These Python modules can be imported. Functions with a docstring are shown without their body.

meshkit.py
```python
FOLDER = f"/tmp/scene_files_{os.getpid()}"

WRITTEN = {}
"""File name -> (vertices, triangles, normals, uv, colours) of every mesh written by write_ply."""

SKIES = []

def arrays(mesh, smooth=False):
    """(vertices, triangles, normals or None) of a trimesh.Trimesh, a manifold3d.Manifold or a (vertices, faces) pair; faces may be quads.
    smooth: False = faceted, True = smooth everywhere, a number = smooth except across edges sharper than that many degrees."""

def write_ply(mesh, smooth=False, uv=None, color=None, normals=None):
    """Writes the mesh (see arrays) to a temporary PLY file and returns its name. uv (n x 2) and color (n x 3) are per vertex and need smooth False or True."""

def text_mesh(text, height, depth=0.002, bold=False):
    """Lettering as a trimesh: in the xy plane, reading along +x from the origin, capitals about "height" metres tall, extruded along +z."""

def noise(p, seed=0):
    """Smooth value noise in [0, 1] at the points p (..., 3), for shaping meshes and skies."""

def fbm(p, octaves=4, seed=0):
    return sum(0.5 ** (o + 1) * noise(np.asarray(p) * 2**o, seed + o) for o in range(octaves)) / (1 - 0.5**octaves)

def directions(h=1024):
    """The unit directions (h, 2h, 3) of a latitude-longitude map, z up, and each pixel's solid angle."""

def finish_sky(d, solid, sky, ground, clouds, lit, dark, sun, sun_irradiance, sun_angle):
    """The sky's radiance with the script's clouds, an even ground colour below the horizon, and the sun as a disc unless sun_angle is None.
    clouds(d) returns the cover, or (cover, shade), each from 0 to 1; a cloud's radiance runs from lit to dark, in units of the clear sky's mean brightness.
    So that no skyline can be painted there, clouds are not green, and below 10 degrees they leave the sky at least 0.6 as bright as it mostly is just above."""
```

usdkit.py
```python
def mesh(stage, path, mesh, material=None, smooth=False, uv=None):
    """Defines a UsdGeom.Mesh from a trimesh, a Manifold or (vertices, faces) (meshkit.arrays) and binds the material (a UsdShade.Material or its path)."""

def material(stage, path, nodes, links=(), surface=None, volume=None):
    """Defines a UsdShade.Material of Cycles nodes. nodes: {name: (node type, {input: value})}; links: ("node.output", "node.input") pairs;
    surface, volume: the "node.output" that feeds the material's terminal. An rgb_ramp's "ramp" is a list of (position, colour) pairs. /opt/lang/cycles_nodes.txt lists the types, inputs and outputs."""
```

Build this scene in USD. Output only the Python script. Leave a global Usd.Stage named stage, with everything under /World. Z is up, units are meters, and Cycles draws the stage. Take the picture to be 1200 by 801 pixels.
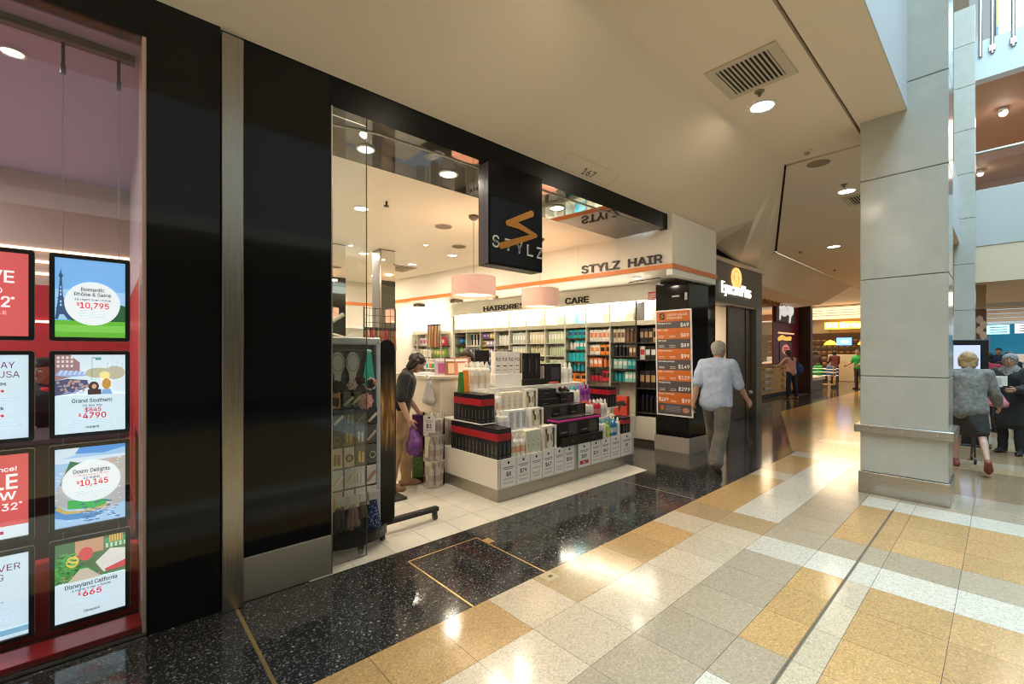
import math, random
import numpy as np, trimesh, usdkit, meshkit
from shapely.geometry import Polygon, box as sbox
from manifold3d import Manifold, OpType
from pxr import Usd, UsdGeom, UsdLux, UsdShade, Gf, Sdf, Vt

random.seed(7)
rng = np.random.default_rng(7)
stage = Usd.Stage.CreateInMemory()
UsdGeom.SetStageUpAxis(stage, UsdGeom.Tokens.z)
UsdGeom.SetStageMetersPerUnit(stage, 1.0)
UsdGeom.Xform.Define(stage, '/World')
UsdGeom.Scope.Define(stage, '/World/Looks')

# ------------------------------------------------------------------ camera, light, exposure
YAW = math.radians(47.7075)
FOCAL_PX, EYE = 522.6, 1.6
cam = UsdGeom.Camera.Define(stage, '/World/camera')
cam.CreateHorizontalApertureAttr(36.0)
cam.CreateVerticalApertureAttr(36.0 * 801 / 1200)
cam.CreateFocalLengthAttr(FOCAL_PX / 1200 * 36.0)
cam.CreateVerticalApertureOffsetAttr(12.56 / 1200 * 36.0)
cam.CreateClippingRangeAttr(Gf.Vec2f(0.05, 200))
cam.CreateExposureAttr(0.95)
fx, fy = math.cos(YAW), math.sin(YAW)
cam.AddTransformOp().Set(Gf.Matrix4d(fy, -fx, 0, 0, 0, 0, 1, 0, -fx, -fy, 0, 0, 0, 0, EYE, 1))

WARM = (1.0, 0.80, 0.58)
COOL = (0.55, 0.81, 1.0)
dome = UsdLux.DomeLight.Define(stage, '/World/daylight_sky')
dome.CreateIntensityAttr(0.10)
dome.CreateColorAttr(Gf.Vec3f(0.80, 0.92, 1.0))
sky = UsdLux.RectLight.Define(stage, '/World/atrium_skylight')     # glazed roof over the void beside the walkway
sky.CreateWidthAttr(22.0); sky.CreateHeightAttr(4.6); sky.CreateIntensityAttr(6.3)
sky.CreateColorAttr(Gf.Vec3f(*COOL))
sky.AddTranslateOp().Set((6.0, -2.2, 13.5))
LAMP = 52.0          # radiance of the corridor downlights
SHOP_LAMP = 190.0     # radiance of the shop downlights

# ------------------------------------------------------------------ helpers
def numbered(parent, name):
    p, k = f'{parent}/{name}', 0
    while stage.GetPrimAtPath(p):
        k += 1
        p = f'{parent}/{name}_{k:03d}'
    return p

_next = {}
def path_for(parent, name):
    base = f'{parent}/{name}'
    k = _next.get(base, 0)
    _next[base] = k + 1
    return base if k == 0 else f'{base}_{k:03d}'

def pth(x):
    return '/World' if x is None else (x if isinstance(x, str) else str(x.GetPath()))

def tag(prim, label=None, cat=None, group=None, kind=None):
    for k, v in (('label', label), ('category', cat), ('group', group), ('kind', kind)):
        if v:
            prim.SetCustomDataByKey(k, v)
    return prim

def obj(name, mesh, m, parent=None, smooth=False, label=None, cat=None, group=None, kind=None):
    if isinstance(mesh, list):
        mesh = trimesh.util.concatenate(mesh)
    g = usdkit.mesh(stage, path_for(pth(parent), name), mesh, m, smooth=smooth)
    return tag(g.GetPrim(), label, cat, group, kind)

def thing(name, label, cat, loc=(0, 0, 0), rotz=0.0, group=None, kind=None):
    x = UsdGeom.Xform.Define(stage, path_for('/World', name))
    x.AddTranslateOp().Set(tuple(float(c) for c in loc))
    x.AddRotateZOp().Set(float(rotz))
    return tag(x.GetPrim(), label, cat, group, kind)

_proto = {}
def item(key, name, builder, label, cat, loc, rotz=0.0, group=None):
    """the first of a kind is built, the others reference it"""
    t = thing(name, label, cat, loc, rotz, group)
    if key not in _proto:
        builder(t)
        _proto[key] = t.GetPath()
    else:
        t.GetReferences().AddInternalReference(_proto[key])
        t.SetInstanceable(True)
    return t

# ---- materials
_mats = {}
def mat(color, rough=0.5, metal=0.0, spec=0.5, emit=0.0, ecol=None, vary=0.0, bump=0.0, bscale=60.0, grain=0.0, gscale=20.0, coat=0.0, trans=0.0, sheen=0.0):
    key = (tuple(color), rough, metal, spec, emit, ecol, vary, bump, bscale, grain, gscale, coat, trans, sheen)
    if key in _mats:
        return _mats[key]
    p = f'/World/Looks/look_{len(_mats):03d}'
    n = {'p': ('principled_bsdf', {'base_color': color, 'roughness': rough, 'metallic': metal, 'specular_ior_level': spec, 'coat_weight': coat, 'transmission_weight': trans, 'sheen_weight': sheen})}
    l = []
    if emit:
        n['p'][1]['emission_color'] = ecol or color
        n['p'][1]['emission_strength'] = emit
    if vary or grain:
        c = np.array(color, float)
        n['g'] = ('geometry', {})
        n['nz'] = ('noise_texture', {'scale': gscale, 'detail': 3.0})
        n['r'] = ('rgb_ramp', {'ramp': [(0.3, tuple(c * (1 - grain))), (0.7, tuple(np.minimum(c * (1 + grain), 1)))]})
        l += [('g.position', 'nz.vector'), ('nz.fac', 'r.fac')]
        if vary:
            n['oi'] = ('object_info', {})
            n['h'] = ('hsv', {'saturation': 1.0})
            n['mr'] = ('map_range', {'from_min': 0.0, 'from_max': 1.0, 'to_min': 1 - vary, 'to_max': 1 + vary})
            l += [('oi.random', 'mr.value'), ('mr.result', 'h.value'), ('r.color', 'h.color'), ('h.color', 'p.base_color')]
        else:
            l += [('r.color', 'p.base_color')]
    if bump:
        n['g2'] = ('geometry', {})
        n['bn'] = ('noise_texture', {'scale': bscale, 'detail': 2.0})
        n['b'] = ('bump', {'strength': bump, 'distance': 0.01})
        l += [('g2.position', 'bn.vector'), ('bn.fac', 'b.height'), ('b.normal', 'p.normal')]
    _mats[key] = usdkit.material(stage, p, n, l, surface='p.BSDF')
    return _mats[key]

def srgb(h):
    c = [int(h[i:i + 2], 16) / 255 for i in (0, 2, 4)]
    return tuple(x / 12.92 if x <= 0.04045 else ((x + 0.055) / 1.055) ** 2.4 for x in c)

def glow(color, k=1.0):
    return mat(color, rough=0.6, emit=k)

def terrazzo(name, col, chip_lo, chip_hi, rough=0.13):
    c = np.array(col)
    n = {'g': ('geometry', {}), 'v': ('voronoi_texture', {'scale': 130.0}), 's': ('separate_color', {}),
         'r': ('rgb_ramp', {'ramp': [(0.0, tuple(c * chip_lo)), (0.25, tuple(c * 0.95)), (0.75, tuple(c * 1.04)), (1.0, tuple(np.minimum(c * chip_hi, 0.9)))]}),
         'oi': ('object_info', {}), 'mr': ('map_range', {'to_min': 0.92, 'to_max': 1.06}), 'h': ('hsv', {}),
         'nz': ('noise_texture', {'scale': 1.7, 'detail': 3.0}), 'rr': ('map_range', {'to_min': rough * 0.7, 'to_max': rough * 1.5}),
         'p': ('principled_bsdf', {'roughness': rough, 'specular_ior_level': 0.55})}
    l = [('g.position', 'v.vector'), ('v.color', 's.color'), ('s.r', 'r.fac'), ('oi.random', 'mr.value'), ('mr.result', 'h.value'), ('r.color', 'h.color'),
         ('h.color', 'p.base_color'), ('g.position', 'nz.vector'), ('nz.fac', 'rr.value'), ('rr.result', 'p.roughness')]
    return usdkit.material(stage, f'/World/Looks/{name}', n, l, surface='p.BSDF')

TERR = {'yellow': terrazzo('terrazzo_yellow', (0.52, 0.31, 0.125), 0.72, 1.35), 'tan': terrazzo('terrazzo_tan', (0.44, 0.30, 0.155), 0.75, 1.3),
        'pale': terrazzo('terrazzo_pale', (0.60, 0.475, 0.325), 0.75, 1.2), 'white': terrazzo('terrazzo_white', (0.64, 0.565, 0.45), 0.68, 1.2),
        'taupe': terrazzo('terrazzo_taupe', (0.42, 0.325, 0.22), 0.78, 1.25),
        'brown': terrazzo('terrazzo_shaded', (0.30, 0.20, 0.11), 0.78, 1.25)}  # brown: shade on the floor beyond the column, put into the tile colour

def black_terrazzo():
    n = {'g': ('geometry', {}), 'nz': ('noise_texture', {'scale': 70.0, 'detail': 1.0}), 'mx': ('mix_vector', {'fac': 0.012}),
         'v': ('voronoi_texture', {'scale': 52.0}), 's': ('separate_color', {}), 'thr': ('map_range', {'from_min': 0.0, 'from_max': 1.0, 'to_min': -0.40, 'to_max': 0.40}),
         'lt': ('math', {'math_type': 'less_than'}),
         'v2': ('voronoi_texture', {'scale': 150.0}), 's2': ('separate_color', {}), 'gt': ('math', {'math_type': 'greater_than', 'value2': 0.86}),
         'tone': ('rgb_ramp', {'ramp': [(0.0, (0.08, 0.08, 0.075)), (0.6, (0.19, 0.185, 0.17)), (1.0, (0.40, 0.385, 0.36))]}),
         'm1': ('mix', {'color1': (0.026, 0.025, 0.024)}), 'm2': ('mix', {'color2': (0.13, 0.127, 0.12)}),
         'p': ('principled_bsdf', {'roughness': 0.10, 'specular_ior_level': 0.55})}
    l = [('g.position', 'nz.vector'), ('g.position', 'mx.a'), ('nz.color', 'mx.b'), ('mx.result', 'v.vector'), ('v.color', 's.color'), ('s.r', 'thr.value'), ('v.distance', 'lt.value1'), ('thr.result', 'lt.value2'),
         ('g.position', 'v2.vector'), ('v2.color', 's2.color'), ('s2.r', 'gt.value1'), ('s.g', 'tone.fac'),
         ('gt.value', 'm2.fac'), ('m2.color', 'm1.color1'), ('lt.value', 'm1.fac'), ('tone.color', 'm1.color2'), ('m1.color', 'p.base_color')]
    n['m2'][1]['color1'] = (0.026, 0.025, 0.024)
    return usdkit.material(stage, '/World/Looks/black_terrazzo', n, l, surface='p.BSDF')
BLACK_TERR = black_terrazzo()

def brushed(name, col, rough, stretch):
    n = {'g': ('geometry', {}), 'mp': ('mapping', {'scale': stretch}), 'nz': ('noise_texture', {'scale': 1.0, 'detail': 4.0}),
         'mr': ('map_range', {'to_min': rough * 0.75, 'to_max': rough * 1.3}), 'b': ('bump', {'strength': 0.04, 'distance': 0.002}),
         'p': ('principled_bsdf', {'base_color': col, 'metallic': 1.0})}
    l = [('g.position', 'mp.vector'), ('mp.vector', 'nz.vector'), ('nz.fac', 'mr.value'), ('mr.result', 'p.roughness'), ('nz.fac', 'b.height'), ('b.normal', 'p.normal')]
    return usdkit.material(stage, f'/World/Looks/{name}', n, l, surface='p.BSDF')
STEEL = brushed('brushed_steel', (0.52, 0.49, 0.44), 0.26, (6, 6, 260))
STEEL_V = brushed('brushed_steel_upright', (0.42, 0.39, 0.35), 0.26, (260, 260, 3))
PLINTH = brushed('satin_plinth_metal', (0.42, 0.40, 0.35), 0.4, (5, 5, 200))

def clear_glass(name, tint, f0=1.5):
    n = {'t': ('transparent_bsdf', {'color': tint}), 'g': ('glossy_bsdf', {'roughness': 0.0, 'color': (1, 1, 1)}), 'f': ('fresnel', {'IOR': f0}), 'm': ('mix_closure', {})}
    return usdkit.material(stage, f'/World/Looks/{name}', n, [('f.fac', 'm.fac'), ('t.BSDF', 'm.closure1'), ('g.BSDF', 'm.closure2')], surface='m.closure')
GLASS = clear_glass('window_glass', (0.95, 0.97, 0.96), 1.6)

BLACK = mat((0.008, 0.008, 0.009), 0.06, spec=0.3, grain=0.3, gscale=400)
BLACK_SATIN = mat((0.008, 0.008, 0.008), 0.3, spec=0.12)
BLACK_MATT = mat((0.02, 0.019, 0.018), 0.6)
SOFFIT = mat((0.035, 0.028, 0.024), 0.03, spec=0.9)
CEIL = mat((0.84, 0.71, 0.56), 0.8, bump=0.03, bscale=30)
CEIL_SHOP = mat((0.84, 0.76, 0.64), 0.75)
PAINT = mat((0.80, 0.75, 0.67), 0.55)
CREAM = mat((0.82, 0.79, 0.70), 0.5)
WHITE = mat((0.85, 0.84, 0.81), 0.4)
WHITE_G = mat((0.86, 0.85, 0.82), 0.18)
ORANGE = mat((0.72, 0.20, 0.035), 0.4)
DARK = mat((0.03, 0.028, 0.026), 0.5)
GREY = mat((0.30, 0.30, 0.30), 0.5)
CHROME = mat((0.8, 0.8, 0.8), 0.12, metal=1.0)
BRASS = mat((0.62, 0.43, 0.17), 0.3, metal=0.75)
INK = mat((0.02, 0.02, 0.022), 0.5)
GROUT = mat((0.07, 0.06, 0.05), 0.7)

# ---- meshes
_S = np.array([(a, b, c) for a in (-1, 1) for b in (-1, 1) for c in (-1, 1)], float)
def _cbox_topology():
    v = np.array([[s[j] * (1.0 if j != k else 1.0) - (0.1 * s[j] if j != k else 0) for j in range(3)] for s in _S for k in range(3)])
    h = trimesh.convex.convex_hull(v)
    idx = [int(np.argmin(np.linalg.norm(v - p, axis=1))) for p in h.vertices]
    return np.array(idx)[h.faces]
_CF = _cbox_topology()
def cbox(lo, hi, c=0.004):
    """box with chamfered edges"""
    lo, hi = np.minimum(lo, hi).astype(float), np.maximum(lo, hi).astype(float)
    m, e = (lo + hi) / 2, (hi - lo) / 2
    c = min(c, e.min() * 0.45)
    v = np.array([[s[j] * (e[j] if j == k else e[j] - c) for j in range(3)] for s in _S for k in range(3)])
    return trimesh.Trimesh(m + v, _CF, process=False)

def box(lo, hi):
    lo, hi = np.minimum(lo, hi).astype(float), np.maximum(lo, hi).astype(float)
    b = trimesh.creation.box(hi - lo); b.apply_translation((lo + hi) / 2)
    return b

def cyl(p0, p1, r, n=16, r1=None):
    p0, p1 = np.array(p0, float), np.array(p1, float)
    d = p1 - p0; L = np.linalg.norm(d); d /= L
    a = np.array([1, 0, 0]) if abs(d[0]) < 0.9 else np.array([0, 1, 0])
    u = np.cross(d, a); u /= np.linalg.norm(u); w = np.cross(d, u)
    t = np.linspace(0, 2 * np.pi, n, endpoint=False)
    ring = np.outer(np.cos(t), u) + np.outer(np.sin(t), w)
    r1 = r if r1 is None else r1
    v = np.vstack([p0 + ring * r, p1 + ring * r1, p0, p1])
    f = []
    for i in range(n):
        j = (i + 1) % n
        f += [(i, j, n + j), (i, n + j, n + i), (2 * n, j, i), (2 * n + 1, n + i, n + j)]
    return trimesh.Trimesh(v, f, process=False)

def lathe(prof, n=20, at=(0, 0, 0)):
    """prof: (radius, height) from the bottom up, closed on the axis"""
    prof = [(0.0, prof[0][1])] + list(prof) + [(0.0, prof[-1][1])]
    m = trimesh.creation.revolve(np.array(prof), sections=n)
    m.apply_translation(at)
    return m

def tube(pts, r, n=8):
    pts = np.array(pts, float)
    m = []
    for a, b in zip(pts[:-1], pts[1:]):
        m.append(cyl(a, b, r, n))
    return trimesh.util.concatenate(m)

def frame_mesh(origin, ux, uy, m):
    """puts a mesh made in the xy plane (thickness along +z) at origin, x along ux and y along uy"""
    ux, uy = np.array(ux, float), np.array(uy, float)
    T = np.eye(4); T[:3, 0], T[:3, 1], T[:3, 2], T[:3, 3] = ux, uy, np.cross(ux, uy), origin
    m = m.copy(); m.apply_transform(T)
    return m

def prism(poly, depth):
    if not hasattr(poly, 'geom_type'):
        poly = Polygon(poly)
    if not poly.is_valid:
        poly = poly.buffer(0)
    ps = [g for g in getattr(poly, 'geoms', [poly]) if g.geom_type == 'Polygon' and g.area > 1e-9]
    return trimesh.util.concatenate([trimesh.creation.extrude_polygon(p, depth, engine='earcut') for p in ps])

_txt = {}
def text(s, h, bold=False, width=None, align='l', depth=0.002):
    k = (s, bold)
    if k not in _txt:
        _txt[k] = meshkit.text_mesh(s, 1.0, 1.0, bold)
    m = _txt[k].copy()
    b = m.bounds
    sx = h if width is None else width / (b[1, 0] - b[0, 0])
    m.apply_scale((sx, h, depth))
    b = m.bounds
    dx = {'l': -b[0, 0], 'c': -(b[0, 0] + b[1, 0]) / 2, 'r': -b[1, 0]}[align]
    m.apply_translation((dx, 0, 0))
    return m

def slab(pts, up=(0, 0, 0.06)):
    """a flat or folded sheet given by its lower face (triangle fan), thickened along up"""
    pts = np.array(pts, float); n = len(pts)
    v = np.vstack([pts, pts + np.array(up)])
    f = []
    for i in range(1, n - 1):
        f += [(0, i + 1, i), (n, n + i, n + i + 1)]
    for i in range(n):
        j = (i + 1) % n
        f += [(i, j, n + j), (i, n + j, n + i)]
    m = trimesh.Trimesh(v, f, process=False)
    trimesh.repair.fix_normals(m)
    return m

def ellipse(cx, cy, rx, ry, n=40):
    t = np.linspace(0, 2 * np.pi, n, endpoint=False)
    return Polygon(np.c_[cx + rx * np.cos(t), cy + ry * np.sin(t)])

def rrect(x0, y0, x1, y1, r):
    return sbox(x0 + r, y0 + r, x1 - r, y1 - r).buffer(r, quad_segs=6)

Z3 = (0, 0, 1)

# ------------------------------------------------------------------ floor
fl = thing('floor', 'glossy terrazzo mall floor in yellow, tan, taupe and white squares', 'floor', kind='structure')
obj('bed', box((-7, -12, -0.08), (50, 10, -0.006)), GROUT, fl)
EDGE = [(-8.0, 2.245), (8.08, 2.245), (13.57, 4.05), (60, 4.05)]          # where the black border meets the light floor
light_region = Polygon([(-8, -12)] + EDGE + [(60, -12)])
dark_region = Polygon([(-8, 12)] + EDGE + [(60, 12)])
drain = sbox(-8, 0.736, 5.95, 0.754)
def tile_tone(x, y):
    if y > 1.83:
        for lim, c in ((1.85, 'yellow'), (2.24, 'pale'), (2.64, 'tan'), (3.86, 'yellow'), (4.27, 'pale'), (4.68, 'tan'), (6.09, 'yellow'), (6.5, 'pale'), (7.92, 'yellow'), (8.35, 'pale'), (9.6, 'yellow'), (10.1, 'pale'), (12, 'tan'), (12.5, 'pale'), (99, 'yellow')):
            if x < lim: return c
    if y > 1.41:
        for lim, c in ((4.27, 'pale'), (4.68, 'tan'), (7.92, 'white'), (8.35, 'pale'), (9.6, 'yellow'), (10.1, 'pale'), (12, 'tan'), (12.5, 'pale'), (99, 'yellow')):
            if x < lim: return c
    if y > 1.0:
        for lim, c in ((3.86, 'taupe'), (4.27, 'white'), (7.92, 'taupe'), (8.35, 'pale'), (9.2, 'yellow'), (9.7, 'white'), (12, 'tan'), (12.5, 'pale'), (99, 'yellow')):
            if x < lim: return c
    if y > 0.75:
        for lim, c in ((2.24, 'white'), (2.65, 'taupe'), (3.86, 'yellow'), (4.27, 'white'), (4.68, 'taupe'), (5.89, 'yellow'), (6.3, 'white'), (8, 'taupe')):
            if x < lim: return c
    if y > 0.6 and x < 3.86:
        return 'pale'
    for lim, c in ((3.86, 'yellow'), (4.27, 'white'), (4.68, 'taupe'), (5.89, 'yellow'), (6.3, 'white'), (7.1, 'taupe'), (8.7, 'brown'), (9.1, 'tan'), (9.6, 'taupe'), (11.0, 'brown'), (11.5, 'tan'), (12.0, 'taupe'), (14.5, 'brown'), (15.0, 'white'), (18, 'tan'), (18.7, 'white'), (99, 'tan')):  # tones beyond the column are darkened to stand for shade there
        if x < lim: return c
GAP = 0.0013
xs = [1.425 + 0.4053 * k for k in range(-3, 24)]
ys = [2.26, 1.83, 1.415, 1.005, 0.745, 0.605, 0.2, -0.2, -0.6]
tiles = []
for x0, x1 in zip(xs[:-1], xs[1:]):
    for y1, y0 in zip(ys[:-1], ys[1:]):
        c = sbox(x0 + GAP, y0 + GAP, x1 - GAP, y1 - GAP).intersection(light_region.buffer(-GAP)).difference(drain)
        if c.area > 1e-4:
            tiles.append((math.hypot((x0 + x1) / 2, (y0 + y1) / 2), c, tile_tone((x0 + x1) / 2, (y0 + y1) / 2)))
tiles.sort(key=lambda t: t[0])
def tile_mesh(poly, z0=-0.006, z1=0.0):
    if abs(poly.area - poly.envelope.area) < 1e-6:
        a, b, c, d = poly.bounds
        return box((a, b, z0), (c, d, z1))
    m = prism(poly, z1 - z0); m.apply_translation((0, 0, z0)); return m
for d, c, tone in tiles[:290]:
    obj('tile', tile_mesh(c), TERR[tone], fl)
# the rest of the light floor, too far or too oblique to pick tiles apart: one part
def attr_terrazzo():
    n = {'a': ('attribute', {'attribute': 'tint'}), 'g': ('geometry', {}), 'v': ('voronoi_texture', {'scale': 90.0}), 's': ('separate_color', {}), 'mr': ('map_range', {'to_min': 0.9, 'to_max': 1.1}), 'h': ('hsv', {}),
         'p': ('principled_bsdf', {'roughness': 0.14, 'specular_ior_level': 0.55})}
    return usdkit.material(stage, '/World/Looks/terrazzo_far', n, [('g.position', 'v.vector'), ('v.color', 's.color'), ('s.r', 'mr.value'), ('mr.result', 'h.value'), ('a.color', 'h.color'), ('h.color', 'p.base_color')], surface='p.BSDF')
TONE = {'brown': (0.30, 0.20, 0.11), 'yellow': (0.50, 0.31, 0.125), 'tan': (0.42, 0.30, 0.15), 'pale': (0.60, 0.49, 0.35), 'white': (0.66, 0.60, 0.50), 'taupe': (0.36, 0.295, 0.205)}  # brown carries the floor shade beyond the column as colour
far, tint = [], []
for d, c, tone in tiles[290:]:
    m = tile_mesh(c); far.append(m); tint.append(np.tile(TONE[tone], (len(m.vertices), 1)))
cells = [(x, y) for x in np.arange(xs[-1], 46, 0.8106) for y in np.arange(-1.4, 4.2, 0.8106)] 
done = sbox(xs[0], ys[-1], xs[-1], ys[0])
for (x, y) in cells + [(x, y) for x in np.arange(-3, xs[-1], 0.8106) for y in np.arange(-4.65, -0.59, 0.8106)] + [(x, y) for x in np.arange(-3, 0.2, 0.8106) for y in np.arange(-0.6, 2.2, 0.8106)] + [(x, y) for x in [xs[-1] - 0.8106 * k for k in (1, 2, 3, 4)] for y in (2.26, 3.0706)]:
    c = sbox(x + 0.002, y + 0.002, x + 0.8086, y + 0.8086).intersection(light_region.buffer(-0.002)).difference(done)
    if c.area < 0.01: continue
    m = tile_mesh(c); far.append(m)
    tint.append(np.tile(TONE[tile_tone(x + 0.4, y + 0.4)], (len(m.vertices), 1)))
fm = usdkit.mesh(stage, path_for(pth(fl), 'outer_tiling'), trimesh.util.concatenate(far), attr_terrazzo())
UsdGeom.PrimvarsAPI(fm).CreatePrimvar('tint', Sdf.ValueTypeNames.Color3fArray, 'vertex').Set(Vt.Vec3fArray.FromNumpy(np.vstack(tint).astype(np.float32)))
tag(fm.GetPrim(), kind='stuff')
obj('drain_channel', [box((-7, 0.7375, -0.006), (5.95, 0.7435, -0.0008)), box((-7, 0.7465, -0.006), (5.95, 0.7525, -0.0008))], mat((0.20, 0.155, 0.10), 0.4), fl, label='narrow brownish drain channel')

fb = thing('floor', 'polished black terrazzo border with white chips along the shopfronts', 'floor', kind='structure')
bx = [-1.6, -1.0, -0.4, 0.19, 0.6, 1.016, 1.712, 2.368, 3.0, 3.6, 4.2, 4.76, 5.4, 6.0, 6.6, 7.2, 7.8, 8.4, 9.2, 10.2, 11.2, 12.4, 13.8, 15.4, 17.4, 20, 24, 30, 40]
by = [2.2, 2.66, 3.06, 3.256, 3.62, 4.2, 4.9, 5.8, 7.2, 9]
shop_white = Polygon([(1.0, 3.256), (5.46, 3.256), (5.54, 3.62), (5.6, 4.7), (5.6, 11), (1.0, 11)])
for x0, x1 in zip(bx[:-1], bx[1:]):
    for y0, y1 in zip(by[:-1], by[1:]):
        if y1 > 3.3 and x1 < 5.45: continue
        c = sbox(x0 + GAP, y0 + GAP, x1 - GAP, y1 - GAP).intersection(dark_region.buffer(-GAP)).difference(shop_white)
        if c.area > 0.003:
            obj('tile', tile_mesh(c), BLACK_TERR, fb)
def strip(p, q, w, m, parent, name='brass_strip', z=0.0008):
    p, q = np.array(p, float), np.array(q, float); d = (q - p) / np.linalg.norm(q - p); n = np.array([-d[1], d[0]]) * w / 2
    mm = prism([p + n, p - n, q - n, q + n], 0.0016); mm.apply_translation((0, 0, z - 0.0014))
    return obj(name, mm, m, parent)
strip((0.602, 2.245), (0.602, 3.25), 0.018, BRASS, fb)
strip((1.712, 2.245), (1.712, 3.062), 0.012, BRASS, fb)
strip((2.37, 2.245), (2.37, 3.062), 0.012, BRASS, fb)
strip((1.706, 3.062), (2.376, 3.062), 0.012, BRASS, fb)
strip((4.76, 2.245), (4.76, 3.25), 0.006, mat((0.45, 0.35, 0.22), 0.4), fb, 'joint_strip')
obj('floor_socket_cover', [cbox((2.37, 2.9, -0.001), (2.44, 2.99, 0.002), 0.001)], BRASS, fb)
obj('floor_socket_cover', [cbox((2.29, 2.13, -0.001), (2.40, 2.235, 0.0015), 0.001)], mat((0.50, 0.38, 0.2), 0.25), fb)
obj('socket_slot', [box((2.335, 2.165, 0.001), (2.37, 2.19, 0.002))], DARK, fb)

fw = thing('floor', 'off-white square ceramic tile floor inside the hair shop', 'floor', kind='structure')
TILE_W = mat((0.80, 0.77, 0.69), 0.25, vary=0.05, grain=0.04, gscale=9)
wx = [1.05 + 0.33 * k for k in range(0, 16)]
wy = [3.258, 3.56, 3.89, 4.22, 4.55, 4.88, 5.21, 5.54, 5.87]
for x0, x1 in zip(wx[:-1], wx[1:]):
    for y0, y1 in zip(wy[:-1], wy[1:]):
        c = sbox(x0 + 0.002, y0 + 0.002, x1 - 0.002, y1 - 0.002).intersection(shop_white)
        if c.area < 0.002: continue
        if y0 > 3.6 and x0 > 3.15: continue
        obj('tile', tile_mesh(c), TILE_W, fw)
rest = [tile_mesh(sbox(x0 + 0.002, y0 + 0.002, x1 - 0.002, y1 - 0.002)) for x0, x1 in zip(wx[:-1], wx[1:]) for y0, y1 in [(5.87 + 0.33 * k, 6.2 + 0.33 * k) for k in range(15)]]
rest += [tile_mesh(sbox(3.15, 3.63, 5.5, 5.87))]
obj('rear_tiling', rest, TILE_W, fw, kind='stuff')

# ------------------------------------------------------------------ corridor ceiling
ce = thing('ceiling', 'flat beige plasterboard ceiling over the walkway with recessed joints', 'ceiling', kind='structure')
ZC = 4.24
obj('panel', slab([(-8, 1.16, ZC), (7.085, 1.16, ZC), (7.055, 2.067, ZC), (-8, 2.067, ZC)]), CEIL, ce)
obj('panel', slab([(-8, 0.70, ZC), (7.10, 0.70, ZC), (7.10, 1.13, ZC), (-8, 1.13, ZC)]), CEIL, ce)
obj('panel', slab([(7.11, 0.70, ZC), (16.5, 0.70, ZC), (46, 0.7, ZC), (46, 4.0, ZC), (13.05, 3.99, ZC), (7.14, 2.06, ZC)]), CEIL, ce)
obj('panel', slab([(21.9, 4.005, ZC), (46, 4.005, ZC), (46, 14, ZC), (19.9, 14, ZC), (19.9, 5.6, ZC)]), CEIL, ce)
obj('joint_backing', box((-8, 0.72, ZC + 0.045), (8, 2.1, ZC + 0.1)), mat((0.16, 0.13, 0.1), 0.8), ce)
obj('joint_backing', slab([(7.0, 1.9, ZC + 0.05), (13.4, 3.7, ZC + 0.05), (13.0, 4.2, ZC + 0.05), (6.9, 2.3, ZC + 0.05)]), mat((0.05, 0.04, 0.03), 0.8), ce)

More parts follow.
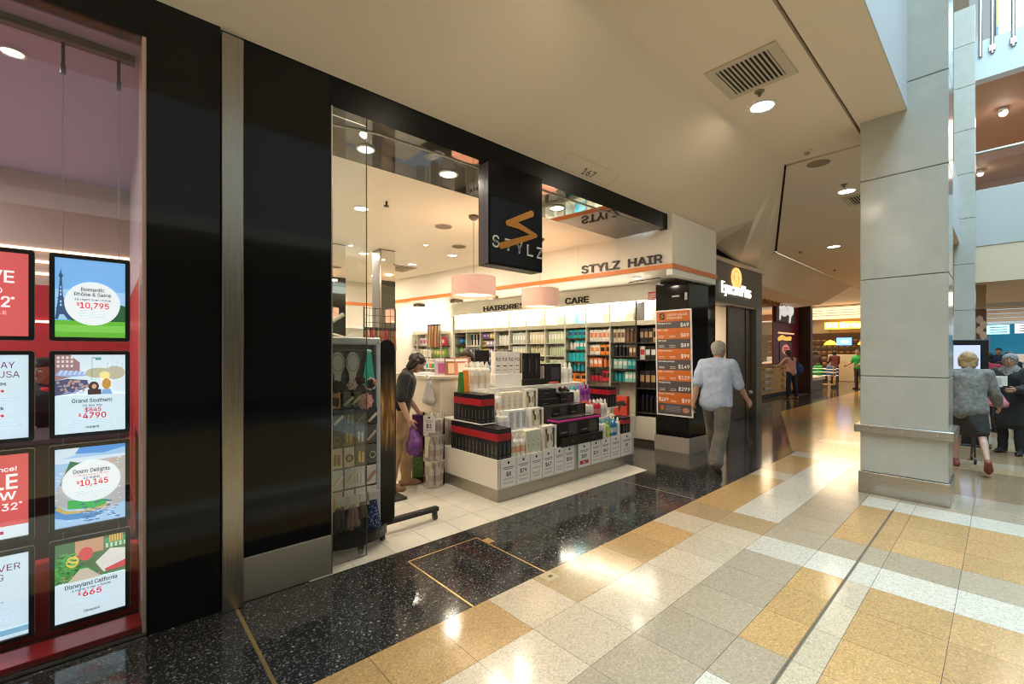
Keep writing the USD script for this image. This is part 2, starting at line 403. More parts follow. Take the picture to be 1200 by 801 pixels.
sb = thing('bulkhead', 'faceted beige sloping bulkhead rising from the shopfronts to the ceiling', 'bulkhead', kind='structure')
Q1, Q2 = (8.05, 2.80, 3.85), (11.0, 4.16, 3.70)
obj('facet', slab([(-8, 2.06, ZC), (7.055, 2.06, ZC), Q1, (7.58, 3.262, 3.605), (-8, 3.262, 3.605)], (0, 0.05, 0.06)), CEIL, sb)
obj('facet', slab([Q1, Q2, (9.7, 4.2, 3.90), (7.58, 3.262, 3.605)], (0, 0.05, 0.06)), CEIL, sb)
obj('recess_backing', [box((7.3, 4.3, 3.5), (11.6, 4.34, 4.36)), box((7.3, 2.4, 4.32), (12.9, 4.34, 4.36))], mat((0.06, 0.05, 0.04), 0.8), sb)  # added dark boards: give the gap its shade and block sky leaking in
obj('facet', slab([(7.055, 2.06, ZC), (12.99, 4.03, ZC), (12.45, 4.30, 3.70), Q2, Q1], (0, 0.05, 0.06)), CEIL, sb)
obj('facet', slab([(13.0, 4.02, ZC), (21.9, 4.0, ZC), (19.6, 4.55, 3.39), (12.45, 4.55, 3.50)], (0, 0.05, 0.06)), CEIL, sb)
obj('soffit', slab([(12.45, 4.55, 3.50), (19.6, 4.55, 3.39), (19.9, 5.6, 3.33), (12.45, 5.6, 3.40)]), CEIL, sb)
obj('facet', slab([(21.9, 4.0, ZC), (19.9, 5.6, ZC), (19.9, 5.6, 3.33), (19.6, 4.55, 3.39)], (-0.05, 0, 0.0)), CEIL, sb)

# atrium fascia above the ceiling edge, lit by the skylight
FASC = mat((0.60, 0.62, 0.62), 0.6)
af = thing('bulkhead', 'pale upstand of the floor above along the atrium edge', 'bulkhead', kind='structure')
obj('fascia_board', box((-8, 0.692, ZC - 0.002), (6.42, 0.699, 6.2)), FASC, af)
obj('fascia_board', box((7.1, 0.692, ZC - 0.002), (15.2, 0.699, 5.62)), FASC, af)

# ------------------------------------------------------------------ column in the foreground
COLM = mat((0.46, 0.45, 0.39), 0.16, grain=0.05, gscale=6, spec=0.5)
def column(label, x0, x1, y0, y1, zs, base, rail, top):
    t = thing('column', label, 'column', kind='structure')
    obj('core', box((x0 + 0.02, y0 + 0.02, 0), (x1 - 0.02, y1 - 0.02, top)), GREY, t)
    zz = [base] + zs + [top]
    for a, b in zip(zz[:-1], zz[1:]):
        obj('panel', cbox((x0, y0, a + 0.004), (x1, y1, b - 0.004), 0.006), COLM, t)
    if base > 0.05:
        obj('base_plate', cbox((x0 - 0.016, y0 - 0.016, 0), (x1 + 0.016, y1 + 0.016, base), 0.004), STEEL, t)
    if rail:
        a, b = rail
        obj('bumper_rail', cbox((x0 - 0.05, y0 - 0.05, a), (x1 + 0.05, y1 + 0.05, b), 0.008), STEEL, t)
        obj('rail_fixing', [cyl((x0 - 0.056, y, (a + b) / 2), (x0 - 0.05, y, (a + b) / 2), 0.008, 10) for y in (y0 + 0.08, (y0 + y1) / 2, y1 - 0.08)], CHROME, t)
    return t
column('pale stone clad column with steel base in the foreground', 6.42, 7.02, 0.372, 1.10, [1.335, 2.43, 3.56, 4.53, 5.6], 0.245, (0.695, 0.785), 7.5)
column('slimmer pale column beyond the foreground column', 15.3, 15.75, 0.435, 0.80, [1.43, 2.62, 3.73, 4.83, 5.9, 6.95, 8.0, 9.0], 0.2, None, 9.9)
# ------------------------------------------------------------------ shopfront
YF = 3.27
wl = thing('wall_front', 'polished black granite cladding panels beside the hair shop entrance', 'wall', kind='structure')
obj('panel', cbox((0.168, YF - 0.02, 0.0), (0.523, YF + 0.14, 3.63), 0.003), BLACK, wl)
obj('panel', cbox((0.642, YF, 0.285), (1.203, YF + 0.12, 3.63), 0.003), BLACK, wl)
obj('base_plate', cbox((0.642, YF - 0.004, 0.0), (1.208, YF + 0.12, 0.283), 0.002), brushed('dull_base_metal', (0.60, 0.58, 0.50), 0.5, (5, 5, 200)), wl, label='dull metal skirting plate')
obj('edge_trim', cbox((1.2035, YF - 0.006, 0.0), (1.213, YF + 0.12, 3.39), 0.001), mat((0.45, 0.42, 0.36), 0.3, metal=1.0), wl)
ps = thing('pilaster', 'tall brushed steel pilaster between the two black granite panels', 'pilaster', kind='structure')
obj('face', cbox((0.524, YF - 0.06, 0.0), (0.640, YF + 0.1, 3.565), 0.004), STEEL_V, ps)
fa = thing('fascia', 'long black fascia beam across the shopfronts', 'fascia', kind='structure')
obj('beam', box((-8, YF, 3.387), (0.168, YF + 0.1, 3.625)), BLACK, fa)
obj('beam', box((0.17, YF + 0.125, 3.3), (1.203, YF + 0.2, 3.70)), BLACK_SATIN, fa)  # unseen, added behind the panels to stop light leaking above them
obj('beam', box((1.203, YF, 3.387), (7.5, YF + 0.1, 3.625)), BLACK_SATIN, fa)
obj('soffit_panel', box((1.0, YF + 0.1, 3.387), (5.93, 4.08, 3.42)), SOFFIT, fa, label='mirror dark soffit strip behind the fascia')
obj('soffit_panel', box((1.2, YF, 3.3865), (5.93, YF + 0.1, 3.3872)), SOFFIT, fa)
obj('sliding_track', tube([(1.22, 3.56, 3.383), (1.32, 3.53, 3.383), (1.49, 3.465, 3.383), (1.65, 3.43, 3.383), (1.95, 3.42, 3.383), (2.4, 3.41, 3.383), (4.0, 3.40, 3.383), (5.5, 3.36, 3.383)], 0.008, 6), mat((0.62, 0.58, 0.5), 0.45), fa, label='thin curved metal door track')
gp = thing('window_1', 'narrow clear glass side panel at the left of the hair shop entrance', 'glass panel', kind='structure')
obj('pane', box((1.217, YF + 0.105, 0.0), (1.52, YF + 0.117, 3.386)), GLASS, gp)
obj('edge', box((1.52, YF + 0.105, 0.0), (1.523, YF + 0.117, 3.386)), mat((0.25, 0.32, 0.27), 0.1), gp, label='greenish glass edge')
un = thing('unit_number', 'small unit number lettered on the sloping bulkhead above the fascia', 'number sign')
sd = np.array([0, 1.205, -0.635]); sd /= np.linalg.norm(sd)
def on_slope(m, x, k):       # on the sloping facet, k metres up from its lower edge
    return frame_mesh(np.array([x, 3.262, 3.605]) - sd * k - np.array([0, 0.5, 0.9]) * 0.002, (1, 0, 0), -sd, m)
obj('number', on_slope(text('167', 0.085), 3.97, 0.055), mat((0.10, 0.08, 0.06), 0.6), un)
fr = [prism([(0, 0), (0.9, 0), (0.9, 0.002), (0, 0.002)], 0.001), prism([(0, 0.2), (0.9, 0.2), (0.9, 0.202), (0, 0.202)], 0.001), prism([(0, 0), (0.002, 0), (0.002, 0.2), (0, 0.2)], 0.001), prism([(0.9, 0), (0.902, 0), (0.902, 0.2), (0.9, 0.2)], 0.001)]
obj('plate_outline', [on_slope(m, 3.6, 0.03) for m in fr], mat((0.40, 0.33, 0.25), 0.7), un)

# hanging projecting sign box
hs = thing('hanging_sign', 'square black hanging shop sign with gold slash emblem and outlined letters', 'sign')
hx0, hx1, hz0 = 2.62, 3.335, 2.425
obj('casing', cbox((hx0, 3.2, hz0), (hx1, 3.262, 3.40), 0.004), mat((0.006, 0.006, 0.007), 0.12, spec=0.2), hs)
obj('side_plate', box((hx0 - 0.003, 3.205, hz0 + 0.01), (hx0, 3.258, 3.38)), mat((0.10, 0.10, 0.13), 0.25, metal=0.6), hs)
obj('rear_casing', cbox((hx0 + 0.002, 3.262, hz0), (hx1 - 0.002, 3.36, 3.38), 0.004), mat((0.05, 0.05, 0.06), 0.25), hs)
obj('face_plate', cbox((hx0 + 0.012, 3.192, hz0 + 0.02), (hx1 - 0.008, 3.2, 3.06), 0.003), BLACK, hs)
GOLD = mat((0.55, 0.23, 0.035), 0.35, metal=0.3)
# brush-stroke emblem, coordinates in the face
st = np.array([(0.50, 0.53), (0.20, 0.42), (0.36, 0.41), (0.58, 0.33), (0.12, 0.14)]) 
def stroke(pts, ws):
    ms = []
    for (a, b), (wa, wb) in zip(zip(pts[:-1], pts[1:]), zip(ws[:-1], ws[1:])):
        a, b = np.array(a), np.array(b); d = (b - a) / np.linalg.norm(b - a); n = np.array([-d[1], d[0]])
        ms.append(Polygon([a + n * wa, a - n * wa, b - n * wb, b + n * wb]).union(Polygon(ellipse(*a, wa, wa, 16))).union(Polygon(ellipse(*b, wb, wb, 16))))
    from shapely import union_all
    return union_all(ms)
em = stroke([(0.54, 0.57), (0.22, 0.415), (0.36, 0.415), (0.60, 0.36), (0.40, 0.285), (0.14, 0.185)], [0.032, 0.026, 0.03, 0.02, 0.028, 0.03])
obj('emblem', frame_mesh((hx0, 3.188, hz0), (1, 0, 0), Z3, prism(em, 0.008)), GOLD, hs)
LET = mat((0.78, 0.78, 0.75), 0.4)
for ch, u, v in (('S', 0.035, 0.185), ('T', 0.19, 0.175), ('Y', 0.335, 0.17), ('L', 0.485, 0.165), ('Z', 0.622, 0.160)):
    lt = obj('letter', frame_mesh((hx0 + u, 3.190, hz0 + v - 0.02), (1, 0, 0), Z3, text(ch, 0.108, True, 0.085)), LET, hs)
    obj('letter_inlay', frame_mesh((hx0 + u + 0.016, 3.1885, hz0 + v - 0.008), (1, 0, 0), Z3, text(ch, 0.083, False, 0.052)), INK, lt)

# ------------------------------------------------------------------ travel agency window at the left
tw = thing('window_2', 'large travel agency display window at the left edge', 'window', kind='structure')
obj('pane', box((-2.4, YF, 0.02), (0.150, YF + 0.012, 3.387)), GLASS, tw)
obj('floor_channel', box((-2.4, YF - 0.006, 0.0), (0.168, YF + 0.02, 0.02)), mat((0.5, 0.48, 0.46), 0.3, metal=1.0), tw)
obj('jamb', box((0.150, YF - 0.002, 0.0), (0.1675, YF + 0.36, 3.387)), mat((0.62, 0.42, 0.34), 0.35), tw, label='pinkish window jamb')
obj('head_rail', cbox((-2.4, 3.52, 3.345), (0.13, 3.58, 3.387), 0.003), mat((0.06, 0.055, 0.055), 0.4), tw)
AG = thing('wall_agency', 'interior walls and ceiling of the travel agency, ceiling tinted with the window reflection', 'wall', kind='structure')
obj('ceiling_board', box((-5, YF + 0.12, 3.388), (0.9, 6.7, 3.45)), mat((0.46, 0.38, 0.56), 0.5), AG)  # bluish reflection in the window glass is put into this ceiling colour
obj('rear_wall', box((-5, 6.5, 0), (0.9, 6.6, 2.28)), mat((0.55, 0.030, 0.035), 0.5), AG, label='red lower rear wall')
obj('rear_wall', box((-5, 6.5, 2.28), (0.9, 6.6, 3.4)), mat((0.62, 0.47, 0.36), 0.6), AG)
obj('side_wall', box((0.19, 3.64, 0), (0.25, 6.6, 2.2)), mat((0.50, 0.045, 0.04), 0.5), AG)
obj('side_wall', box((0.19, 3.64, 2.2), (0.25, 6.6, 3.4)), mat((0.52, 0.42, 0.42), 0.5), AG)
obj('floor_board', box((-5, YF + 0.02, -0.003), (0.19, 6.6, 0.002)), mat((0.18, 0.04, 0.035), 0.4), AG)
for z in (1.9, 2.38, 2.5, 2.62):
    obj('light_batten', box((-4, 6.48, z), (0.2, 6.498, z + 0.025)), glow((1.0, 0.75, 0.55), 1.1), AG)
dk = thing('reception_desk', 'dark agency desk standing behind the light boxes', 'desk')
obj('carcass', cbox((-2.4, 4.6, 0.003), (0.12, 5.2, 0.95), 0.01), mat((0.035, 0.028, 0.03), 0.4), dk)
obj('desktop', cbox((-2.45, 4.55, 0.95), (0.13, 5.25, 0.99), 0.006), mat((0.10, 0.075, 0.07), 0.3), dk)
pl = thing('window_plinth', 'low glossy red display plinth inside the agency window', 'plinth')
obj('body', cbox((-2.4, YF + 0.02, 0.003), (0.148, 3.47, 0.05), 0.003), mat((0.50, 0.022, 0.025), 0.25), pl)
obj('upstand', cbox((-2.4, 3.62, 0.003), (0.148, 3.70, 0.42), 0.003), mat((0.50, 0.022, 0.025), 0.25), pl)

BODY_INK = (0.05, 0.05, 0.07)
RED = (0.62, 0.02, 0.05)
def panel(loc, label, paint):
    """a back-lit poster panel, 0.335 x 0.485; paint(put) adds the printed layers"""
    t = thing('light_box', label, 'light box', loc, 0, 'light boxes hung in the agency window')
    W, H = 0.338, 0.487
    fr = prism(rrect(0, 0, W, H, 0.012).difference(sbox(0.021, 0.021, W - 0.021, H - 0.021)), 0.016)
    obj('frame', frame_mesh((0, 0.008, 0), (1, 0, 0), Z3, fr), mat((0.015, 0.018, 0.024), 0.3), t)
    obj('back_plate', frame_mesh((0, 0.013, 0), (1, 0, 0), Z3, prism(sbox(0.004, 0.004, W - 0.004, H - 0.004), 0.004)), DARK, t)
    obj('edge_strip', frame_mesh((0, 0.0145, 0), (1, 0, 0), Z3, prism(rrect(-0.002, -0.002, W + 0.002, H + 0.002, 0.013), 0.005)), mat((0.72, 0.72, 0.72), 0.15), t)
    lay = [0]; page = [None]
    def put(name, poly_or_mesh, color, k=0.48):
        """one flat printed layer, coordinates in fractions of the lit face"""
        lay[0] += 1
        m = poly_or_mesh if isinstance(poly_or_mesh, trimesh.Trimesh) else prism(poly_or_mesh, 0.0004)
        m = m.copy(); m.vertices[:, 2] *= 0.0004 / max(np.ptp(m.vertices[:, 2]), 1e-9)
        f = frame_mesh((0.021, 0.0085 - 0.00035 * lay[0], 0.021), (1, 0, 0), Z3, m)
        o = obj(name, f, mat(color, 0.5, emit=k), page[0] or t)
        page[0] = page[0] or o
    def words(s, u, v, h, color, bold=False, width=None, align='c', name='lettering'):
        m = text(s, h, bold, width, align); m.apply_translation((u, v, 0)); put(name, m, color)
    paint(put, words)
    return t
FW, FH = 0.296, 0.445
full = sbox(0, 0, FW, FH)
FINE = (0.45, 0.5, 0.55)
def fine(put, u, v, w, n, step=0.0075, col=FINE):
    from shapely import union_all
    r2 = random.Random(int(u * 1e5) + n)
    put('small_print', union_all([sbox(u - w * r2.uniform(0.38, 0.5), v - i * step, u + w * r2.uniform(0.38, 0.5), v - i * step + 0.0022) for i in range(n)]), col)
SCREEN = (0.70, 0.86, 0.98)
def stroke2(x0, y0, x1, y1, w=0.0012):
    return Polygon([(x0 - w, y0), (x0 + w, y0), (x1 + w, y1), (x1 - w, y1)])
def art1(put, words):
    put('sky_picture', full, (0.22, 0.50, 0.92))
    put('pale_sky_picture', sbox(0, 0.1, FW, 0.27), (0.40, 0.66, 0.95))
    put('tree_picture', ellipse(0.27, 0.135, 0.055, 0.06).union(ellipse(0.10, 0.11, 0.05, 0.02)).union(ellipse(0.23, 0.105, 0.06, 0.02)).intersection(full), (0.03, 0.13, 0.05))
    tower = Polygon([(0.000, 0.10), (0.006, 0.16), (0.013, 0.22), (0.017, 0.30), (0.020, 0.365), (0.023, 0.385), (0.026, 0.365), (0.029, 0.30), (0.033, 0.22), (0.046, 0.15), (0.068, 0.10), (0.05, 0.10), (0.035, 0.128), (0.018, 0.128), (0.012, 0.10)])
    tower = tower.union(sbox(0.004, 0.158, 0.044, 0.166)).union(sbox(0.009, 0.215, 0.037, 0.222)).union(ellipse(0.023, 0.345, 0.009, 0.012))
    for z in (0.18, 0.2, 0.24, 0.26, 0.28):
        tower = tower.difference(ellipse(0.023, z, 0.004, 0.007))
    put('tower_picture', tower, (0.05, 0.10, 0.22))
    put('lawn_picture', sbox(0, 0, FW, 0.095), (0.15, 0.52, 0.05))
    put('sunlit_lawn_picture', sbox(0, 0.03, FW, 0.07), (0.24, 0.64, 0.10))
    put('oval', ellipse(0.155, 0.195, 0.118, 0.125), (0.92, 0.97, 1.0))
    words('Romantic', 0.155, 0.266, 0.020, BODY_INK, True, 0.10)
    words('Rhône & Seine', 0.155, 0.238, 0.020, BODY_INK, True, 0.155)
    words('18 night river cruise', 0.155, 0.212, 0.012, (0.1, 0.12, 0.2), True, 0.155)
    words('$', 0.093, 0.182, 0.016, RED, True); words('10,795', 0.162, 0.168, 0.032, RED, True, 0.125)
    fine(put, 0.155, 0.155, 0.14, 6)
def art2(put, words):
    put('page', full, (0.72, 0.88, 0.99))
    pic = sbox(0, 0.215, FW, FH)
    put('street_sky_picture', pic, (0.75, 0.88, 0.98))
    put('building_picture', Polygon([(0, 0.30), (0, 0.445), (0.06, 0.445), (0.10, 0.40), (0.10, 0.33)]), (0.38, 0.22, 0.24))
    put('awning_picture', Polygon([(0, 0.33), (0.02, 0.36), (0.14, 0.345), (0.15, 0.325), (0.05, 0.32)]), (0.35, 0.48, 0.75))
    put('cafe_crowd_picture', Polygon([(0, 0.215), (0, 0.30), (0.05, 0.31), (0.13, 0.30), (0.14, 0.26), (0.06, 0.225)]), (0.10, 0.10, 0.20))
    put('treetop_picture', ellipse(0.18, 0.34, 0.06, 0.03).union(ellipse(0.25, 0.34, 0.045, 0.04)).intersection(pic), (0.55, 0.52, 0.38))
    r2 = random.Random(3)
    from shapely import union_all
    put('window_picture', union_all([sbox(x, z, x + 0.010, z + 0.014) for x in (0.008, 0.026, 0.044, 0.062) for z in (0.375, 0.40, 0.422)]), (0.78, 0.74, 0.74))
    put('awning_stripe_picture', union_all([Polygon([(0.012 + 0.02 * q, 0.332), (0.024 + 0.02 * q, 0.356), (0.030 + 0.02 * q, 0.355), (0.020 + 0.02 * q, 0.331)]) for q in range(6)]), (0.66, 0.74, 0.90))
    put('crowd_picture', union_all([ellipse(r2.uniform(0.01, 0.13), r2.uniform(0.235, 0.30), 0.006, 0.008, 10) for _ in range(26)]), (0.50, 0.34, 0.30))
    put('table_picture', union_all([ellipse(r2.uniform(0.01, 0.12), r2.uniform(0.225, 0.28), 0.010, 0.003, 10) for _ in range(14)]), (0.35, 0.42, 0.66))
    put('branch_picture', union_all([stroke2(0.21 + 0.02 * q, 0.33, 0.22 + 0.022 * q, 0.40 + 0.01 * (q % 3)) for q in range(4)]), (0.45, 0.46, 0.50))
    put('sign_picture', sbox(0.165, 0.415, 0.19, 0.424), (0.05, 0.30, 0.30))
    put('sun_picture', ellipse(0.205, 0.325, 0.022, 0.022), (1.0, 0.85, 0.35))
    put('walker_picture', ellipse(0.158, 0.262, 0.022, 0.028).union(sbox(0.133, 0.215, 0.19, 0.245)), (0.07, 0.04, 0.04))
    put('face_picture', ellipse(0.160, 0.262, 0.010, 0.014), (0.70, 0.42, 0.30))
    put('walker_picture', ellipse(0.213, 0.275, 0.02, 0.032), (0.62, 0.32, 0.08))
    put('top_picture', Polygon([(0.19, 0.215), (0.195, 0.245), (0.23, 0.245), (0.24, 0.215)]), (0.25, 0.45, 0.75))
    put('lamp_post_picture', sbox(0.150, 0.30, 0.152, 0.43).union(sbox(0.150, 0.425, 0.19, 0.43)), (0.1, 0.2, 0.25))
    put('page_lower', sbox(0, 0, FW, 0.215), (0.72, 0.88, 0.99))
    words('Grand Southern', 0.152, 0.172, 0.021, BODY_INK, True, 0.17)
    words('28 day trip', 0.152, 0.148, 0.013, (0.15, 0.17, 0.25), True, 0.085)
    words('$845', 0.155, 0.118, 0.023, RED, True, 0.07)
    words('$', 0.100, 0.093, 0.015, RED, True); words('4790', 0.162, 0.079, 0.032, RED, True, 0.10)
    fine(put, 0.15, 0.070, 0.2, 4)
    words('cunard', 0.152, 0.024, 0.014, INK_C, True, 0.055)
INK_C = (0.02, 0.02, 0.03)
def art3(put, words):
    put('river_sky_picture', full, (0.40, 0.62, 0.90))
    put('cloud_picture', Polygon([(0, 0.445), (0, 0.38), (0.08, 0.40), (0.10, 0.445)]).union(sbox(0, 0.36, FW, 0.385)), (0.70, 0.82, 0.95))
    put('deep_sky_picture', Polygon([(0.08, 0.41), (0.20, 0.40), (0.296, 0.425), (0.296, 0.445), (0.10, 0.445)]), (0.10, 0.33, 0.78))
    put('town_picture', Polygon([(0, 0.20), (0.04, 0.33), (0.10, 0.36), (0.296, 0.37), (0.296, 0.10), (0.2, 0.06), (0, 0.12)]), (0.50, 0.50, 0.52))
    r2 = random.Random(5)
    from shapely import union_all
    put('roof_picture', union_all([sbox(x, y, x + r2.uniform(.008, .02), y + .004) for x, y in [(r2.uniform(0.15, 0.27), r2.uniform(0.24, 0.36)) for _ in range(60)]]), (0.62, 0.36, 0.24))
    put('wall_picture', union_all([sbox(x, y, x + r2.uniform(.005, .014), y + .004) for x, y in [(r2.uniform(0.0, 0.27), r2.uniform(0.02, 0.36)) for _ in range(90)]]), (0.88, 0.86, 0.80))
    put('hill_picture', Polygon([(0.02, 0.24), (0.06, 0.37), (0.10, 0.355), (0.06, 0.24)]), (0.05, 0.18, 0.10))
    put('bay_picture', Polygon([(0, 0.06), (0, 0.13), (0.05, 0.08), (0.16, 0.055), (0.22, 0.075), (0.16, 0.03), (0.05, 0.04)]), (0.08, 0.28, 0.62))
    put('lawn_picture', Polygon([(0.05, 0.10), (0.05, 0.15), (0.14, 0.14), (0.22, 0.125), (0.2, 0.08)]), (0.10, 0.50, 0.14))
    put('shore_picture', Polygon([(0, 0.105), (0.04, 0.075), (0.13, 0.065), (0.22, 0.09), (0.22, 0.10), (0.13, 0.08), (0.05, 0.09), (0.01, 0.125)]), (0.62, 0.45, 0.15))
    put('roofs_picture', union_all([sbox(x, y, x + r2.uniform(.01, .022), y + .005) for x, y in [(r2.uniform(0.10, 0.26), r2.uniform(0.01, 0.12)) for _ in range(50)]]), (0.10, 0.16, 0.30))
    put('oval', ellipse(0.150, 0.245, 0.123, 0.118), (0.90, 0.96, 1.0))
    words('Douro Delights', 0.150, 0.296, 0.022, BODY_INK, True, 0.155)
    words('Complimentary drinks', 0.150, 0.279, 0.009, RED, False, 0.15)
    words('12 nights', 0.150, 0.260, 0.013, (0.1, 0.12, 0.2), True, 0.07)
    words('$', 0.092, 0.236, 0.016, RED, True); words('10,145', 0.160, 0.222, 0.032, RED, True, 0.12)
    fine(put, 0.15, 0.212, 0.14, 6)
def art4(put, words):
    put('page', full, (0.74, 0.89, 0.99))
    pic = sbox(0, 0.215, FW, FH)
    put('park_picture', pic, (0.10, 0.20, 0.10))
    put('facade_picture', sbox(0.08, 0.36, 0.2, FH), (0.62, 0.35, 0.22))
    put('awning_picture', sbox(0.205, 0.37, 0.296, 0.425), (0.10, 0.36, 0.16))
    put('gate_picture', sbox(0.225, 0.40, 0.285, 0.44), (0.70, 0.50, 0.16))
    put('hedge_picture', ellipse(0.04, 0.30, 0.05, 0.07).union(ellipse(0.10, 0.25, 0.06, 0.04)).intersection(pic), (0.05, 0.30, 0.07))
    put('balloon_picture', ellipse(0.125, 0.36, 0.03, 0.038), (0.72, 0.10, 0.10))
    put('balloon_picture', ellipse(0.07, 0.33, 0.026, 0.033), (0.80, 0.62, 0.12))
    from shapely import union_all
    r2 = random.Random(9)
    put('leaf_picture', union_all([ellipse(r2.uniform(0.0, 0.11), r2.uniform(0.22, 0.38), 0.010, 0.005, 10) for _ in range(45)]).intersection(pic), (0.12, 0.42, 0.10))
    put('shade_leaf_picture', union_all([ellipse(r2.uniform(0.01, 0.11), r2.uniform(0.22, 0.37), 0.007, 0.004, 10) for _ in range(30)]).intersection(pic), (0.02, 0.12, 0.04))
    put('gate_bar_picture', union_all([sbox(0.23 + 0.012 * q, 0.40, 0.235 + 0.012 * q, 0.44) for q in range(5)]), (0.35, 0.22, 0.06))
    put('awning_stripe_picture', union_all([sbox(0.21 + 0.02 * q, 0.37, 0.219 + 0.02 * q, 0.395) for q in range(5)]), (0.75, 0.72, 0.60))
    put('flower_picture', union_all([ellipse(r2.uniform(0.03, 0.2), r2.uniform(0.217, 0.25), 0.004, 0.004, 8) for _ in range(24)]), (0.75, 0.15, 0.20))
    put('carousel_picture', Polygon([(0.165, 0.30), (0.23, 0.365), (0.296, 0.35), (0.296, 0.24), (0.2, 0.235)]), (0.80, 0.78, 0.74))
    put('carousel_stripe_picture', Polygon([(0.205, 0.25), (0.296, 0.28), (0.296, 0.24), (0.21, 0.235)]), (0.70, 0.10, 0.12))
    put('path_picture', Polygon([(0.05, 0.215), (0.10, 0.28), (0.13, 0.28), (0.19, 0.215)]), (0.62, 0.55, 0.45))
    put('page_lower', sbox(0, 0, FW, 0.215), (0.74, 0.89, 0.99))
    words('Disneyland California', 0.150, 0.180, 0.022, BODY_INK, True, 0.22)
    words('4 nights 4 star + tickets', 0.150, 0.158, 0.013, (0.12, 0.14, 0.2), True, 0.165)
    words('$', 0.098, 0.134, 0.016, RED, True); words('665', 0.152, 0.121, 0.031, RED, True, 0.08)
    fine(put, 0.15, 0.112, 0.17, 5)
    words('Disneyland', 0.150, 0.030, 0.013, INK_C, True, 0.065)
SALE_RED = (0.74, 0.12, 0.12)
def artl1(put, words):
    put('page', full, SALE_RED)
    words('SAVE', 0.243, 0.285, 0.062, (1, 1, 1), True, 0.19, 'r')
    words('UP TO', 0.200, 0.225, 0.032, (1, 1, 1), False, 0.12, 'r')
    words('$1232', 0.228, 0.155, 0.055, (1, 1, 1), True, 0.20, 'r')
    words('*', 0.245, 0.185, 0.025, (1, 1, 1), True, None, 'r')
    words('PER COUPLE', 0.215, 0.115, 0.018, (1, 0.75, 0.75), False, 0.17, 'r')
def artl2(put, words):
    put('page', full, SCREEN)
    words('GETAWAY', 0.245, 0.375, 0.034, (0.16, 0.02, 0.10), False, 0.19, 'r')
    words('TO THE USA', 0.262, 0.325, 0.034, (0.16, 0.02, 0.10), False, 0.23, 'r')
    words('Los Angeles', 0.215, 0.285, 0.017, BODY_INK, True, 0.14, 'r')
    words('$1999*', 0.208, 0.235, 0.026, RED, True, 0.12, 'r')
    fine(put, 0.2, 0.215, 0.16, 3)
    words('New York', 0.207, 0.155, 0.017, BODY_INK, True, 0.11, 'r')
    words('$1999*', 0.208, 0.105, 0.026, RED, True, 0.12, 'r')
    fine(put, 0.2, 0.088, 0.16, 4)
def artl3(put, words):
    put('page', full, (0.78, 0.89, 0.98))
    put('red_field', sbox(0, 0.065, FW, FH), SALE_RED)
    words('Last chance!', 0.252, 0.355, 0.024, (1, 1, 1), True, 0.20, 'r')
    words('SALE', 0.256, 0.262, 0.075, (1, 1, 1), True, 0.21, 'r')
    words('NOW', 0.250, 0.205, 0.040, (1, 1, 1), True, 0.15, 'r')
    words('$1232', 0.255, 0.148, 0.036, (1, 1, 1), True, 0.15, 'r')
    words('*', 0.272, 0.168, 0.02, (1, 1, 1), True, None, 'r')
    put('logo_tab', sbox(0.12, 0.025, 0.205, 0.042), (0.55, 0.03, 0.12))
def artl4(put, words):
    put('page', full, SCREEN)
    words('EAST RIVER', 0.265, 0.360, 0.034, (0.16, 0.02, 0.10), False, 0.25, 'r')
    words('CRUISING', 0.205, 0.312, 0.034, (0.16, 0.02, 0.10), False, 0.18, 'r')
    words('Magnificent', 0.180, 0.262, 0.020, BODY_INK, True, 0.16, 'r')
    words('Europe', 0.130, 0.232, 0.020, BODY_INK, True, 0.09, 'r')
    words('15 day river cruise', 0.205, 0.195, 0.011, (0.15, 0.17, 0.25), False, 0.17, 'r')
    words('$5,395*', 0.168, 0.150, 0.028, RED, True, 0.14, 'r')
    fine(put, 0.15, 0.135, 0.2, 9)
    put('footer_band', sbox(0, 0.02, FW, 0.05), (0.25, 0.50, 0.70))
rows = [1.667, 1.122, 0.594, 0.062]
XR, XL = -0.233, -0.628
panel((XR, 3.545, rows[0]), 'light box with an iron tower, green lawn and white oval, topmost at the right', art1)
panel((XR, 3.545, rows[1]), 'light box with a street cafe photo over a white page, second down at the right', art2)
panel((XR, 3.545, rows[2]), 'light box with a riverside town view and white oval, third down at the right', art3)
panel((XR, 3.545, rows[3]), 'light box with an amusement park picture above a white page, lowest at the right', art4)
panel((XL, 3.545, rows[0]), 'cropped red light box with large white words, topmost at the left edge', artl1)
panel((XL, 3.545, rows[1]), 'cropped pale light box with maroon capitals and two red prices, second at the left edge', artl2)
panel((XL, 3.545, rows[2]), 'cropped red sale light box with white lower band, third down at the left edge', artl3)
panel((XL, 3.545, rows[3]), 'cropped pale light box with river cruise wording, lowest at the left edge', artl4)
CABLE = mat((0.5, 0.48, 0.48), 0.3, metal=0.8)
for x, w in ((0.055, 'right'), (-0.18, 'middle')):
    t = thing('hanging_cable', f'thin steel cable with a dark clip hanging in the agency window, {"nearer the granite" if w == "right" else "farther from the granite"}', 'cable', group='display cables')
    obj('cable', cyl((x, 3.558, 0.06), (x, 3.558, 3.345), 0.0018, 6), CABLE, t)
    obj('clip', [cyl((x, 3.558, 3.22), (x, 3.558, 3.345), 0.008, 8), cyl((x, 3.558, 3.17), (x, 3.558, 3.22), 0.012, 8)], mat((0.03, 0.03, 0.03), 0.3), t)

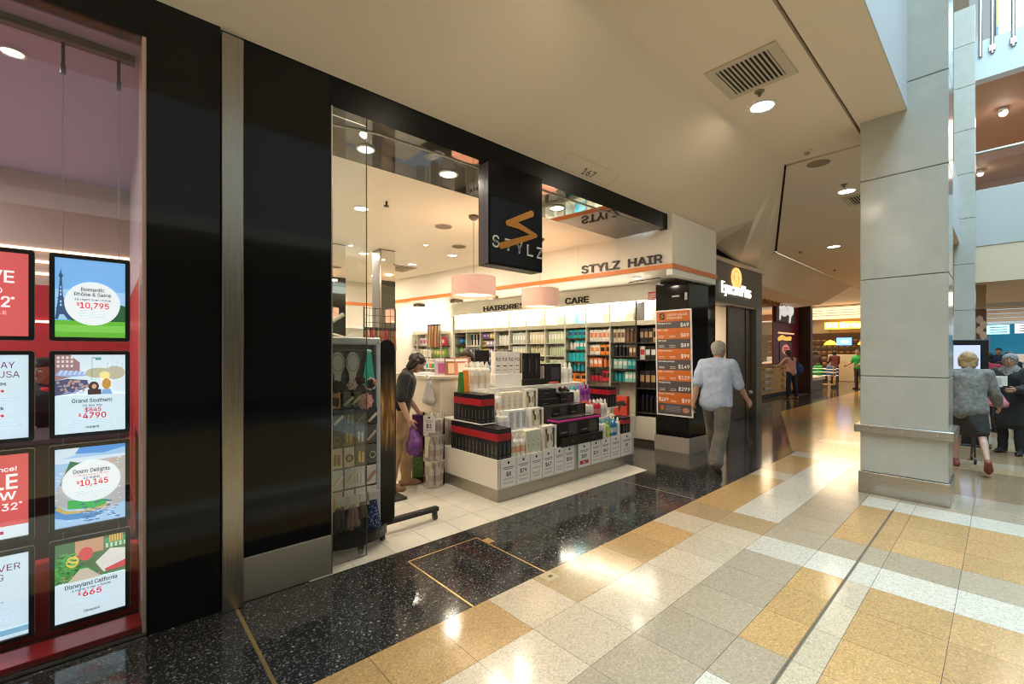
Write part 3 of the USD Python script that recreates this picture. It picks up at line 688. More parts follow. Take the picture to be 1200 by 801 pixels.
def light_at(prim, loc, r, intensity, color=WARM, up=False):
    l = UsdLux.DiskLight.Define(stage, path_for(pth(prim), 'lamp'))
    l.CreateRadiusAttr(r); l.CreateIntensityAttr(intensity); l.CreateColorAttr(Gf.Vec3f(*color))
    l.AddTranslateOp().Set(loc)
    return l
def downlight(loc, r, label, intensity, color=WARM, group=None, lens=8.0):
    t = thing('downlight', label, 'downlight', loc, 0, group)
    ring = trimesh.creation.annulus(r * 0.9, r * 1.12, 0.012, sections=32); ring.apply_translation((0, 0, -0.002))
    obj('trim_ring', ring, WHITE, t)
    obj('lens', cyl((0, 0, -0.001), (0, 0, 0.012), r * 0.92, 28), mat((1, 0.96, 0.88), 0.4, emit=lens), t)
    light_at(t, (0, 0, -0.014), r * 0.85, intensity, color)
    return t
downlight((-0.412, 3.95, 3.384), 0.055, 'small round downlight in the tinted agency ceiling', 40, (1, 0.82, 0.72), lens=1.6)
al = UsdLux.RectLight.Define(stage, '/World/agency_ceiling_lamps'); al.CreateWidthAttr(2.5); al.CreateHeightAttr(1.2); al.CreateIntensityAttr(12); al.CreateColorAttr(Gf.Vec3f(0.85, 0.88, 1.0)); al.AddTranslateOp().Set((-3.0, 5.2, 3.3))  # added unseen area light that lifts the interior behind the window
# ------------------------------------------------------------------ hair shop shell
ROT = 6.414                                   # the shop's right-hand wall is turned a little from the corridor
D = np.array([-math.sin(math.radians(ROT)), math.cos(math.radians(ROT)), 0])
N = np.array([math.cos(math.radians(ROT)), math.sin(math.radians(ROT)), 0])
W0 = np.array([6.99, 3.92, 0])
def W(s, n=0.0, z=0.0):
    return W0 + D * s + N * n + np.array([0, 0, z])
sc_ = thing('ceiling', 'warm cream ceiling of the hair shop', 'ceiling', kind='structure')
obj('board', box((0.2, 4.08, 3.388), (6.1, 11.3, 3.45)), CEIL_SHOP, sc_)
ws = thing('wall_shop', 'cream side and rear walls of the hair shop', 'wall', kind='structure')
obj('side_wall', box((0.85, 3.4, 0), (0.95, 11.2, 3.4)), PAINT, ws)
obj('rear_wall', box((0.85, 11.0, 0), (6.4, 11.1, 3.4)), PAINT, ws)
obj('rear_band', box((0.95, 10.97, 2.80), (5.2, 11.0, 2.87)), ORANGE, ws, label='orange band on the rear wall')
obj('rear_doorway', box((3.85, 10.96, 0), (4.08, 11.0, 2.75)), mat((0.10, 0.085, 0.07), 0.6), ws, label='dark rear doorway')
obj('ledge', box((4.2, 10.7, 2.2), (5.4, 11.0, 2.26)), WHITE, ws)

# white bulkhead with the orange stripe
B0 = np.array([6.03, 3.2, 0])
def Bp(s, n=0.0, z=0.0):
    return B0 + D * s + N * n + np.array([0, 0, z])
bk = thing('bulkhead', 'white dropped bulkhead with orange stripe over the shelf wall', 'bulkhead', kind='structure')
pl_ = [Bp(0)[:2], (7.50, 3.2), (7.62, 3.3), W(0, 0.4)[:2], W(7.9, 0.4)[:2], Bp(7.9)[:2]]
m = prism(pl_, 0.80); m.apply_translation((0, 0, 2.815)); obj('body', m, mat((0.78, 0.72, 0.63), 0.5), bk)
sp = [Bp(0, -0.012)[:2] + np.array([0, -0.012]), (7.515, 3.188), (7.51, 3.24), Bp(0, 0.03)[:2] + np.array([0, 0.02]), Bp(7.8, 0.03)[:2], Bp(7.8, -0.012)[:2]]
m = prism(sp, 0.066); m.apply_translation((0, 0, 2.822)); obj('stripe', m, ORANGE, bk, label='orange stripe')
m = prism([(6.045, 3.203), (7.49, 3.203), (7.49, 3.30), (6.045, 3.30)], 0.09); m.apply_translation((0, 0, 2.728)); obj('lower_lip', m, WHITE, bk)
tx = text('STYLZ  HAIR', 0.122, True, 1.38, 'l', 0.02)
obj('lettering', frame_mesh(Bp(1.52, -0.001, 2.915), -D, Z3, tx), mat((0.015, 0.015, 0.015), 0.4), bk, label='raised black lettering')
# seams in the bulkhead face
obj('seam', [frame_mesh(Bp(s, -0.0005, 2.90), -D, Z3, prism([(0, 0), (0.004, 0), (0.004, 0.48), (0, 0.48)], 0.0006)) for s in (0.85, 1.6, 3.0)], mat((0.55, 0.48, 0.40), 0.6), bk)
# undersize spot boxes under the bulkhead
UND = 2.812
for i, (s, n, lab) in enumerate(((0.75, 0.45, 'nearest the entrance'), (2.55, 0.5, 'right of the right-hand drum lamp'), (4.1, 0.5, 'above the raised wall lettering'), (5.2, 0.5, 'behind the left-hand drum lamp'), (6.6, 0.5, 'deepest in the shop'))):
    p = Bp(s, n, UND)
    if i == 0:
        downlight((p[0], p[1], p[2]), 0.07, 'round white downlight under the white bulkhead, ' + lab, 22, (1, 0.9, 0.75), 'bulkhead lamps', lens=6)
    else:
        t = thing('spot_box', 'square brown recessed spotlight under the bulkhead, ' + lab, 'spotlight', p, ROT, 'bulkhead spot boxes')
        obj('housing', cbox((-0.11, -0.11, -0.07), (0.11, 0.11, 0.0), 0.01), mat((0.16, 0.11, 0.06), 0.5), t)
        obj('lamp_face', cyl((0, 0, -0.072), (0, 0, -0.06), 0.075, 20), mat((0.35, 0.27, 0.16), 0.3), t)
obj('surface_bracket', tube([Bp(1.05, 0.75, 2.806), Bp(0.45, 0.62, 2.806), Bp(0.42, 0.60, 2.79)], 0.007), DARK, bk, label='dark surface conduit')

# ------------------------------------------------------------------ shelf wall
wr = thing('wall_right', 'cream sign wall with black lettering above the lit shelf niches', 'wall', W0, ROT, kind='structure')
obj('sign_panel', box((0, 0, 2.52), (0.34, 5.32, 2.812)), CREAM, wr)
obj('return_panel', box((0.0, 5.32, 0), (0.45, 5.36, 2.812)), CREAM, wr)
obj('rear_sign_panel', box((0.20, 5.36, 2.52), (0.45, 7.9, 2.812)), CREAM, wr)
obj('backing', box((0.36, -0.2, 0), (0.42, 7.9, 2.812)), CREAM, wr)
BL = mat((0.015, 0.015, 0.015), 0.4)
def wall_text(s, u, z, h, w):
    return frame_mesh((-0.001, u, z), (0, -1, 0), Z3, text(s, h, True, w, 'l', 0.02))
obj('lettering', wall_text('HAIRDRESSER', 4.245, 2.565, 0.105, 1.72), BL, wr, label='raised black lettering on the left')
obj('lettering', wall_text('CARE', 1.95, 2.565, 0.115, 0.54), BL, wr, label='raised black lettering on the right')
rs = thing('wall_notice', 'small red notice with white lines beside the black pillar', 'notice', W(0.22, -0.002, 2.53), ROT)
obj('board', box((-0.006, -0.2, -0.02), (0, 0.0, 0.12)), mat((0.65, 0.04, 0.05), 0.4), rs)
obj('print', [box((-0.007, -0.19 + 0.01 * (k % 2), 0.0 + 0.026 * k), (-0.006, -0.012, 0.012 + 0.026 * k)) for k in range(4)], WHITE, rs)

bays = [5.293, 4.857, 4.387, 3.916, 3.472, 2.98, 2.48, 1.98, 1.49, 0.98, 0.46, 0.0]
BAY_NAMES = ['pink and teal bags', 'black and white brush packs', 'purple and yellow packs', 'white bottles with dark trim', 'pale blue-grey cartons', 'pale yellow cartons', 'pale green bottles', 'turquoise packs', 'coral and red packs', 'brown and mint packs', 'black and tan boxes']
SHELFZ = [[2.02, 1.80, 1.58, 1.36, 1.14], [1.76, 1.42, 1.12], [1.93, 1.75, 1.57, 1.39, 1.2], [1.78, 1.48, 1.18], [1.80, 1.54, 1.36, 1.18], [1.80, 1.54, 1.36, 1.18], [1.80, 1.54, 1.36, 1.18], [1.89, 1.66, 1.43, 1.25, 1.03], [1.81, 1.56, 1.33, 1.06], [1.79, 1.54, 1.31, 1.07], [1.78, 1.48, 0.98, 0.55]]
SHELF_IN = mat((0.70, 0.67, 0.56), 0.5)
OLIVE = mat((0.46, 0.44, 0.32), 0.4)
ALU = mat((0.62, 0.62, 0.55), 0.35, metal=0.4)
LED = mat((1.0, 0.95, 0.80), 0.5, emit=40.0, ecol=(1.0, 0.92, 0.74))
SHELF_DK = mat((0.07, 0.05, 0.035), 0.4)
for i in range(11):
    s1, s0 = bays[i], bays[i + 1]
    w = s1 - s0
    black = i == 10
    t = thing('shelf_unit', f'tall shelf unit with lit white niche on top, holding {BAY_NAMES[i]}', 'shelf unit', W(s0), ROT, 'wall shelf units')
    inner = BLACK_MATT if black else SHELF_IN
    obj('divider', cbox((0.0, w - 0.028, 0.48), (0.34, w, 2.515), 0.003), ALU if not black else BLACK_MATT, t)
    obj('back_panel', box((0.33, 0, 0.48), (0.355, w - 0.028, 2.08)), inner, t)
    obj('pelmet', cbox((0.0, 0, 2.085), (0.33, w - 0.028, 2.17), 0.003), OLIVE if not black else SHELF_IN, t)
    obj('niche_back', box((0.30, 0, 2.17), (0.33, w - 0.028, 2.515)), WHITE, t)
    obj('light_strip', box((0.012, 0.01, 2.492), (0.06, w - 0.038, 2.512)), LED, t)
    for z in SHELFZ[i]:
        obj('shelf', cbox((0.01, 0.002, z - 0.018), (0.33, w - 0.03, z), 0.002), SHELF_DK if i in (0, 2, 7, 8, 9, 10) else ALU, t)
    obj('base_cabinet', cbox((0.0, 0.003, 0.085), (0.33, w - 0.003, 0.48), 0.004), CREAM, t)
    if i >= 8:
        obj('drawer_front', cbox((-0.018, 0.005, 0.09), (0.0, w - 0.005, 0.47), 0.003), CREAM, t)
    obj('kick_board', box((0.04, 0, 0), (0.33, w, 0.085)), mat((0.14, 0.12, 0.10), 0.5), t)
def niche_item(s, name, label, cat, fn):
    t = thing(name, label, cat, W(s, 0, 2.17), ROT); fn(t); return t
niche_item(1.56, 'picture_panel', 'turquoise picture panel standing in the lit niche above the turquoise packs', 'picture', lambda t: (obj('panel', cbox((0.2, 0.0, 0.0), (0.215, 0.30, 0.27), 0.002), mat((0.10, 0.55, 0.80), 0.3), t), obj('pale_print', box((0.198, 0.03, 0.04), (0.2, 0.2, 0.17)), mat((0.35, 0.75, 0.90), 0.3), t)))
niche_item(0.53, 'niche_letters', 'pale grey standing brand letters in the niche above the brown and mint packs', 'letters', lambda t: obj('letters', frame_mesh((0.12, 0.37, 0.002), (0, -1, 0), Z3, text('VENITE', 0.07, True, 0.32, 'l', 0.02)), mat((0.55, 0.55, 0.50), 0.4), t))
for s, nm in ((1.0, 'coral and red packs'), (0.52, 'brown and mint packs'), (0.03, 'black and tan boxes'), (2.05, 'pale green bottles'), (2.52, 'pale yellow cartons')):
    niche_item(s, 'display_block', f'cream display block at the right of the lit niche above the {nm}', 'display block', lambda t: obj('block', cbox((0.06, 0.0, 0.001), (0.28, 0.15, 0.25), 0.003), mat((0.74, 0.68, 0.54), 0.5), t))

# products: small prototypes, front towards -y
def C(*a, **k): return mat(*a, rough=k.pop('rough', 0.3), **k)
def carton(w, d, h, col, band, wbox=False):
    def b(t):
        obj('carton', cbox((-w / 2, -d / 2, 0), (w / 2, d / 2, h), 0.002), C(col), t)
        obj('label', box((-w * 0.38, -d / 2 - 0.001, h * 0.35), (w * 0.38, -d / 2, h * 0.75)), C(band), t)
    return b
def bottle(r, h, col, cap):
    def b(t):
        obj('body', lathe([(r, 0), (r, h * 0.72), (r * 0.85, h * 0.8), (r * 0.4, h * 0.84), (r * 0.4, h * 0.86)], 14), C(col), t, smooth=40)
        obj('cap', lathe([(r * 0.5, h * 0.86), (r * 0.5, h * 0.98), (r * 0.42, h)], 12), C(cap), t, smooth=40)
    return b
def tub(r, h, col, cap):
    def b(t):
        obj('body', lathe([(r * 0.92, 0), (r, h * 0.1), (r, h * 0.7)], 16), C(col), t, smooth=40)
        obj('lid', lathe([(r * 1.03, h * 0.7), (r * 1.03, h * 0.96), (r * 0.98, h)], 16), C(cap), t, smooth=40)
    return b
def hang_bag(r, h, col, trim):
    def b(t):
        m = trimesh.creation.icosphere(2, 1.0); m.apply_scale((r, r * 0.55, h * 0.42)); m.apply_translation((0, 0, h * 0.45))
        obj('bag', m, C(col, rough=0.5), t, smooth=True)
        obj('strap', tube([(-r * 0.5, 0, h * 0.75), (-r * 0.2, 0, h), (r * 0.2, 0, h), (r * 0.5, 0, h * 0.75)], 0.006, 6), C(trim), t)
    return b
def brush_pack(w, h, col, handle):
    def b(t):
        obj('card', cbox((-w / 2, 0.0, 0), (w / 2, 0.008, h), 0.001), C(col), t)
        obj('handle', cyl((0, -0.012, h * 0.06), (0, -0.012, h * 0.5), w * 0.16, 8), C(handle), t)
        obj('bristle_head', cyl((0, -0.014, h * 0.5), (0, -0.014, h * 0.92), w * 0.3, 10), C(handle, rough=0.7), t)
    return b
PURP, YEL, LIL, NAVY, ORG, TEAL = (0.16, 0.06, 0.28), (0.72, 0.60, 0.06), (0.48, 0.38, 0.60), (0.05, 0.06, 0.20), (0.85, 0.28, 0.05), (0.02, 0.35, 0.42)
TURQ, TURQ2, WHT, CRM, BRN, MINT, CORAL, REDC, BLK, TAN = (0.01, 0.48, 0.52), (0.02, 0.40, 0.55), (0.85, 0.84, 0.80), (0.75, 0.68, 0.52), (0.22, 0.11, 0.06), (0.30, 0.62, 0.56), (0.85, 0.26, 0.10), (0.55, 0.03, 0.06), (0.015, 0.015, 0.016), (0.52, 0.32, 0.14)
PINK, BLU, GRN = (0.55, 0.08, 0.25), (0.04, 0.18, 0.45), (0.22, 0.42, 0.10)
PBG, PYL, PGR = (0.52, 0.60, 0.58), (0.68, 0.64, 0.42), (0.58, 0.66, 0.48)
NM = {PURP: 'purple', YEL: 'yellow', LIL: 'lilac', NAVY: 'navy', ORG: 'orange', TEAL: 'teal', TURQ: 'turquoise', TURQ2: 'blue-turquoise', WHT: 'white', CRM: 'cream', BRN: 'brown', MINT: 'mint', CORAL: 'coral', REDC: 'red', BLK: 'black', TAN: 'tan', PINK: 'pink', BLU: 'blue', GRN: 'green', PBG: 'pale blue-grey', PYL: 'pale yellow', PGR: 'pale green'}
# (bay, shelf from the top, [(kind, colour, second colour, how many)])
STOCK = [
    (0, 0, [('bag', PINK, TEAL, 1), ('bag', TEAL, PINK, 1)]), (0, 1, [('bag', BLU, TURQ, 1), ('bag', TURQ, BLU, 1)]), (0, 2, [('bag', GRN, YEL, 2)]), (0, 3, [('bag', YEL, GRN, 2)]),
    (1, 0, [('brush', WHT, BLK, 4)]), (1, 1, [('brush', WHT, NAVY, 4)]), (1, 2, [('carton', WHT, BLK, 4)]),
    (2, 0, [('carton', PURP, LIL, 2), ('carton', YEL, WHT, 2)]), (2, 1, [('carton', YEL, PURP, 1), ('carton', LIL, WHT, 3)]), (2, 2, [('carton', YEL, LIL, 2), ('carton', PURP, WHT, 2)]), (2, 3, [('carton', LIL, WHT, 1), ('carton', YEL, WHT, 1), ('carton', NAVY, WHT, 2)]), (2, 4, [('carton', ORG, WHT, 1), ('carton', BLU, WHT, 2), ('carton', BLK, WHT, 1)]),
    (3, 0, [('bottle', WHT, BRN, 4), ('tub', BRN, PINK, 1)]), (3, 1, [('bottle', CRM, BRN, 4), ('tub', PINK, BRN, 1)]), (3, 2, [('bottle', WHT, BRN, 5)]),
    (4, 0, [('carton', PBG, WHT, 6)]), (4, 1, [('carton', PBG, CRM, 6)]), (4, 2, [('tub', PBG, BLK, 6)]), (4, 3, [('tub', WHT, PBG, 6)]),
    (5, 0, [('carton', PYL, WHT, 6)]), (5, 1, [('bottle', PYL, CRM, 7)]), (5, 2, [('tub', PYL, BLK, 6)]), (5, 3, [('tub', WHT, PYL, 6)]),
    (6, 0, [('carton', PGR, WHT, 6)]), (6, 1, [('bottle', PGR, WHT, 8)]), (6, 2, [('tub', PGR, WHT, 6)]), (6, 3, [('bottle', WHT, PGR, 7)]),
    (7, 0, [('carton', TURQ, NAVY, 4)]), (7, 1, [('bottle', WHT, TURQ, 2), ('carton', TURQ, WHT, 3)]), (7, 2, [('carton', TURQ, TURQ2, 5)]), (7, 3, [('bottle', TURQ2, WHT, 5)]), (7, 4, [('carton', ORG, BLK, 3)]),
    (8, 0, [('carton', WHT, CORAL, 5)]), (8, 1, [('carton', WHT, ORG, 2), ('carton', ORG, BLK, 2)]), (8, 2, [('carton', CORAL, WHT, 3), ('bottle', CORAL, WHT, 2)]), (8, 3, [('tub', REDC, BLK, 3), ('carton', REDC, BLK, 2)]),
    (9, 0, [('carton', CRM, BRN, 3), ('bottle', BRN, CRM, 3)]), (9, 1, [('bottle', BLK, WHT, 4), ('carton', BRN, CRM, 2)]), (9, 2, [('carton', MINT, WHT, 3), ('carton', TEAL, MINT, 2)]), (9, 3, [('bottle', TEAL, BLK, 3), ('carton', MINT, WHT, 3)]),
    (10, 0, [('carton', BLK, TAN, 3), ('carton', TAN, BLK, 1), ('carton', WHT, BLK, 1)]), (10, 1, [('carton', WHT, REDC, 1), ('carton', BLK, WHT, 2), ('carton', MINT, BLK, 1)]), (10, 2, [('carton', BLK, TAN, 4)]), (10, 3, [('bottle', BLK, NAVY, 5)])]
ORD = ['top', 'second', 'third', 'fourth', 'fifth']
NTH = ['first', 'second', 'third', 'fourth', 'fifth', 'sixth', 'seventh', 'eighth', 'ninth', 'tenth', 'eleventh', 'twelfth', 'thirteenth']
def placed(q, k):
    return '' if k == 1 else ('left ' if q == 0 else 'right ') if k == 2 else 'leftmost ' if q == 0 else 'rightmost ' if q == k - 1 else f'{NTH[q]} from left '
for bay, sh, rowspec in STOCK:
    s1, s0 = bays[bay], bays[bay + 1]
    z = SHELFZ[bay][sh]
    ztop = 2.08 if sh == 0 else SHELFZ[bay][sh - 1] - 0.02
    avail = ztop - z
    cnt = sum(r[3] for r in rowspec); pitch = (s1 - s0 - 0.05) / cnt
    u = s1 - 0.028 - 0.012
    for kind, col, col2, k in rowspec:
        h = avail * {'bag': 0.92, 'brush': 0.93, 'carton': 0.84, 'bottle': 0.86, 'tub': 0.6}[kind]
        h = min(h, 0.30)
        w = pitch * 0.92
        noun = {'carton': 'carton', 'bottle': 'bottle', 'tub': 'tub', 'bag': 'hanging bag', 'brush': 'brush pack'}[kind]
        where = f'on the {ORD[sh]} shelf holding {BAY_NAMES[bay]}'
        for q in range(k):
            ss = u - pitch / 2; u -= pitch
            key = (kind, col, col2, round(w, 3), round(h, 3))
            bl = {'carton': lambda: carton(w, 0.11, h, col, col2), 'bottle': lambda: bottle(min(w / 2, 0.035), h, col, col2), 'tub': lambda: tub(min(w / 2, 0.042), h, col, col2), 'bag': lambda: hang_bag(w / 2, h, col, col2), 'brush': lambda: brush_pack(w, h, col, col2)}[kind]()
            item(key, noun.replace(' ', '_'), bl, f'{placed(q, k)}{NM[col]} {noun} {where}', noun.split()[-1], W(ss, 0.14, z + 0.0005), ROT - 90, f'{NM[col]} {noun}s {where}')

# ---- farther run of lit shelves at the left, and the rack of hair pieces
for k, (s1, s0, nm) in enumerate(((7.8, 6.95, 'pink and white packs'), (6.95, 6.35, 'pale cards'), (6.35, 5.85, 'red and lime packs'))):
    w = s1 - s0
    t = thing('rear_shelf_unit', f'lit shelf unit deep in the shop holding {nm}', 'shelf unit', W(s0, 0.10), ROT, 'rear lit shelf units')
    obj('divider', cbox((0.0, w - 0.03, 0), (0.3, w, 2.515), 0.003), ALU, t)
    obj('back_panel', box((0.3, 0, 0.05), (0.33, w - 0.03, 2.12)), mat((0.62, 0.47, 0.30), 0.5), t)
    obj('niche_back', box((0.27, 0, 2.17), (0.3, w - 0.03, 2.515)), WHITE, t)
    obj('pelmet', box((0.0, 0, 2.10), (0.3, w - 0.03, 2.17)), CREAM, t)
    obj('light_strip', box((0.012, 0.01, 2.492), (0.06, w - 0.04, 2.512)), LED, t)
    for z in (1.78, 1.48, 1.18, 0.88):
        obj('shelf', cbox((0.01, 0.002, z - 0.02), (0.3, w - 0.03, z), 0.002), SHELF_DK, t)
    cols = [[(WHT, PINK), (PINK, WHT), (CRM, REDC)], [(WHT, PINK), (WHT, CRM)], [(REDC, WHT), (GRN, YEL), (REDC, YEL)]][k]
    for sh, z in enumerate((1.78, 1.48, 1.18)):
        n = 4
        col, col2 = cols[sh % len(cols)]
        for q in range(n):
            pit = (w - 0.06) / n
            item(('rc', k, sh), 'carton', carton(pit * 0.9, 0.1, 0.22, col, col2), f'{placed(n - 1 - q, n)}{NM[col]} carton, {ORD[sh]} deep shelf with {nm}', 'carton', W(s0 + 0.03 + pit * (q + 0.5), 0.24, z + 0.0005), ROT - 90, f'{NM[col]} cartons on the {ORD[sh]} shelf of the deep unit with {nm}')
rk = thing('hair_piece_rack', 'rack stand for hanging hair pieces near the desk', 'rack', W(5.62, -0.35), ROT)
obj('upright', [cyl((0, u, 0), (0, u, 2.32), 0.012, 8) for u in (-0.25, 0.27)], CHROME, rk)
obj('rail', [cyl((0, -0.25, z), (0, 0.27, z), 0.009, 8) for z in (2.30, 1.62)], CHROME, rk)
obj('tray', [cbox((-0.14, -0.26, z - 0.02), (0.14, 0.28, z), 0.003) for z in (1.44, 1.22, 0.3)], WHITE, rk)
obj('foot', cbox((-0.2, -0.28, 0), (0.2, 0.3, 0.03), 0.005), DARK, rk)
HAIR = [(0.20, 0.09, 0.04), (0.45, 0.25, 0.10), (0.08, 0.04, 0.03), (0.62, 0.42, 0.20), (0.30, 0.06, 0.04)]
HN = ['chestnut', 'light brown', 'black-brown', 'blonde', 'auburn']
def tress(col, L):
    def b(t):
        ms = []
        r2 = random.Random(int(col[0] * 1000))
        for k in range(6):
            x = r2.uniform(-0.02, 0.02); y = r2.uniform(-0.012, 0.012)
            ms.append(tube([(x * 0.4, y * 0.4, 0), (x, y, -L * 0.5), (x * 1.2 + r2.uniform(-.01, .01), y, -L)], 0.009, 5))
        obj('strands', ms, mat(col, 0.4), t)
        obj('clip', cbox((-0.02, -0.012, -0.02), (0.02, 0.012, 0.012), 0.003), DARK, t)
    return b
for q in range(10):
    c = HAIR[q % 5]
    item(('tress', q % 5), 'hair_piece', tress(c, 0.55), f'{HN[q % 5]} hair piece on the rack near the desk, {NTH[9 - q]} from the left', 'hair piece', W(5.42 + q * 0.047, -0.35, 2.285), ROT, f'{HN[q % 5]} hair pieces on the rack')
for q in range(8):
    col = [GRN, ORG, CRM, TEAL][q % 4]
    item(('jar', q % 4), 'jar', tub(0.03, 0.16, col, WHT), f'small {NM[col]} jar on the tray of the hair piece rack, {NTH[7 - q]} from the left', 'jar', W(5.4 + 0.062 * q, -0.40, 1.2205), ROT - 90, f'{NM[col]} jars on the rack tray')

# ---- mirrored columns
MIRROR = mat((0.80, 0.80, 0.76), 0.02, metal=1.0)
for x, y, lab in ((3.62, 7.2, 'the right-hand one'), (2.80, 7.35, 'the left-hand one')):
    t = thing('mirror_column', f'mirror clad square column inside the shop, {lab} seen past the accessory stand', 'column', kind='structure')
    obj('core', box((x - 0.14, y, 0), (x + 0.14, y + 0.3, 3.387)), GREY, t)
    obj('mirror', box((x - 0.12, y - 0.012, 0.1), (x + 0.14, y - 0.001, 3.37)), MIRROR, t)
    obj('edge_strip', box((x - 0.15, y - 0.02, 0), (x - 0.122, y + 0.02, 3.387)), mat((0.36, 0.33, 0.28), 0.3, metal=0.8), t)

# ---- shop ceiling fittings
for x, y, r, lab in ((2.526, 3.72, 0.085, 'in the mirror soffit left of the hanging sign'), (4.107, 3.69, 0.085, 'in the mirror soffit right of the hanging sign'), (2.33, 5.33, 0.085, 'seen through the glass side panel'), (1.68, 3.75, 0.07, 'in the mirror soffit behind the glass side panel'), (4.25, 5.0, 0.085, 'added unseen above the display, left of two behind the hanging sign'), (4.75, 5.0, 0.085, 'added unseen above the display, right of two behind the hanging sign'), (3.42, 7.70, 0.085, 'left of the mirrored column top'), (4.68, 6.77, 0.085, 'beside the dark speaker discs'), (4.56, 8.0, 0.085, 'by the ceiling vent')):  # the two behind the hanging sign are unseen, added to brighten the display
    z = 3.383
    downlight((x, y, z), r, f'bright round shop downlight {lab}', SHOP_LAMP, (1, 0.86, 0.66), 'shop downlights', lens=9)
for x, y in ((3.0, 7.28), (3.81, 8.1), (3.91, 6.42)):
    downlight((x, y, 3.384), 0.04, f'tiny bright ceiling lamp {"left of the left mirrored column" if x < 3.5 else "just left of the right mirrored column" if y > 8 else "among the speaker discs"}', 15, (1, 0.86, 0.66), 'tiny shop lamps', lens=6)
for x, y in ((3.3, 9.3), (2.4, 9.8), (4.6, 9.8)):     # rear of the shop
    downlight((x, y, 3.384), 0.08, f'shop downlight far at the rear, {"left" if x < 3 else "middle" if x < 4 else "right"}', SHOP_LAMP * 0.8, (1, 0.86, 0.66), 'rear shop downlights', lens=6)
for x, y, lab in ((3.53, 5.32, 'nearer'), (4.39, 6.15, 'farther')):
    t = thing('ceiling_speaker', f'flat round dark ceiling speaker in the shop, the {lab} one', 'speaker', (x, y, 3.388), 0, 'shop speakers')
    obj('grille', cyl((0, 0, -0.012), (0, 0, 0), 0.11, 28), mat((0.22, 0.17, 0.12), 0.7), t)
    obj('rim', trimesh.creation.annulus(0.108, 0.125, 0.016, sections=28), mat((0.5, 0.42, 0.33), 0.5), t)
t = thing('ceiling_vent', 'square louvred air diffuser in the shop ceiling', 'vent', (4.55, 8.6, 3.388), 0)
obj('frame', [cbox((-0.3 + 0.07 * k, -0.3 + 0.07 * k, -0.012 - 0.008 * k), (0.3 - 0.07 * k, 0.3 - 0.07 * k, -0.008 * k), 0.002) for k in range(4)], mat((0.30, 0.24, 0.17), 0.6), t)
t = thing('sprinkler', 'tiny dark sprinkler head on the shop ceiling left of centre', 'sprinkler', (2.45, 4.9, 3.388), 0)
obj('stem', cyl((0, 0, -0.05), (0, 0, 0), 0.012, 8), DARK, t); obj('plate', cyl((0, 0, -0.06), (0, 0, -0.05), 0.03, 12), DARK, t)

# ---- pendant drum lamps
SHADE = mat((0.60, 0.34, 0.26), 0.75, emit=0.12, ecol=(1.0, 0.62, 0.50))
for x, y, z0, z1, lab in ((3.552, 4.65, 2.335, 2.585, 'left of the hanging sign'), (5.037, 4.88, 2.31, 2.595, 'below the hanging sign')):
    t = thing('pendant_lamp', f'pale pink drum pendant lamp {lab}', 'lamp', (x, y, 0), 0, 'drum pendants')
    R = 0.29
    v = trimesh.creation.annulus(R - 0.006, R, z1 - z0, sections=48); v.apply_translation((0, 0, (z0 + z1) / 2))
    obj('shade', v, SHADE, t, smooth=40)
    obj('inner_band', [(lambda a: (a.apply_translation((0, 0, z)), a)[1])(trimesh.creation.annulus(R - 0.002, R + 0.003, 0.012, sections=48)) for z in (z0 + 0.006, z1 - 0.006)], mat((0.75, 0.55, 0.45), 0.6), t)
    obj('diffuser', cyl((0, 0, z0 + 0.03), (0, 0, z0 + 0.036), R - 0.02, 36), mat((1, 0.85, 0.65), 0.5, emit=2.0, ecol=(1.0, 0.72, 0.42)), t)
    obj('frame', [cyl((0, 0, z1 - 0.02), (R * math.cos(a), R * math.sin(a), z1 - 0.02), 0.004, 6) for a in (0, 2.09, 4.19)], CHROME, t)
    obj('cord', cyl((0, 0, z1 - 0.03), (0, 0, 3.388), 0.005, 6), mat((0.25, 0.2, 0.16), 0.5), t)
    obj('canopy', lathe([(0.03, 3.33), (0.065, 3.36), (0.065, 3.388)], 20), mat((0.12, 0.09, 0.07), 0.5), t, smooth=40)
    b = UsdLux.SphereLight.Define(stage, path_for(pth(t), 'bulb')); b.CreateRadiusAttr(0.05); b.CreateIntensityAttr(28); b.CreateColorAttr(Gf.Vec3f(1.0, 0.72, 0.45)); b.AddTranslateOp().Set((0, 0, (z0 + z1) / 2 + 0.02))

# ------------------------------------------------------------------ service desk
dk = thing('service_desk', 'tall cream reception desk behind the product display', 'desk')
DESK = mat((0.70, 0.63, 0.52), 0.45)
obj('side_wing', cbox((3.10, 4.76, 0.0), (3.65, 5.95, 1.265), 0.006), DESK, dk)
obj('front_wing', cbox((3.65, 4.76, 0.0), (5.2, 5.25, 1.265), 0.006), DESK, dk)
obj('worktop', prism([(3.08, 4.74), (5.22, 4.74), (5.22, 5.28), (3.68, 5.28), (3.68, 5.98), (3.08, 5.98)], 0.032).apply_translation((0, 0, 1.266)), mat((0.58, 0.54, 0.46), 0.25), dk)
obj('kick_board', box((3.092, 4.8, 0.0), (3.1, 5.9, 0.12)), PLINTH, dk)
ZT = 1.2985
for x0, x1, lab in ((3.83, 4.10, 'left'), (4.2, 4.55, 'right')):
    t = thing('till_monitor', f'black till screen seen from behind on the desk, the {lab} one', 'monitor', ((x0 + x1) / 2, 5.0, ZT), 4, 'till screens')
    w = (x1 - x0)
    obj('housing', cbox((-w / 2, -0.015, 0.13), (w / 2, 0.02, 0.34), 0.008), mat((0.015, 0.015, 0.017), 0.25), t)
    obj('stand', [cbox((-0.03, 0.0, 0.01), (0.03, 0.03, 0.2), 0.004), cbox((-0.1, -0.07, 0), (0.1, 0.09, 0.015), 0.004)], DARK, t)
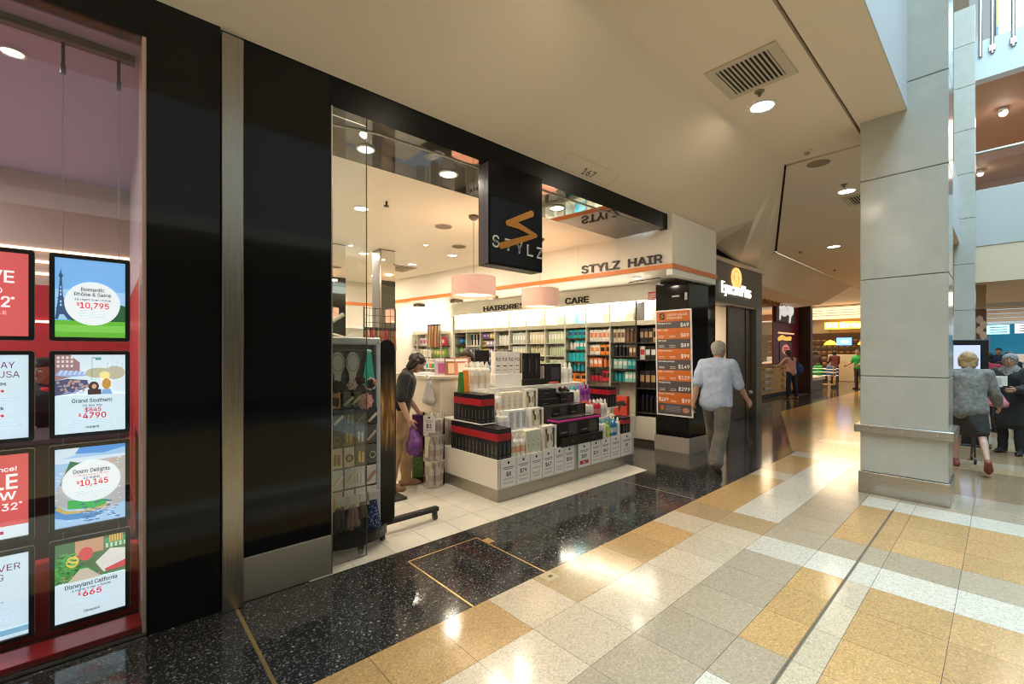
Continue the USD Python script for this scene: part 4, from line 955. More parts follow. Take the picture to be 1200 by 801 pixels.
MAG = [((0.60, 0.50, 0.55), (0.45, 0.10, 0.25), 'lilac'), ((0.35, 0.14, 0.08), (0.75, 0.5, 0.3), 'dark brown'), ((0.60, 0.22, 0.15), (0.85, 0.7, 0.6), 'coral')]
for k, (c1, c2, nm) in enumerate(MAG):
    t = thing('magazine', f'{nm} magazine propped upright on the reception desk', 'magazine', (3.30 + 0.125 * k, 5.0 - 0.05 * k, ZT), -18)
    def lean(m): 
        m.apply_transform(trimesh.transformations.rotation_matrix(math.radians(-10), (1, 0, 0))); m.apply_translation((0, 0, 0.004)); return m
    obj('cover', lean(cbox((-0.10, 0, 0), (0.10, 0.012, 0.23), 0.002)), mat(c1, 0.25), t)
    obj('cover_picture', lean(box((-0.055, -0.001, 0.02), (0.06, 0.0, 0.16))), mat(c2, 0.25), t)
    obj('masthead', lean(box((-0.085, -0.001, 0.185), (0.085, 0.0, 0.215))), WHITE, t)
t = thing('paper_stack', 'white sheaf of papers lying on the left end of the desk', 'papers', (3.30, 5.5, ZT), 8)
for k in range(3):
    obj('sheet_bundle', cbox((-0.11 + 0.01 * k, -0.16, 0.008 * k), (0.11 + 0.01 * k, 0.15 - 0.02 * k, 0.008 * k + 0.0075), 0.001), mat((0.80 - 0.05 * k, 0.78 - 0.05 * k, 0.80), 0.5), t)

# ------------------------------------------------------------------ stepped product display
gd = thing('display_gondola', 'low white stepped product display stand facing the walkway', 'display stand')
GX0, GX1, GY0, GY1 = 3.08, 5.68, 3.61, 4.72
GW = mat((0.86, 0.81, 0.73), 0.35)
obj('plinth', cbox((GX0 + 0.004, GY0 + 0.004, 0), (GX1 - 0.004, GY1, 0.135), 0.003), PLINTH, gd)
obj('side_panel', cbox((GX0, GY0, 0.135), (GX0 + 0.02, GY1, 0.452), 0.003), GW, gd)
obj('side_panel', cbox((GX1 - 0.02, GY0, 0.135), (GX1, GY1, 0.452), 0.003), GW, gd)
obj('front_panel', cbox((GX0 + 0.02, GY0, 0.135), (GX1 - 0.02, GY0 + 0.02, 0.452), 0.003), GW, gd)
obj('corner_trim', cyl((GX0 + 0.004, GY0 + 0.004, 0.135), (GX0 + 0.004, GY0 + 0.004, 0.452), 0.008, 10), ALU, gd)
TZ = [0.44, 0.68, 0.84, 1.15]
obj('tier', box((GX0 + 0.02, GY0 + 0.02, 0.14), (GX1 - 0.02, GY1 - 0.01, 0.44)), GW, gd)
obj('tier', cbox((3.32, 3.84, 0.44), (5.42, 4.08, 0.68), 0.003), WHITE, gd)
obj('tier', cbox((3.32, 4.08, 0.44), (5.42, 4.34, 0.84), 0.003), WHITE, gd)
obj('tier', cbox((3.32, 4.34, 0.44), (5.42, 4.71, 1.15), 0.003), WHITE, gd)
obj('end_shelf', cbox((3.105, 3.92, 0.785), (3.32, 4.70, 0.80), 0.002), WHITE, gd)
obj('end_shelf', cbox((5.42, 3.86, 0.785), (5.655, 4.70, 0.80), 0.002), WHITE, gd)
obj('price_rail', cbox((GX0 + 0.03, GY0 - 0.006, 0.148), (GX1 - 0.02, GY0, 0.455), 0.002), mat((0.55, 0.55, 0.52), 0.3), gd)
# price cards along the front
cards = [(587, 604.5, '8'), (605.5, 621, '79'), (622, 635, ''), (636, 649, '67'), (650, 660.5, ''), (661.5, 672.5, '58'), (676, 690, '59'), (693, 703.5, '29'), (704.5, 715, '47'), (716, 727, ''), (728, 740.5, '9')]
def px_x(px):       # where that card's edge stands along the front panel
    a = YAW - math.atan((px - 600) / FOCAL_PX)
    return (GY0 - 0.006) / math.tan(a)
for k, (a, b, num) in enumerate(cards):
    x0, x1 = px_x(a), px_x(b)
    sale = k == 6
    lab = 'white price card with a red sale tab, right of the middle of the display front' if sale else f'white price card, {NTH[k]} from the left along the display front'
    t = thing('price_card', lab, 'price card', (x0, GY0 - 0.0065, 0.152), 0, 'price cards along the display front')
    w = x1 - x0
    yb = -0.02 if sale else 0.0
    obj('card', cbox((0, yb - 0.0015, 0.0), (w, yb, 0.298 + (0.02 if sale else 0)), 0.0005), mat((0.90, 0.90, 0.90), 0.3), t)
    if sale:
        obj('bracket', box((w * 0.3, yb, 0.05), (w * 0.7, 0, 0.08)), ALU, t)
    def pt(m): return frame_mesh((0, yb - 0.0016, 0), (1, 0, 0), Z3, m)
    obj('emblem', pt(prism(sbox(w / 2 - 0.013, 0.245, w / 2 + 0.013, 0.272), 0.0006)), INK, t)
    lines = [sbox(w * 0.12, 0.205, w * 0.88, 0.213), sbox(w * 0.2, 0.188, w * 0.8, 0.195)]
    if not num:
        lines += [sbox(w * 0.12, 0.13, w * 0.88, 0.136), sbox(w * 0.16, 0.08, w * 0.84, 0.084), sbox(w * 0.16, 0.065, w * 0.84, 0.068)]
    lines += [sbox(w * 0.18, 0.045 - 0.011 * q, w * 0.82, 0.048 - 0.011 * q) for q in range(2)] if not sale else []
    if num and not sale: lines += [sbox(w * 0.15, 0.088 - 0.011 * q, w * 0.85, 0.091 - 0.011 * q) for q in range(2)]
    obj('print', pt(trimesh.util.concatenate([prism(l, 0.0006) for l in lines])), mat((0.16, 0.17, 0.20), 0.5), t)
    if num:
        tm = text('$' + num, 0.042, True, None, 'c'); tm.apply_translation((w / 2, 0.115, 0)); tm.vertices[:, 2] *= 0.3
        obj('price', pt(tm), INK, t)
    if sale:
        obj('sale_tab', pt(prism(sbox(w * 0.14, 0.035, w * 0.86, 0.08), 0.001)), mat((0.55, 0.03, 0.04), 0.4), t)
        tm = text('Sale', 0.022, True, None, 'c'); tm.apply_translation((w / 2, 0.047, 0.0)); tm.vertices[:, 2] *= 0.8
        obj('sale_word', pt(tm), WHITE, t)

# ---- products of the display
BLKP = mat((0.012, 0.012, 0.013), 0.22)
REDB = mat((0.42, 0.012, 0.02), 0.3)
SILV = mat((0.13, 0.13, 0.14), 0.35)
def can(h, w=0.064):
    def b(t):
        obj('pack', cbox((-w / 2, -w / 2, 0), (w / 2, w / 2, h), 0.004), BLKP, t)
        obj('red_band', cbox((-w / 2 - 0.0008, -w / 2 - 0.0008, h * 0.60), (w / 2 + 0.0008, w / 2 + 0.0008, h * 0.84), 0.002), REDB, t)
        obj('print', [box((-w * 0.06, -w / 2 - 0.001, h * 0.16), (w * 0.06, -w / 2, h * 0.50)), box((-w * 0.20, -w / 2 - 0.001, h * 0.06), (w * 0.20, -w / 2, h * 0.09)), box((-w / 2 - 0.001, -w * 0.05, h * 0.16), (-w / 2, w * 0.05, h * 0.46)), box((-w / 2 - 0.001, -w * 0.16, h * 0.06), (-w / 2, w * 0.16, h * 0.085))], SILV, t)
    return b
def put_rows(key, name, b, label, cat, xs_, ys_, z, group, rot=0):
    for i, x in enumerate(xs_):
        for j, y in enumerate(ys_):
            col = '' if len(xs_) == 1 else ['left', 'right'][i] if len(xs_) == 2 else ['left', 'middle', 'right'][i] if len(xs_) == 3 else f'{NTH[i]} from left'
            row = '' if len(ys_) == 1 else ['front', 'rear'][j] if len(ys_) == 2 else f'{NTH[j]} from front'
            item(key, name, b, label + (': ' if col or row else '') + ', '.join(c for c in (col, row) if c), cat, (x, y, z), rot, group)
put_rows('can34', 'spray_can_pack', can(0.335), 'red-banded black carton, lower left block', 'carton', [3.14, 3.207, 3.274], [3.675 + 0.0675 * k for k in range(13)], 0.4405, 'black and red cartons, lower left block')
put_rows('can33', 'spray_can_pack', can(0.325), 'red-banded black carton, upper left block', 'carton', [3.14, 3.207, 3.274], [3.96 + 0.0675 * k for k in range(8)], 0.8005, 'black and red cartons, upper left block')
put_rows('can22', 'spray_can_pack', can(0.235, 0.06), 'short red-banded black carton, right front corner', 'carton', [5.47, 5.535, 5.60], [3.665, 3.73, 3.795], 0.4405, 'short black and red cartons at the right front')
put_rows('can30', 'spray_can_pack', can(0.30, 0.06), 'red-banded black carton, upper right row', 'carton', [5.47, 5.535, 5.60], [3.90 + 0.065 * k for k in range(12)], 0.8005, 'black and red cartons, upper right row')
def shampoo(r, h, col, label, cap):
    def b(t):
        obj('body', lathe([(r * 0.94, 0), (r, 0.006), (r, h * 0.66), (r * 0.8, h * 0.74), (r * 0.34, h * 0.79), (r * 0.34, h * 0.82)], 18), C(col), t, smooth=40)
        obj('cap', lathe([(r * 0.46, h * 0.82), (r * 0.46, h * 0.93), (r * 0.30, h * 0.96), (r * 0.30, h)], 14), C(cap), t, smooth=40)
        m = cyl((0, 0, h * 0.2), (0, 0, h * 0.5), r * 1.012, 18)
        obj('label', m, C(label), t, smooth=40)
    return b
WH2 = (0.80, 0.76, 0.68)
def bottles(label, group, col, lcol, cap, r, h, xs_, ys_, z):
    put_rows(('sh', col, lcol, cap, r, h), 'shampoo_bottle', shampoo(r, h, col, lcol, cap), label, 'bottle', xs_, ys_, z, group)
bottles('orange-labelled white bottle on the lowest tier', 'white bottles with orange label, lowest tier', WHT, (0.80, 0.42, 0.22), WH2, 0.034, 0.235, [3.345, 3.42, 3.495], [3.675, 3.75], TZ[0] + 0.0005)
bottles('lilac-labelled white bottle on the second tier', 'white bottles with lilac label, second tier', WHT, (0.62, 0.58, 0.72), WHT, 0.036, 0.245, [3.365, 3.44], [3.89, 3.97, 4.04], TZ[1] + 0.0005)
bottles('peach-labelled white bottle on the third tier', 'white bottles with peach label, third tier', WHT, (0.82, 0.66, 0.52), WH2, 0.038, 0.30, [3.37, 3.45, 3.53], [4.13, 4.21, 4.29], TZ[2] + 0.0005)
bottles('tall white litre bottle, top tier left', 'tall white bottles, top tier left', WH2, (0.72, 0.60, 0.46), WHT, 0.044, 0.335, [3.38, 3.475, 3.57], [4.40, 4.49, 4.58], TZ[3] + 0.0005)
bottles('green-labelled white bottle right of the gift boxes', 'white bottles right of the gift boxes, lowest tier', WHT, (0.62, 0.72, 0.62), (0.15, 0.5, 0.5), 0.033, 0.25, [4.90, 4.97, 5.04], [3.675, 3.75], TZ[0] + 0.0005)
bottles('lime green bottle on the lowest tier at the right', 'lime green bottles, lowest tier', (0.42, 0.62, 0.05), (0.60, 0.75, 0.20), (0.3, 0.5, 0.05), 0.036, 0.215, [5.13], [3.68, 3.76], TZ[0] + 0.0005)
bottles('blue bottle with white label on the lowest tier at the right', 'blue bottles, lowest tier', (0.03, 0.22, 0.48), (0.55, 0.68, 0.80), (0.05, 0.35, 0.65), 0.036, 0.235, [5.215, 5.295], [3.68, 3.76], TZ[0] + 0.0005)
bottles('white bottle between the blue bottles and the short black cartons', 'white bottles by the blue bottles', WHT, (0.70, 0.72, 0.75), WHT, 0.033, 0.245, [5.375], [3.68, 3.75], TZ[0] + 0.0005)
bottles('red-capped white bottle on the second tier', 'white red-capped bottles, second tier', WHT, (0.78, 0.70, 0.68), (0.65, 0.12, 0.08), 0.034, 0.25, [4.90, 4.97, 5.04], [3.89, 3.97], TZ[1] + 0.0005)
bottles('red bottle with white label on the second tier at the right', 'red bottles, second tier', (0.60, 0.03, 0.06), (0.75, 0.25, 0.25), WHT, 0.036, 0.25, [5.125, 5.205], [3.89, 3.97], TZ[1] + 0.0005)
bottles('grey-labelled white bottle, second tier right end', 'white bottles, right end of second tier', WHT, (0.62, 0.62, 0.64), WHT, 0.034, 0.25, [5.29, 5.365], [3.89, 3.97], TZ[1] + 0.0005)
bottles('turquoise-capped white bottle on the third tier', 'white turquoise-capped bottles, third tier', WHT, (0.70, 0.78, 0.78), (0.05, 0.50, 0.50), 0.036, 0.28, [4.96, 5.035], [4.13, 4.21], TZ[2] + 0.0005)
bottles('purple bottle on the third tier right', 'purple bottles, third tier', (0.22, 0.03, 0.28), (0.40, 0.12, 0.45), (0.45, 0.15, 0.5), 0.036, 0.29, [5.11, 5.19, 5.27], [4.13, 4.21], TZ[2] + 0.0005)
bottles('tall white bottle, right of top tier', 'white bottles, right of top tier', WHT, (0.72, 0.70, 0.66), WHT, 0.04, 0.30, [5.15, 5.24], [4.45, 4.55], TZ[3] + 0.0005)

def pale_carton(w, h, col, stripe):
    def b(t):
        obj('carton', cbox((-w / 2, -0.045, 0), (w / 2, 0.045, h), 0.002), C(col), t)
        obj('front_stripe', box((-w * 0.3, -0.0462, h * 0.1), (w * 0.3, -0.045, h * 0.9)), C(stripe), t)
        obj('print', [box((-w * 0.14, -0.047, h * 0.55), (w * 0.14, -0.046, h * 0.6)), box((-w * 0.08, -0.047, h * 0.3), (w * 0.08, -0.046, h * 0.42))], GREY, t)
    return b
def cartons(label, group, col, stripe, w, h, xs_, y, z):
    put_rows(('pc', col, stripe, w, h), 'carton', pale_carton(w, h, col, stripe), label, 'carton', xs_, [y], z, group)
cartons('cream and mint carton on the lowest tier', 'cream and mint cartons, lowest tier', (0.78, 0.74, 0.62), (0.62, 0.70, 0.62), 0.078, 0.265, [3.58, 3.662, 3.744], 3.70, TZ[0] + 0.0005)
cartons('white and slate-blue carton on the second tier', 'white and slate-blue cartons, second tier', (0.78, 0.78, 0.80), (0.40, 0.44, 0.52), 0.10, 0.235, [3.54, 3.645, 3.75], 3.95, TZ[1] + 0.0005)
cartons('ivory carton on the third tier', 'ivory cartons, third tier', (0.80, 0.74, 0.60), (0.62, 0.58, 0.48), 0.095, 0.265, [3.63, 3.73, 3.83, 3.93], 4.20, TZ[2] + 0.0005)
def window_pack(w, h, inner):
    def b(t):
        d = 0.05
        f = prism(sbox(-w / 2, 0, w / 2, h).difference(sbox(-w * 0.36, h * 0.10, w * 0.36, h * 0.90)), 0.006)
        obj('carton', [frame_mesh((0, -d + 0.006, 0), (1, 0, 0), Z3, f), box((-w / 2, -d + 0.006, 0), (w / 2, d, 0.004)), box((-w / 2, -d + 0.006, h - 0.004), (w / 2, d, h)), box((-w / 2, -d + 0.006, 0), (-w / 2 + 0.004, d, h)), box((w / 2 - 0.004, -d + 0.006, 0), (w / 2, d, h)), box((-w / 2, d - 0.004, 0), (w / 2, d, h))], C((0.80, 0.78, 0.70)), t)
        obj('inner_tray', box((-w * 0.46, 0.0, 0.006), (w * 0.46, 0.01, h - 0.006)), C(inner), t)
        obj('bottle', [lathe([(0.022, 0.01), (0.022, h * 0.6), (0.008, h * 0.68), (0.008, h * 0.8)], 12, (x, -0.022, 0)) for x in (-w * 0.22, w * 0.22)], C((0.62, 0.52, 0.30)), t)
        hg = prism(ellipse(0, h * 0.78, w * 0.2, h * 0.14, 24).union(ellipse(0, h * 0.24, w * 0.22, h * 0.16, 24)).union(sbox(-w * 0.05, h * 0.3, w * 0.05, h * 0.7)), 0.003)
        obj('centre_motif', frame_mesh((0, -0.0445, 0), (1, 0, 0), Z3, hg), C((0.82, 0.80, 0.72)), t)
    return b
for x, y, z, h, inn, lab in ((3.925, 3.69, TZ[0], 0.285, (0.48, 0.36, 0.16), 'lowest'), (3.95, 3.93, TZ[1], 0.235, (0.33, 0.33, 0.28), 'second'), (4.09, 4.17, TZ[2], 0.285, (0.42, 0.44, 0.26), 'third')):
    t = thing('gift_pack', f'white window gift pack with two bottles on the {lab} tier left of the black boxes', 'gift pack', (x, y, z + 0.0005), 0)
    window_pack(0.235, h, inn)(t)
# black gift boxes in the middle
BX = mat((0.012, 0.011, 0.011), 0.28)
BXG = mat((0.045, 0.04, 0.025), 0.35)
MAGN = mat((0.55, 0.03, 0.32), 0.35)
def tool_box(name, label, loc, w, d, h, sleeve=None, tilt=0, rz=0, win=True, lid=None):
    t = thing(name, label, 'box', loc, rz)
    obj('carton', cbox((-w / 2, -d / 2, 0), (w / 2, d / 2, h), 0.003), BX, t)
    if win:
        obj('window', box((-w * 0.05, -d / 2 - 0.001, h * 0.3), (w * 0.36, -d / 2, h * 0.92)), mat((0.06, 0.05, 0.06), 0.1), t)
        obj('emblem', [frame_mesh((-w * 0.22, -d / 2 - 0.0005, h * 0.2), (1, 0, 0), Z3, prism(ellipse(0, 0, 0.028, 0.018, 16), 0.001))], BXG, t)
    obj('print', box((-w * 0.42, -d / 2 - 0.001, h * 0.55), (-w * 0.12, -d / 2, h * 0.60)), mat((0.25, 0.24, 0.25), 0.4), t)
    if sleeve:
        obj('sleeve_edge', cbox((-w / 2 - 0.004, -d / 2 - 0.006, h), (w / 2 + 0.004, d / 2, h + 0.026), 0.004), sleeve, t, label='bright magenta edge')
        obj('lid', cbox((-w / 2, -d / 2 + 0.015, h + 0.026), (w / 2, d / 2, h + 0.045), 0.004), BX, t)
    return t
tool_box('gift_box', 'black gift box with magenta edge at the front, the left of the pair', (4.285, 3.738, TZ[0] + 0.001), 0.40, 0.20, 0.30, MAGN)
tool_box('gift_box', 'black gift box with magenta edge at the front, the right of the pair', (4.69, 3.738, TZ[0] + 0.001), 0.40, 0.20, 0.30, MAGN)
t = thing('gift_tray', 'low black tray front under the pair of magenta-edged boxes', 'tray', (4.49, 3.612, TZ[0] + 0.013), 0)
obj('tray', cbox((-0.42, -0.035, 0), (0.40, -0.005, 0.11), 0.003), BX, t)
obj('emblem', [frame_mesh((u, -0.0355, 0.055), (1, 0, 0), Z3, prism(ellipse(0, 0, 0.032, 0.02, 18), 0.001)) for u in (-0.22, 0.2)], BXG, t)
tool_box('gift_box', 'flat black gift box on the second tier, left', (4.37, 3.96, TZ[1] + 0.001), 0.34, 0.2, 0.23, None)
tool_box('gift_box', 'flat black gift box on the second tier, right', (4.72, 3.96, TZ[1] + 0.001), 0.32, 0.2, 0.23, None)
tool_box('gift_box', 'black gift box on the third tier, left', (4.43, 4.21, TZ[2] + 0.001), 0.36, 0.22, 0.14, None, win=False)
tool_box('gift_box', 'black gift box with gold emblem on the third tier, right', (4.78, 4.21, TZ[2] + 0.001), 0.28, 0.22, 0.2, None)
tool_box('gift_box', 'small black gift box stacked on the left third-tier box', (4.45, 4.22, TZ[2] + 0.142), 0.28, 0.18, 0.13, None, win=False, rz=6)
t = thing('hair_dryer', 'black hair dryer lying on the stacked black boxes', 'hair dryer', (4.82, 4.23, TZ[2] + 0.245), 20)
obj('barrel', lathe([(0.028, -0.09), (0.036, -0.07), (0.042, 0.03), (0.034, 0.08)], 18).apply_transform(trimesh.transformations.rotation_matrix(math.pi / 2, (0, 1, 0))), BX, t, smooth=40)
obj('handle', cyl((0.0, 0.0, 0.0), (0.03, -0.10, -0.025), 0.018, 12), BX, t)
obj('nozzle', cbox((0.08, -0.035, -0.012), (0.12, 0.035, 0.012), 0.004), BX, t)
obj('red_ring', cyl((-0.075, 0, 0), (-0.066, 0, 0), 0.038, 18), mat((0.6, 0.08, 0.07), 0.4), t)
# top tier
t = thing('riser', 'white riser block under the white colour cartons on the top tier', 'riser', (3.96, 4.52, TZ[3] + 0.0005), 0)
obj('block', cbox((-0.25, -0.12, 0), (0.235, 0.12, 0.17), 0.003), WHITE, t)
def colour_carton(t):
    obj('carton', cbox((-0.052, -0.045, 0), (0.052, 0.045, 0.295), 0.002), C((0.80, 0.77, 0.74)), t)
    obj('print', [frame_mesh((0, -0.0452, 0), (1, 0, 0), Z3, p) for p in (text('9.0', 0.045, True, 0.075, 'c', 0.001).apply_translation((0, 0.17, 0)), prism(sbox(-0.03, 0.10, 0.03, 0.112), 0.001), prism(sbox(-0.03, 0.05, 0.03, 0.056), 0.001))], INK, t)
for k in range(4):
    item('cc', 'colour_carton', colour_carton, f'{placed(k, 4)}white hair colour carton with large digits on the riser', 'carton', (3.775 + 0.112 * k, 4.46, TZ[3] + 0.171), 0, 'white hair colour cartons on the riser')
for k in range(3):
    x = 4.27 + 0.128 * k
    t = thing('tall_box', f'tall black box on the top tier, {["with a yellow left edge", "middle of the three", "right of the three"][k]}', 'box', (x, 4.50, TZ[3] + 0.0865), 0)
    obj('carton', cbox((-0.06, -0.06, 0), (0.06, 0.06, 0.36), 0.003), BX, t)
    obj('print', box((-0.03, -0.0612, 0.10), (-0.018, -0.06, 0.27)), mat((0.10, 0.10, 0.11), 0.3), t)
    if k == 0: obj('edge', box((-0.0635, -0.061, 0), (-0.045, -0.0602, 0.36)), mat((0.62, 0.50, 0.10), 0.4), t)
t = thing('low_box', 'low black plinth box under the three tall black boxes', 'box', (4.40, 4.50, TZ[3] + 0.0005), 0)
obj('carton', cbox((-0.22, -0.12, 0), (0.22, 0.12, 0.085), 0.006), BX, t)
t = thing('clipper_box', 'black electrical tool box upright at the right of the tall black boxes', 'box', (4.82, 4.48, TZ[3] + 0.0005), 0)
obj('carton', cbox((-0.17, -0.08, 0), (0.17, 0.08, 0.29), 0.004), BX, t)
obj('picture', box((-0.05, -0.081, 0.06), (0.13, -0.08, 0.24)), mat((0.07, 0.065, 0.075), 0.15), t)
obj('pink_side', box((-0.171, -0.06, 0.03), (-0.17, 0.06, 0.26)), mat((0.50, 0.33, 0.30), 0.5), t)
obj('red_strip', cbox((-0.10, -0.09, -0.0 + 0.005), (0.10, -0.08, 0.03), 0.002), mat((0.70, 0.12, 0.09), 0.4), t)
# orange and green bunch on the left cartons
t = thing('orange_pouch', 'orange and green pouch pack standing on the upper black cartons', 'pouch', (3.20, 4.40, 1.127), 0)
def pouch(w, h, d):
    return Manifold.batch_hull([Manifold.cube((w, d, 0.01), True).translate((0, 0, 0.005)), Manifold.cube((w, 0.008, 0.01), True).translate((0, 0, h))])
obj('orange_pack', trimesh.Trimesh(*(lambda m: (m.vert_properties[:, :3], m.tri_verts))(pouch(0.075, 0.255, 0.06).translate((0.035, 0, 0)).to_mesh())), mat((0.85, 0.25, 0.02), 0.35), t)
obj('green_pack', trimesh.Trimesh(*(lambda m: (m.vert_properties[:, :3], m.tri_verts))(pouch(0.06, 0.235, 0.06).translate((-0.038, -0.01, 0)).to_mesh())), mat((0.06, 0.20, 0.03), 0.4), t)
t = thing('hairdryer_carton', 'red carton with a dark dryer picture beside the shelf base at the right', 'carton', W(0.62, -0.21, 0), ROT - 90)
RZ = 0.5
obj('carton', cbox((-0.13, -0.05, RZ), (0.13, 0.05, RZ + 0.34), 0.003), mat((0.65, 0.06, 0.04), 0.35), t)
obj('picture', frame_mesh((0, -0.0505, RZ), (1, 0, 0), Z3, prism(stroke([(-0.06, 0.2), (0.05, 0.22), (0.09, 0.2)], [0.035, 0.045, 0.03]).union(stroke([(0.0, 0.2), (-0.02, 0.09)], [0.02, 0.016])), 0.001)), INK, t)
obj('stand_post', cbox((-0.1, -0.04, 0.0), (0.1, 0.04, RZ), 0.004), mat((0.03, 0.03, 0.03), 0.4), t)
# ------------------------------------------------------------------ accessory stand by the entrance
SX0, SX1, SY = 1.27, 1.675, 3.52
GREYF = mat((0.55, 0.57, 0.59), 0.35)
st_ = thing('accessory_stand', 'mobile grey accessory stand with black end board on castors at the entrance', 'display stand')
obj('top_rail', cbox((SX0, SY - 0.03, 1.665), (SX1 + 0.02, SY + 0.20, 1.725), 0.01), GREYF, st_)
obj('back_panel', box((SX0 + 0.01, SY + 0.02, 0.16), (SX1, SY + 0.035, 1.67)), mat((0.16, 0.15, 0.14), 0.6), st_)
obj('side_frame', cbox((SX0 - 0.02, SY - 0.03, 0.14), (SX0 + 0.012, SY + 0.2, 1.69), 0.005), mat((0.03, 0.03, 0.03), 0.4), st_)
obj('side_frame', cbox((SX1 - 0.018, SY - 0.03, 0.16), (SX1 + 0.02, SY + 0.2, 1.69), 0.005), mat((0.48, 0.53, 0.60), 0.4), st_, label='blue-grey side frame')
for z in (1.62, 1.40, 1.27, 1.14, 1.0, 0.84, 0.67, 0.50):
    obj('hook_rail', cyl((SX0 + 0.012, SY + 0.012, z), (SX1 - 0.018, SY + 0.012, z), 0.005, 6), CHROME, st_)
base = prism(ellipse(1.49, SY + 0.08, 0.30, 0.19, 40), 0.07); base.apply_translation((0, 0, 0.075)); obj('base', base, mat((0.015, 0.015, 0.015), 0.35), st_)
skirt = prism(ellipse(1.49, SY + 0.08, 0.31, 0.20, 40), 0.025); skirt.apply_translation((0, 0, 0.145)); obj('base_rim', skirt, mat((0.02, 0.02, 0.02), 0.25), st_)
def board_mat():
    n = {'g': ('geometry', {}), 'sx': ('separate_xyz', {}), 'mp': ('mapping', {'scale': (26.0, 1.0, 2.2), 'rotation': (0, 0.30, 0)}), 'nz': ('noise_texture', {'scale': 1.6, 'detail': 4.0, 'distortion': 0.6}),
         'hr': ('rgb_ramp', {'ramp': [(0.30, (0.10, 0.035, 0.008)), (0.5, (0.40, 0.18, 0.04)), (0.72, (0.85, 0.50, 0.15))]}),
         'fz': ('rgb_ramp', {'ramp': [(0.0, (0.0, 0.0, 0.0)), (0.42, (0.03, 0.03, 0.03)), (0.54, (0.8, 0.8, 0.8)), (0.66, (1, 1, 1)), (0.75, (0.25, 0.25, 0.25)), (0.86, (0, 0, 0))]}), 'zz': ('map_range', {'from_max': 1.75}), 'm': ('mix', {'color1': (0.010, 0.009, 0.008)}), 'p': ('principled_bsdf', {'roughness': 0.3})}
    l = [('g.position', 'mp.vector'), ('mp.vector', 'nz.vector'), ('nz.fac', 'hr.fac'), ('g.position', 'sx.vector'), ('sx.z', 'zz.value'), ('zz.result', 'fz.fac'), ('fz.color', 'm.fac'), ('hr.color', 'm.color2'), ('m.color', 'p.base_color')]
    return usdkit.material(stage, '/World/Looks/hair_print_board', n, l, surface='p.BSDF')
bd = prism(rrect(0, 0, 0.142, 1.575, 0.0705), 0.022)
obj('end_board', frame_mesh((1.690, 3.535, 0.135), (1, 0, 0), Z3, bd), board_mat(), st_, label='rounded black end board printed with golden brown hair')
obj('board_bracket', [cbox((1.69, 3.535, z), (1.74, 3.6, z + 0.04), 0.003) for z in (0.5, 1.3)], GREYF, st_)
obj('foot_bar', cbox((1.76, 3.63, 0.085), (2.36, 3.69, 0.125), 0.004), mat((0.015, 0.015, 0.015), 0.4), st_)
def castor(x, y):
    return [cyl((x - 0.012, y, 0.032), (x + 0.012, y, 0.032), 0.032, 16), cbox((x - 0.022, y - 0.012, 0.03), (x - 0.015, y + 0.02, 0.08), 0.002), cbox((x + 0.015, y - 0.012, 0.03), (x + 0.022, y + 0.02, 0.08), 0.002), cyl((x, y, 0.06), (x, y, 0.09), 0.014, 10)]
for x, y in ((1.50, 3.44), (1.74, 3.56), (2.33, 3.66), (1.32, 3.60)):
    obj('castor', castor(x, y), mat((0.05, 0.05, 0.05), 0.3), st_)
# goods on the stand; every piece hangs on its own hook
CARD = mat((0.62, 0.58, 0.50), 0.4)
def goods(x, z, name, label, cat, group=None):
    return thing(name, label, cat, (x, SY, z), 0, group)
def hook(t, L=0.06):
    obj('hook', cyl((0, 0.012, 0), (0, -L, 0.004), 0.0025, 5), CHROME, t)
HOSE = mat((0.66, 0.63, 0.58), 0.35)
for x, lab in ((1.335, 'left'), (1.455, 'right')):
    t = goods(x, 1.62, 'hair_net_form', f'pale grey translucent hair net form hanging in the top row, {lab} of the pair', 'hair net', 'pair of hair nets in the top row')
    hook(t)
    obj('form', frame_mesh((0, -0.022, -0.02), (1, 0, 0), (0, 0, 1), prism(Polygon([(-0.012, 0), (-0.03, -0.015), (-0.052, -0.06), (-0.048, -0.11), (-0.025, -0.16), (-0.018, -0.24), (0.018, -0.24), (0.025, -0.16), (0.048, -0.11), (0.052, -0.06), (0.03, -0.015), (0.012, 0)]).buffer(0.004), 0.012)), HOSE, t)
    obj('outline', frame_mesh((0, -0.036, -0.02), (1, 0, 0), (0, 0, 1), prism(ellipse(0, -0.08, 0.048, 0.07, 24).difference(ellipse(0, -0.08, 0.042, 0.063, 24)), 0.003)), mat((0.32, 0.30, 0.28), 0.4), t)
t = goods(1.585, 1.62, 'ribbon_bow', 'mint green ribbon tails hanging in the top row at the right', 'ribbon')
hook(t)
MG = mat((0.06, 0.50, 0.38), 0.5)
for k, (pl4) in enumerate(([(-0.02, 0), (0.02, 0), (0.055, -0.24), (0.0, -0.25)], [(-0.015, -0.02), (0.01, -0.02), (-0.02, -0.29), (-0.06, -0.28)])):
    obj('tail', frame_mesh((0, -0.03 - 0.008 * k, 0), (1, 0, 0), Z3, prism(pl4, 0.006)), MG, t)
obj('knot', trimesh.creation.icosphere(2, 0.022).apply_scale((1.2, 0.7, 0.8)).apply_translation((0, -0.036, -0.008)), mat((0.35, 0.68, 0.58), 0.5), t, smooth=True)
obj('orange_bead', trimesh.creation.icosphere(2, 0.02).apply_translation((0.045, -0.04, -0.26)), mat((0.70, 0.22, 0.10), 0.5), t, smooth=True)
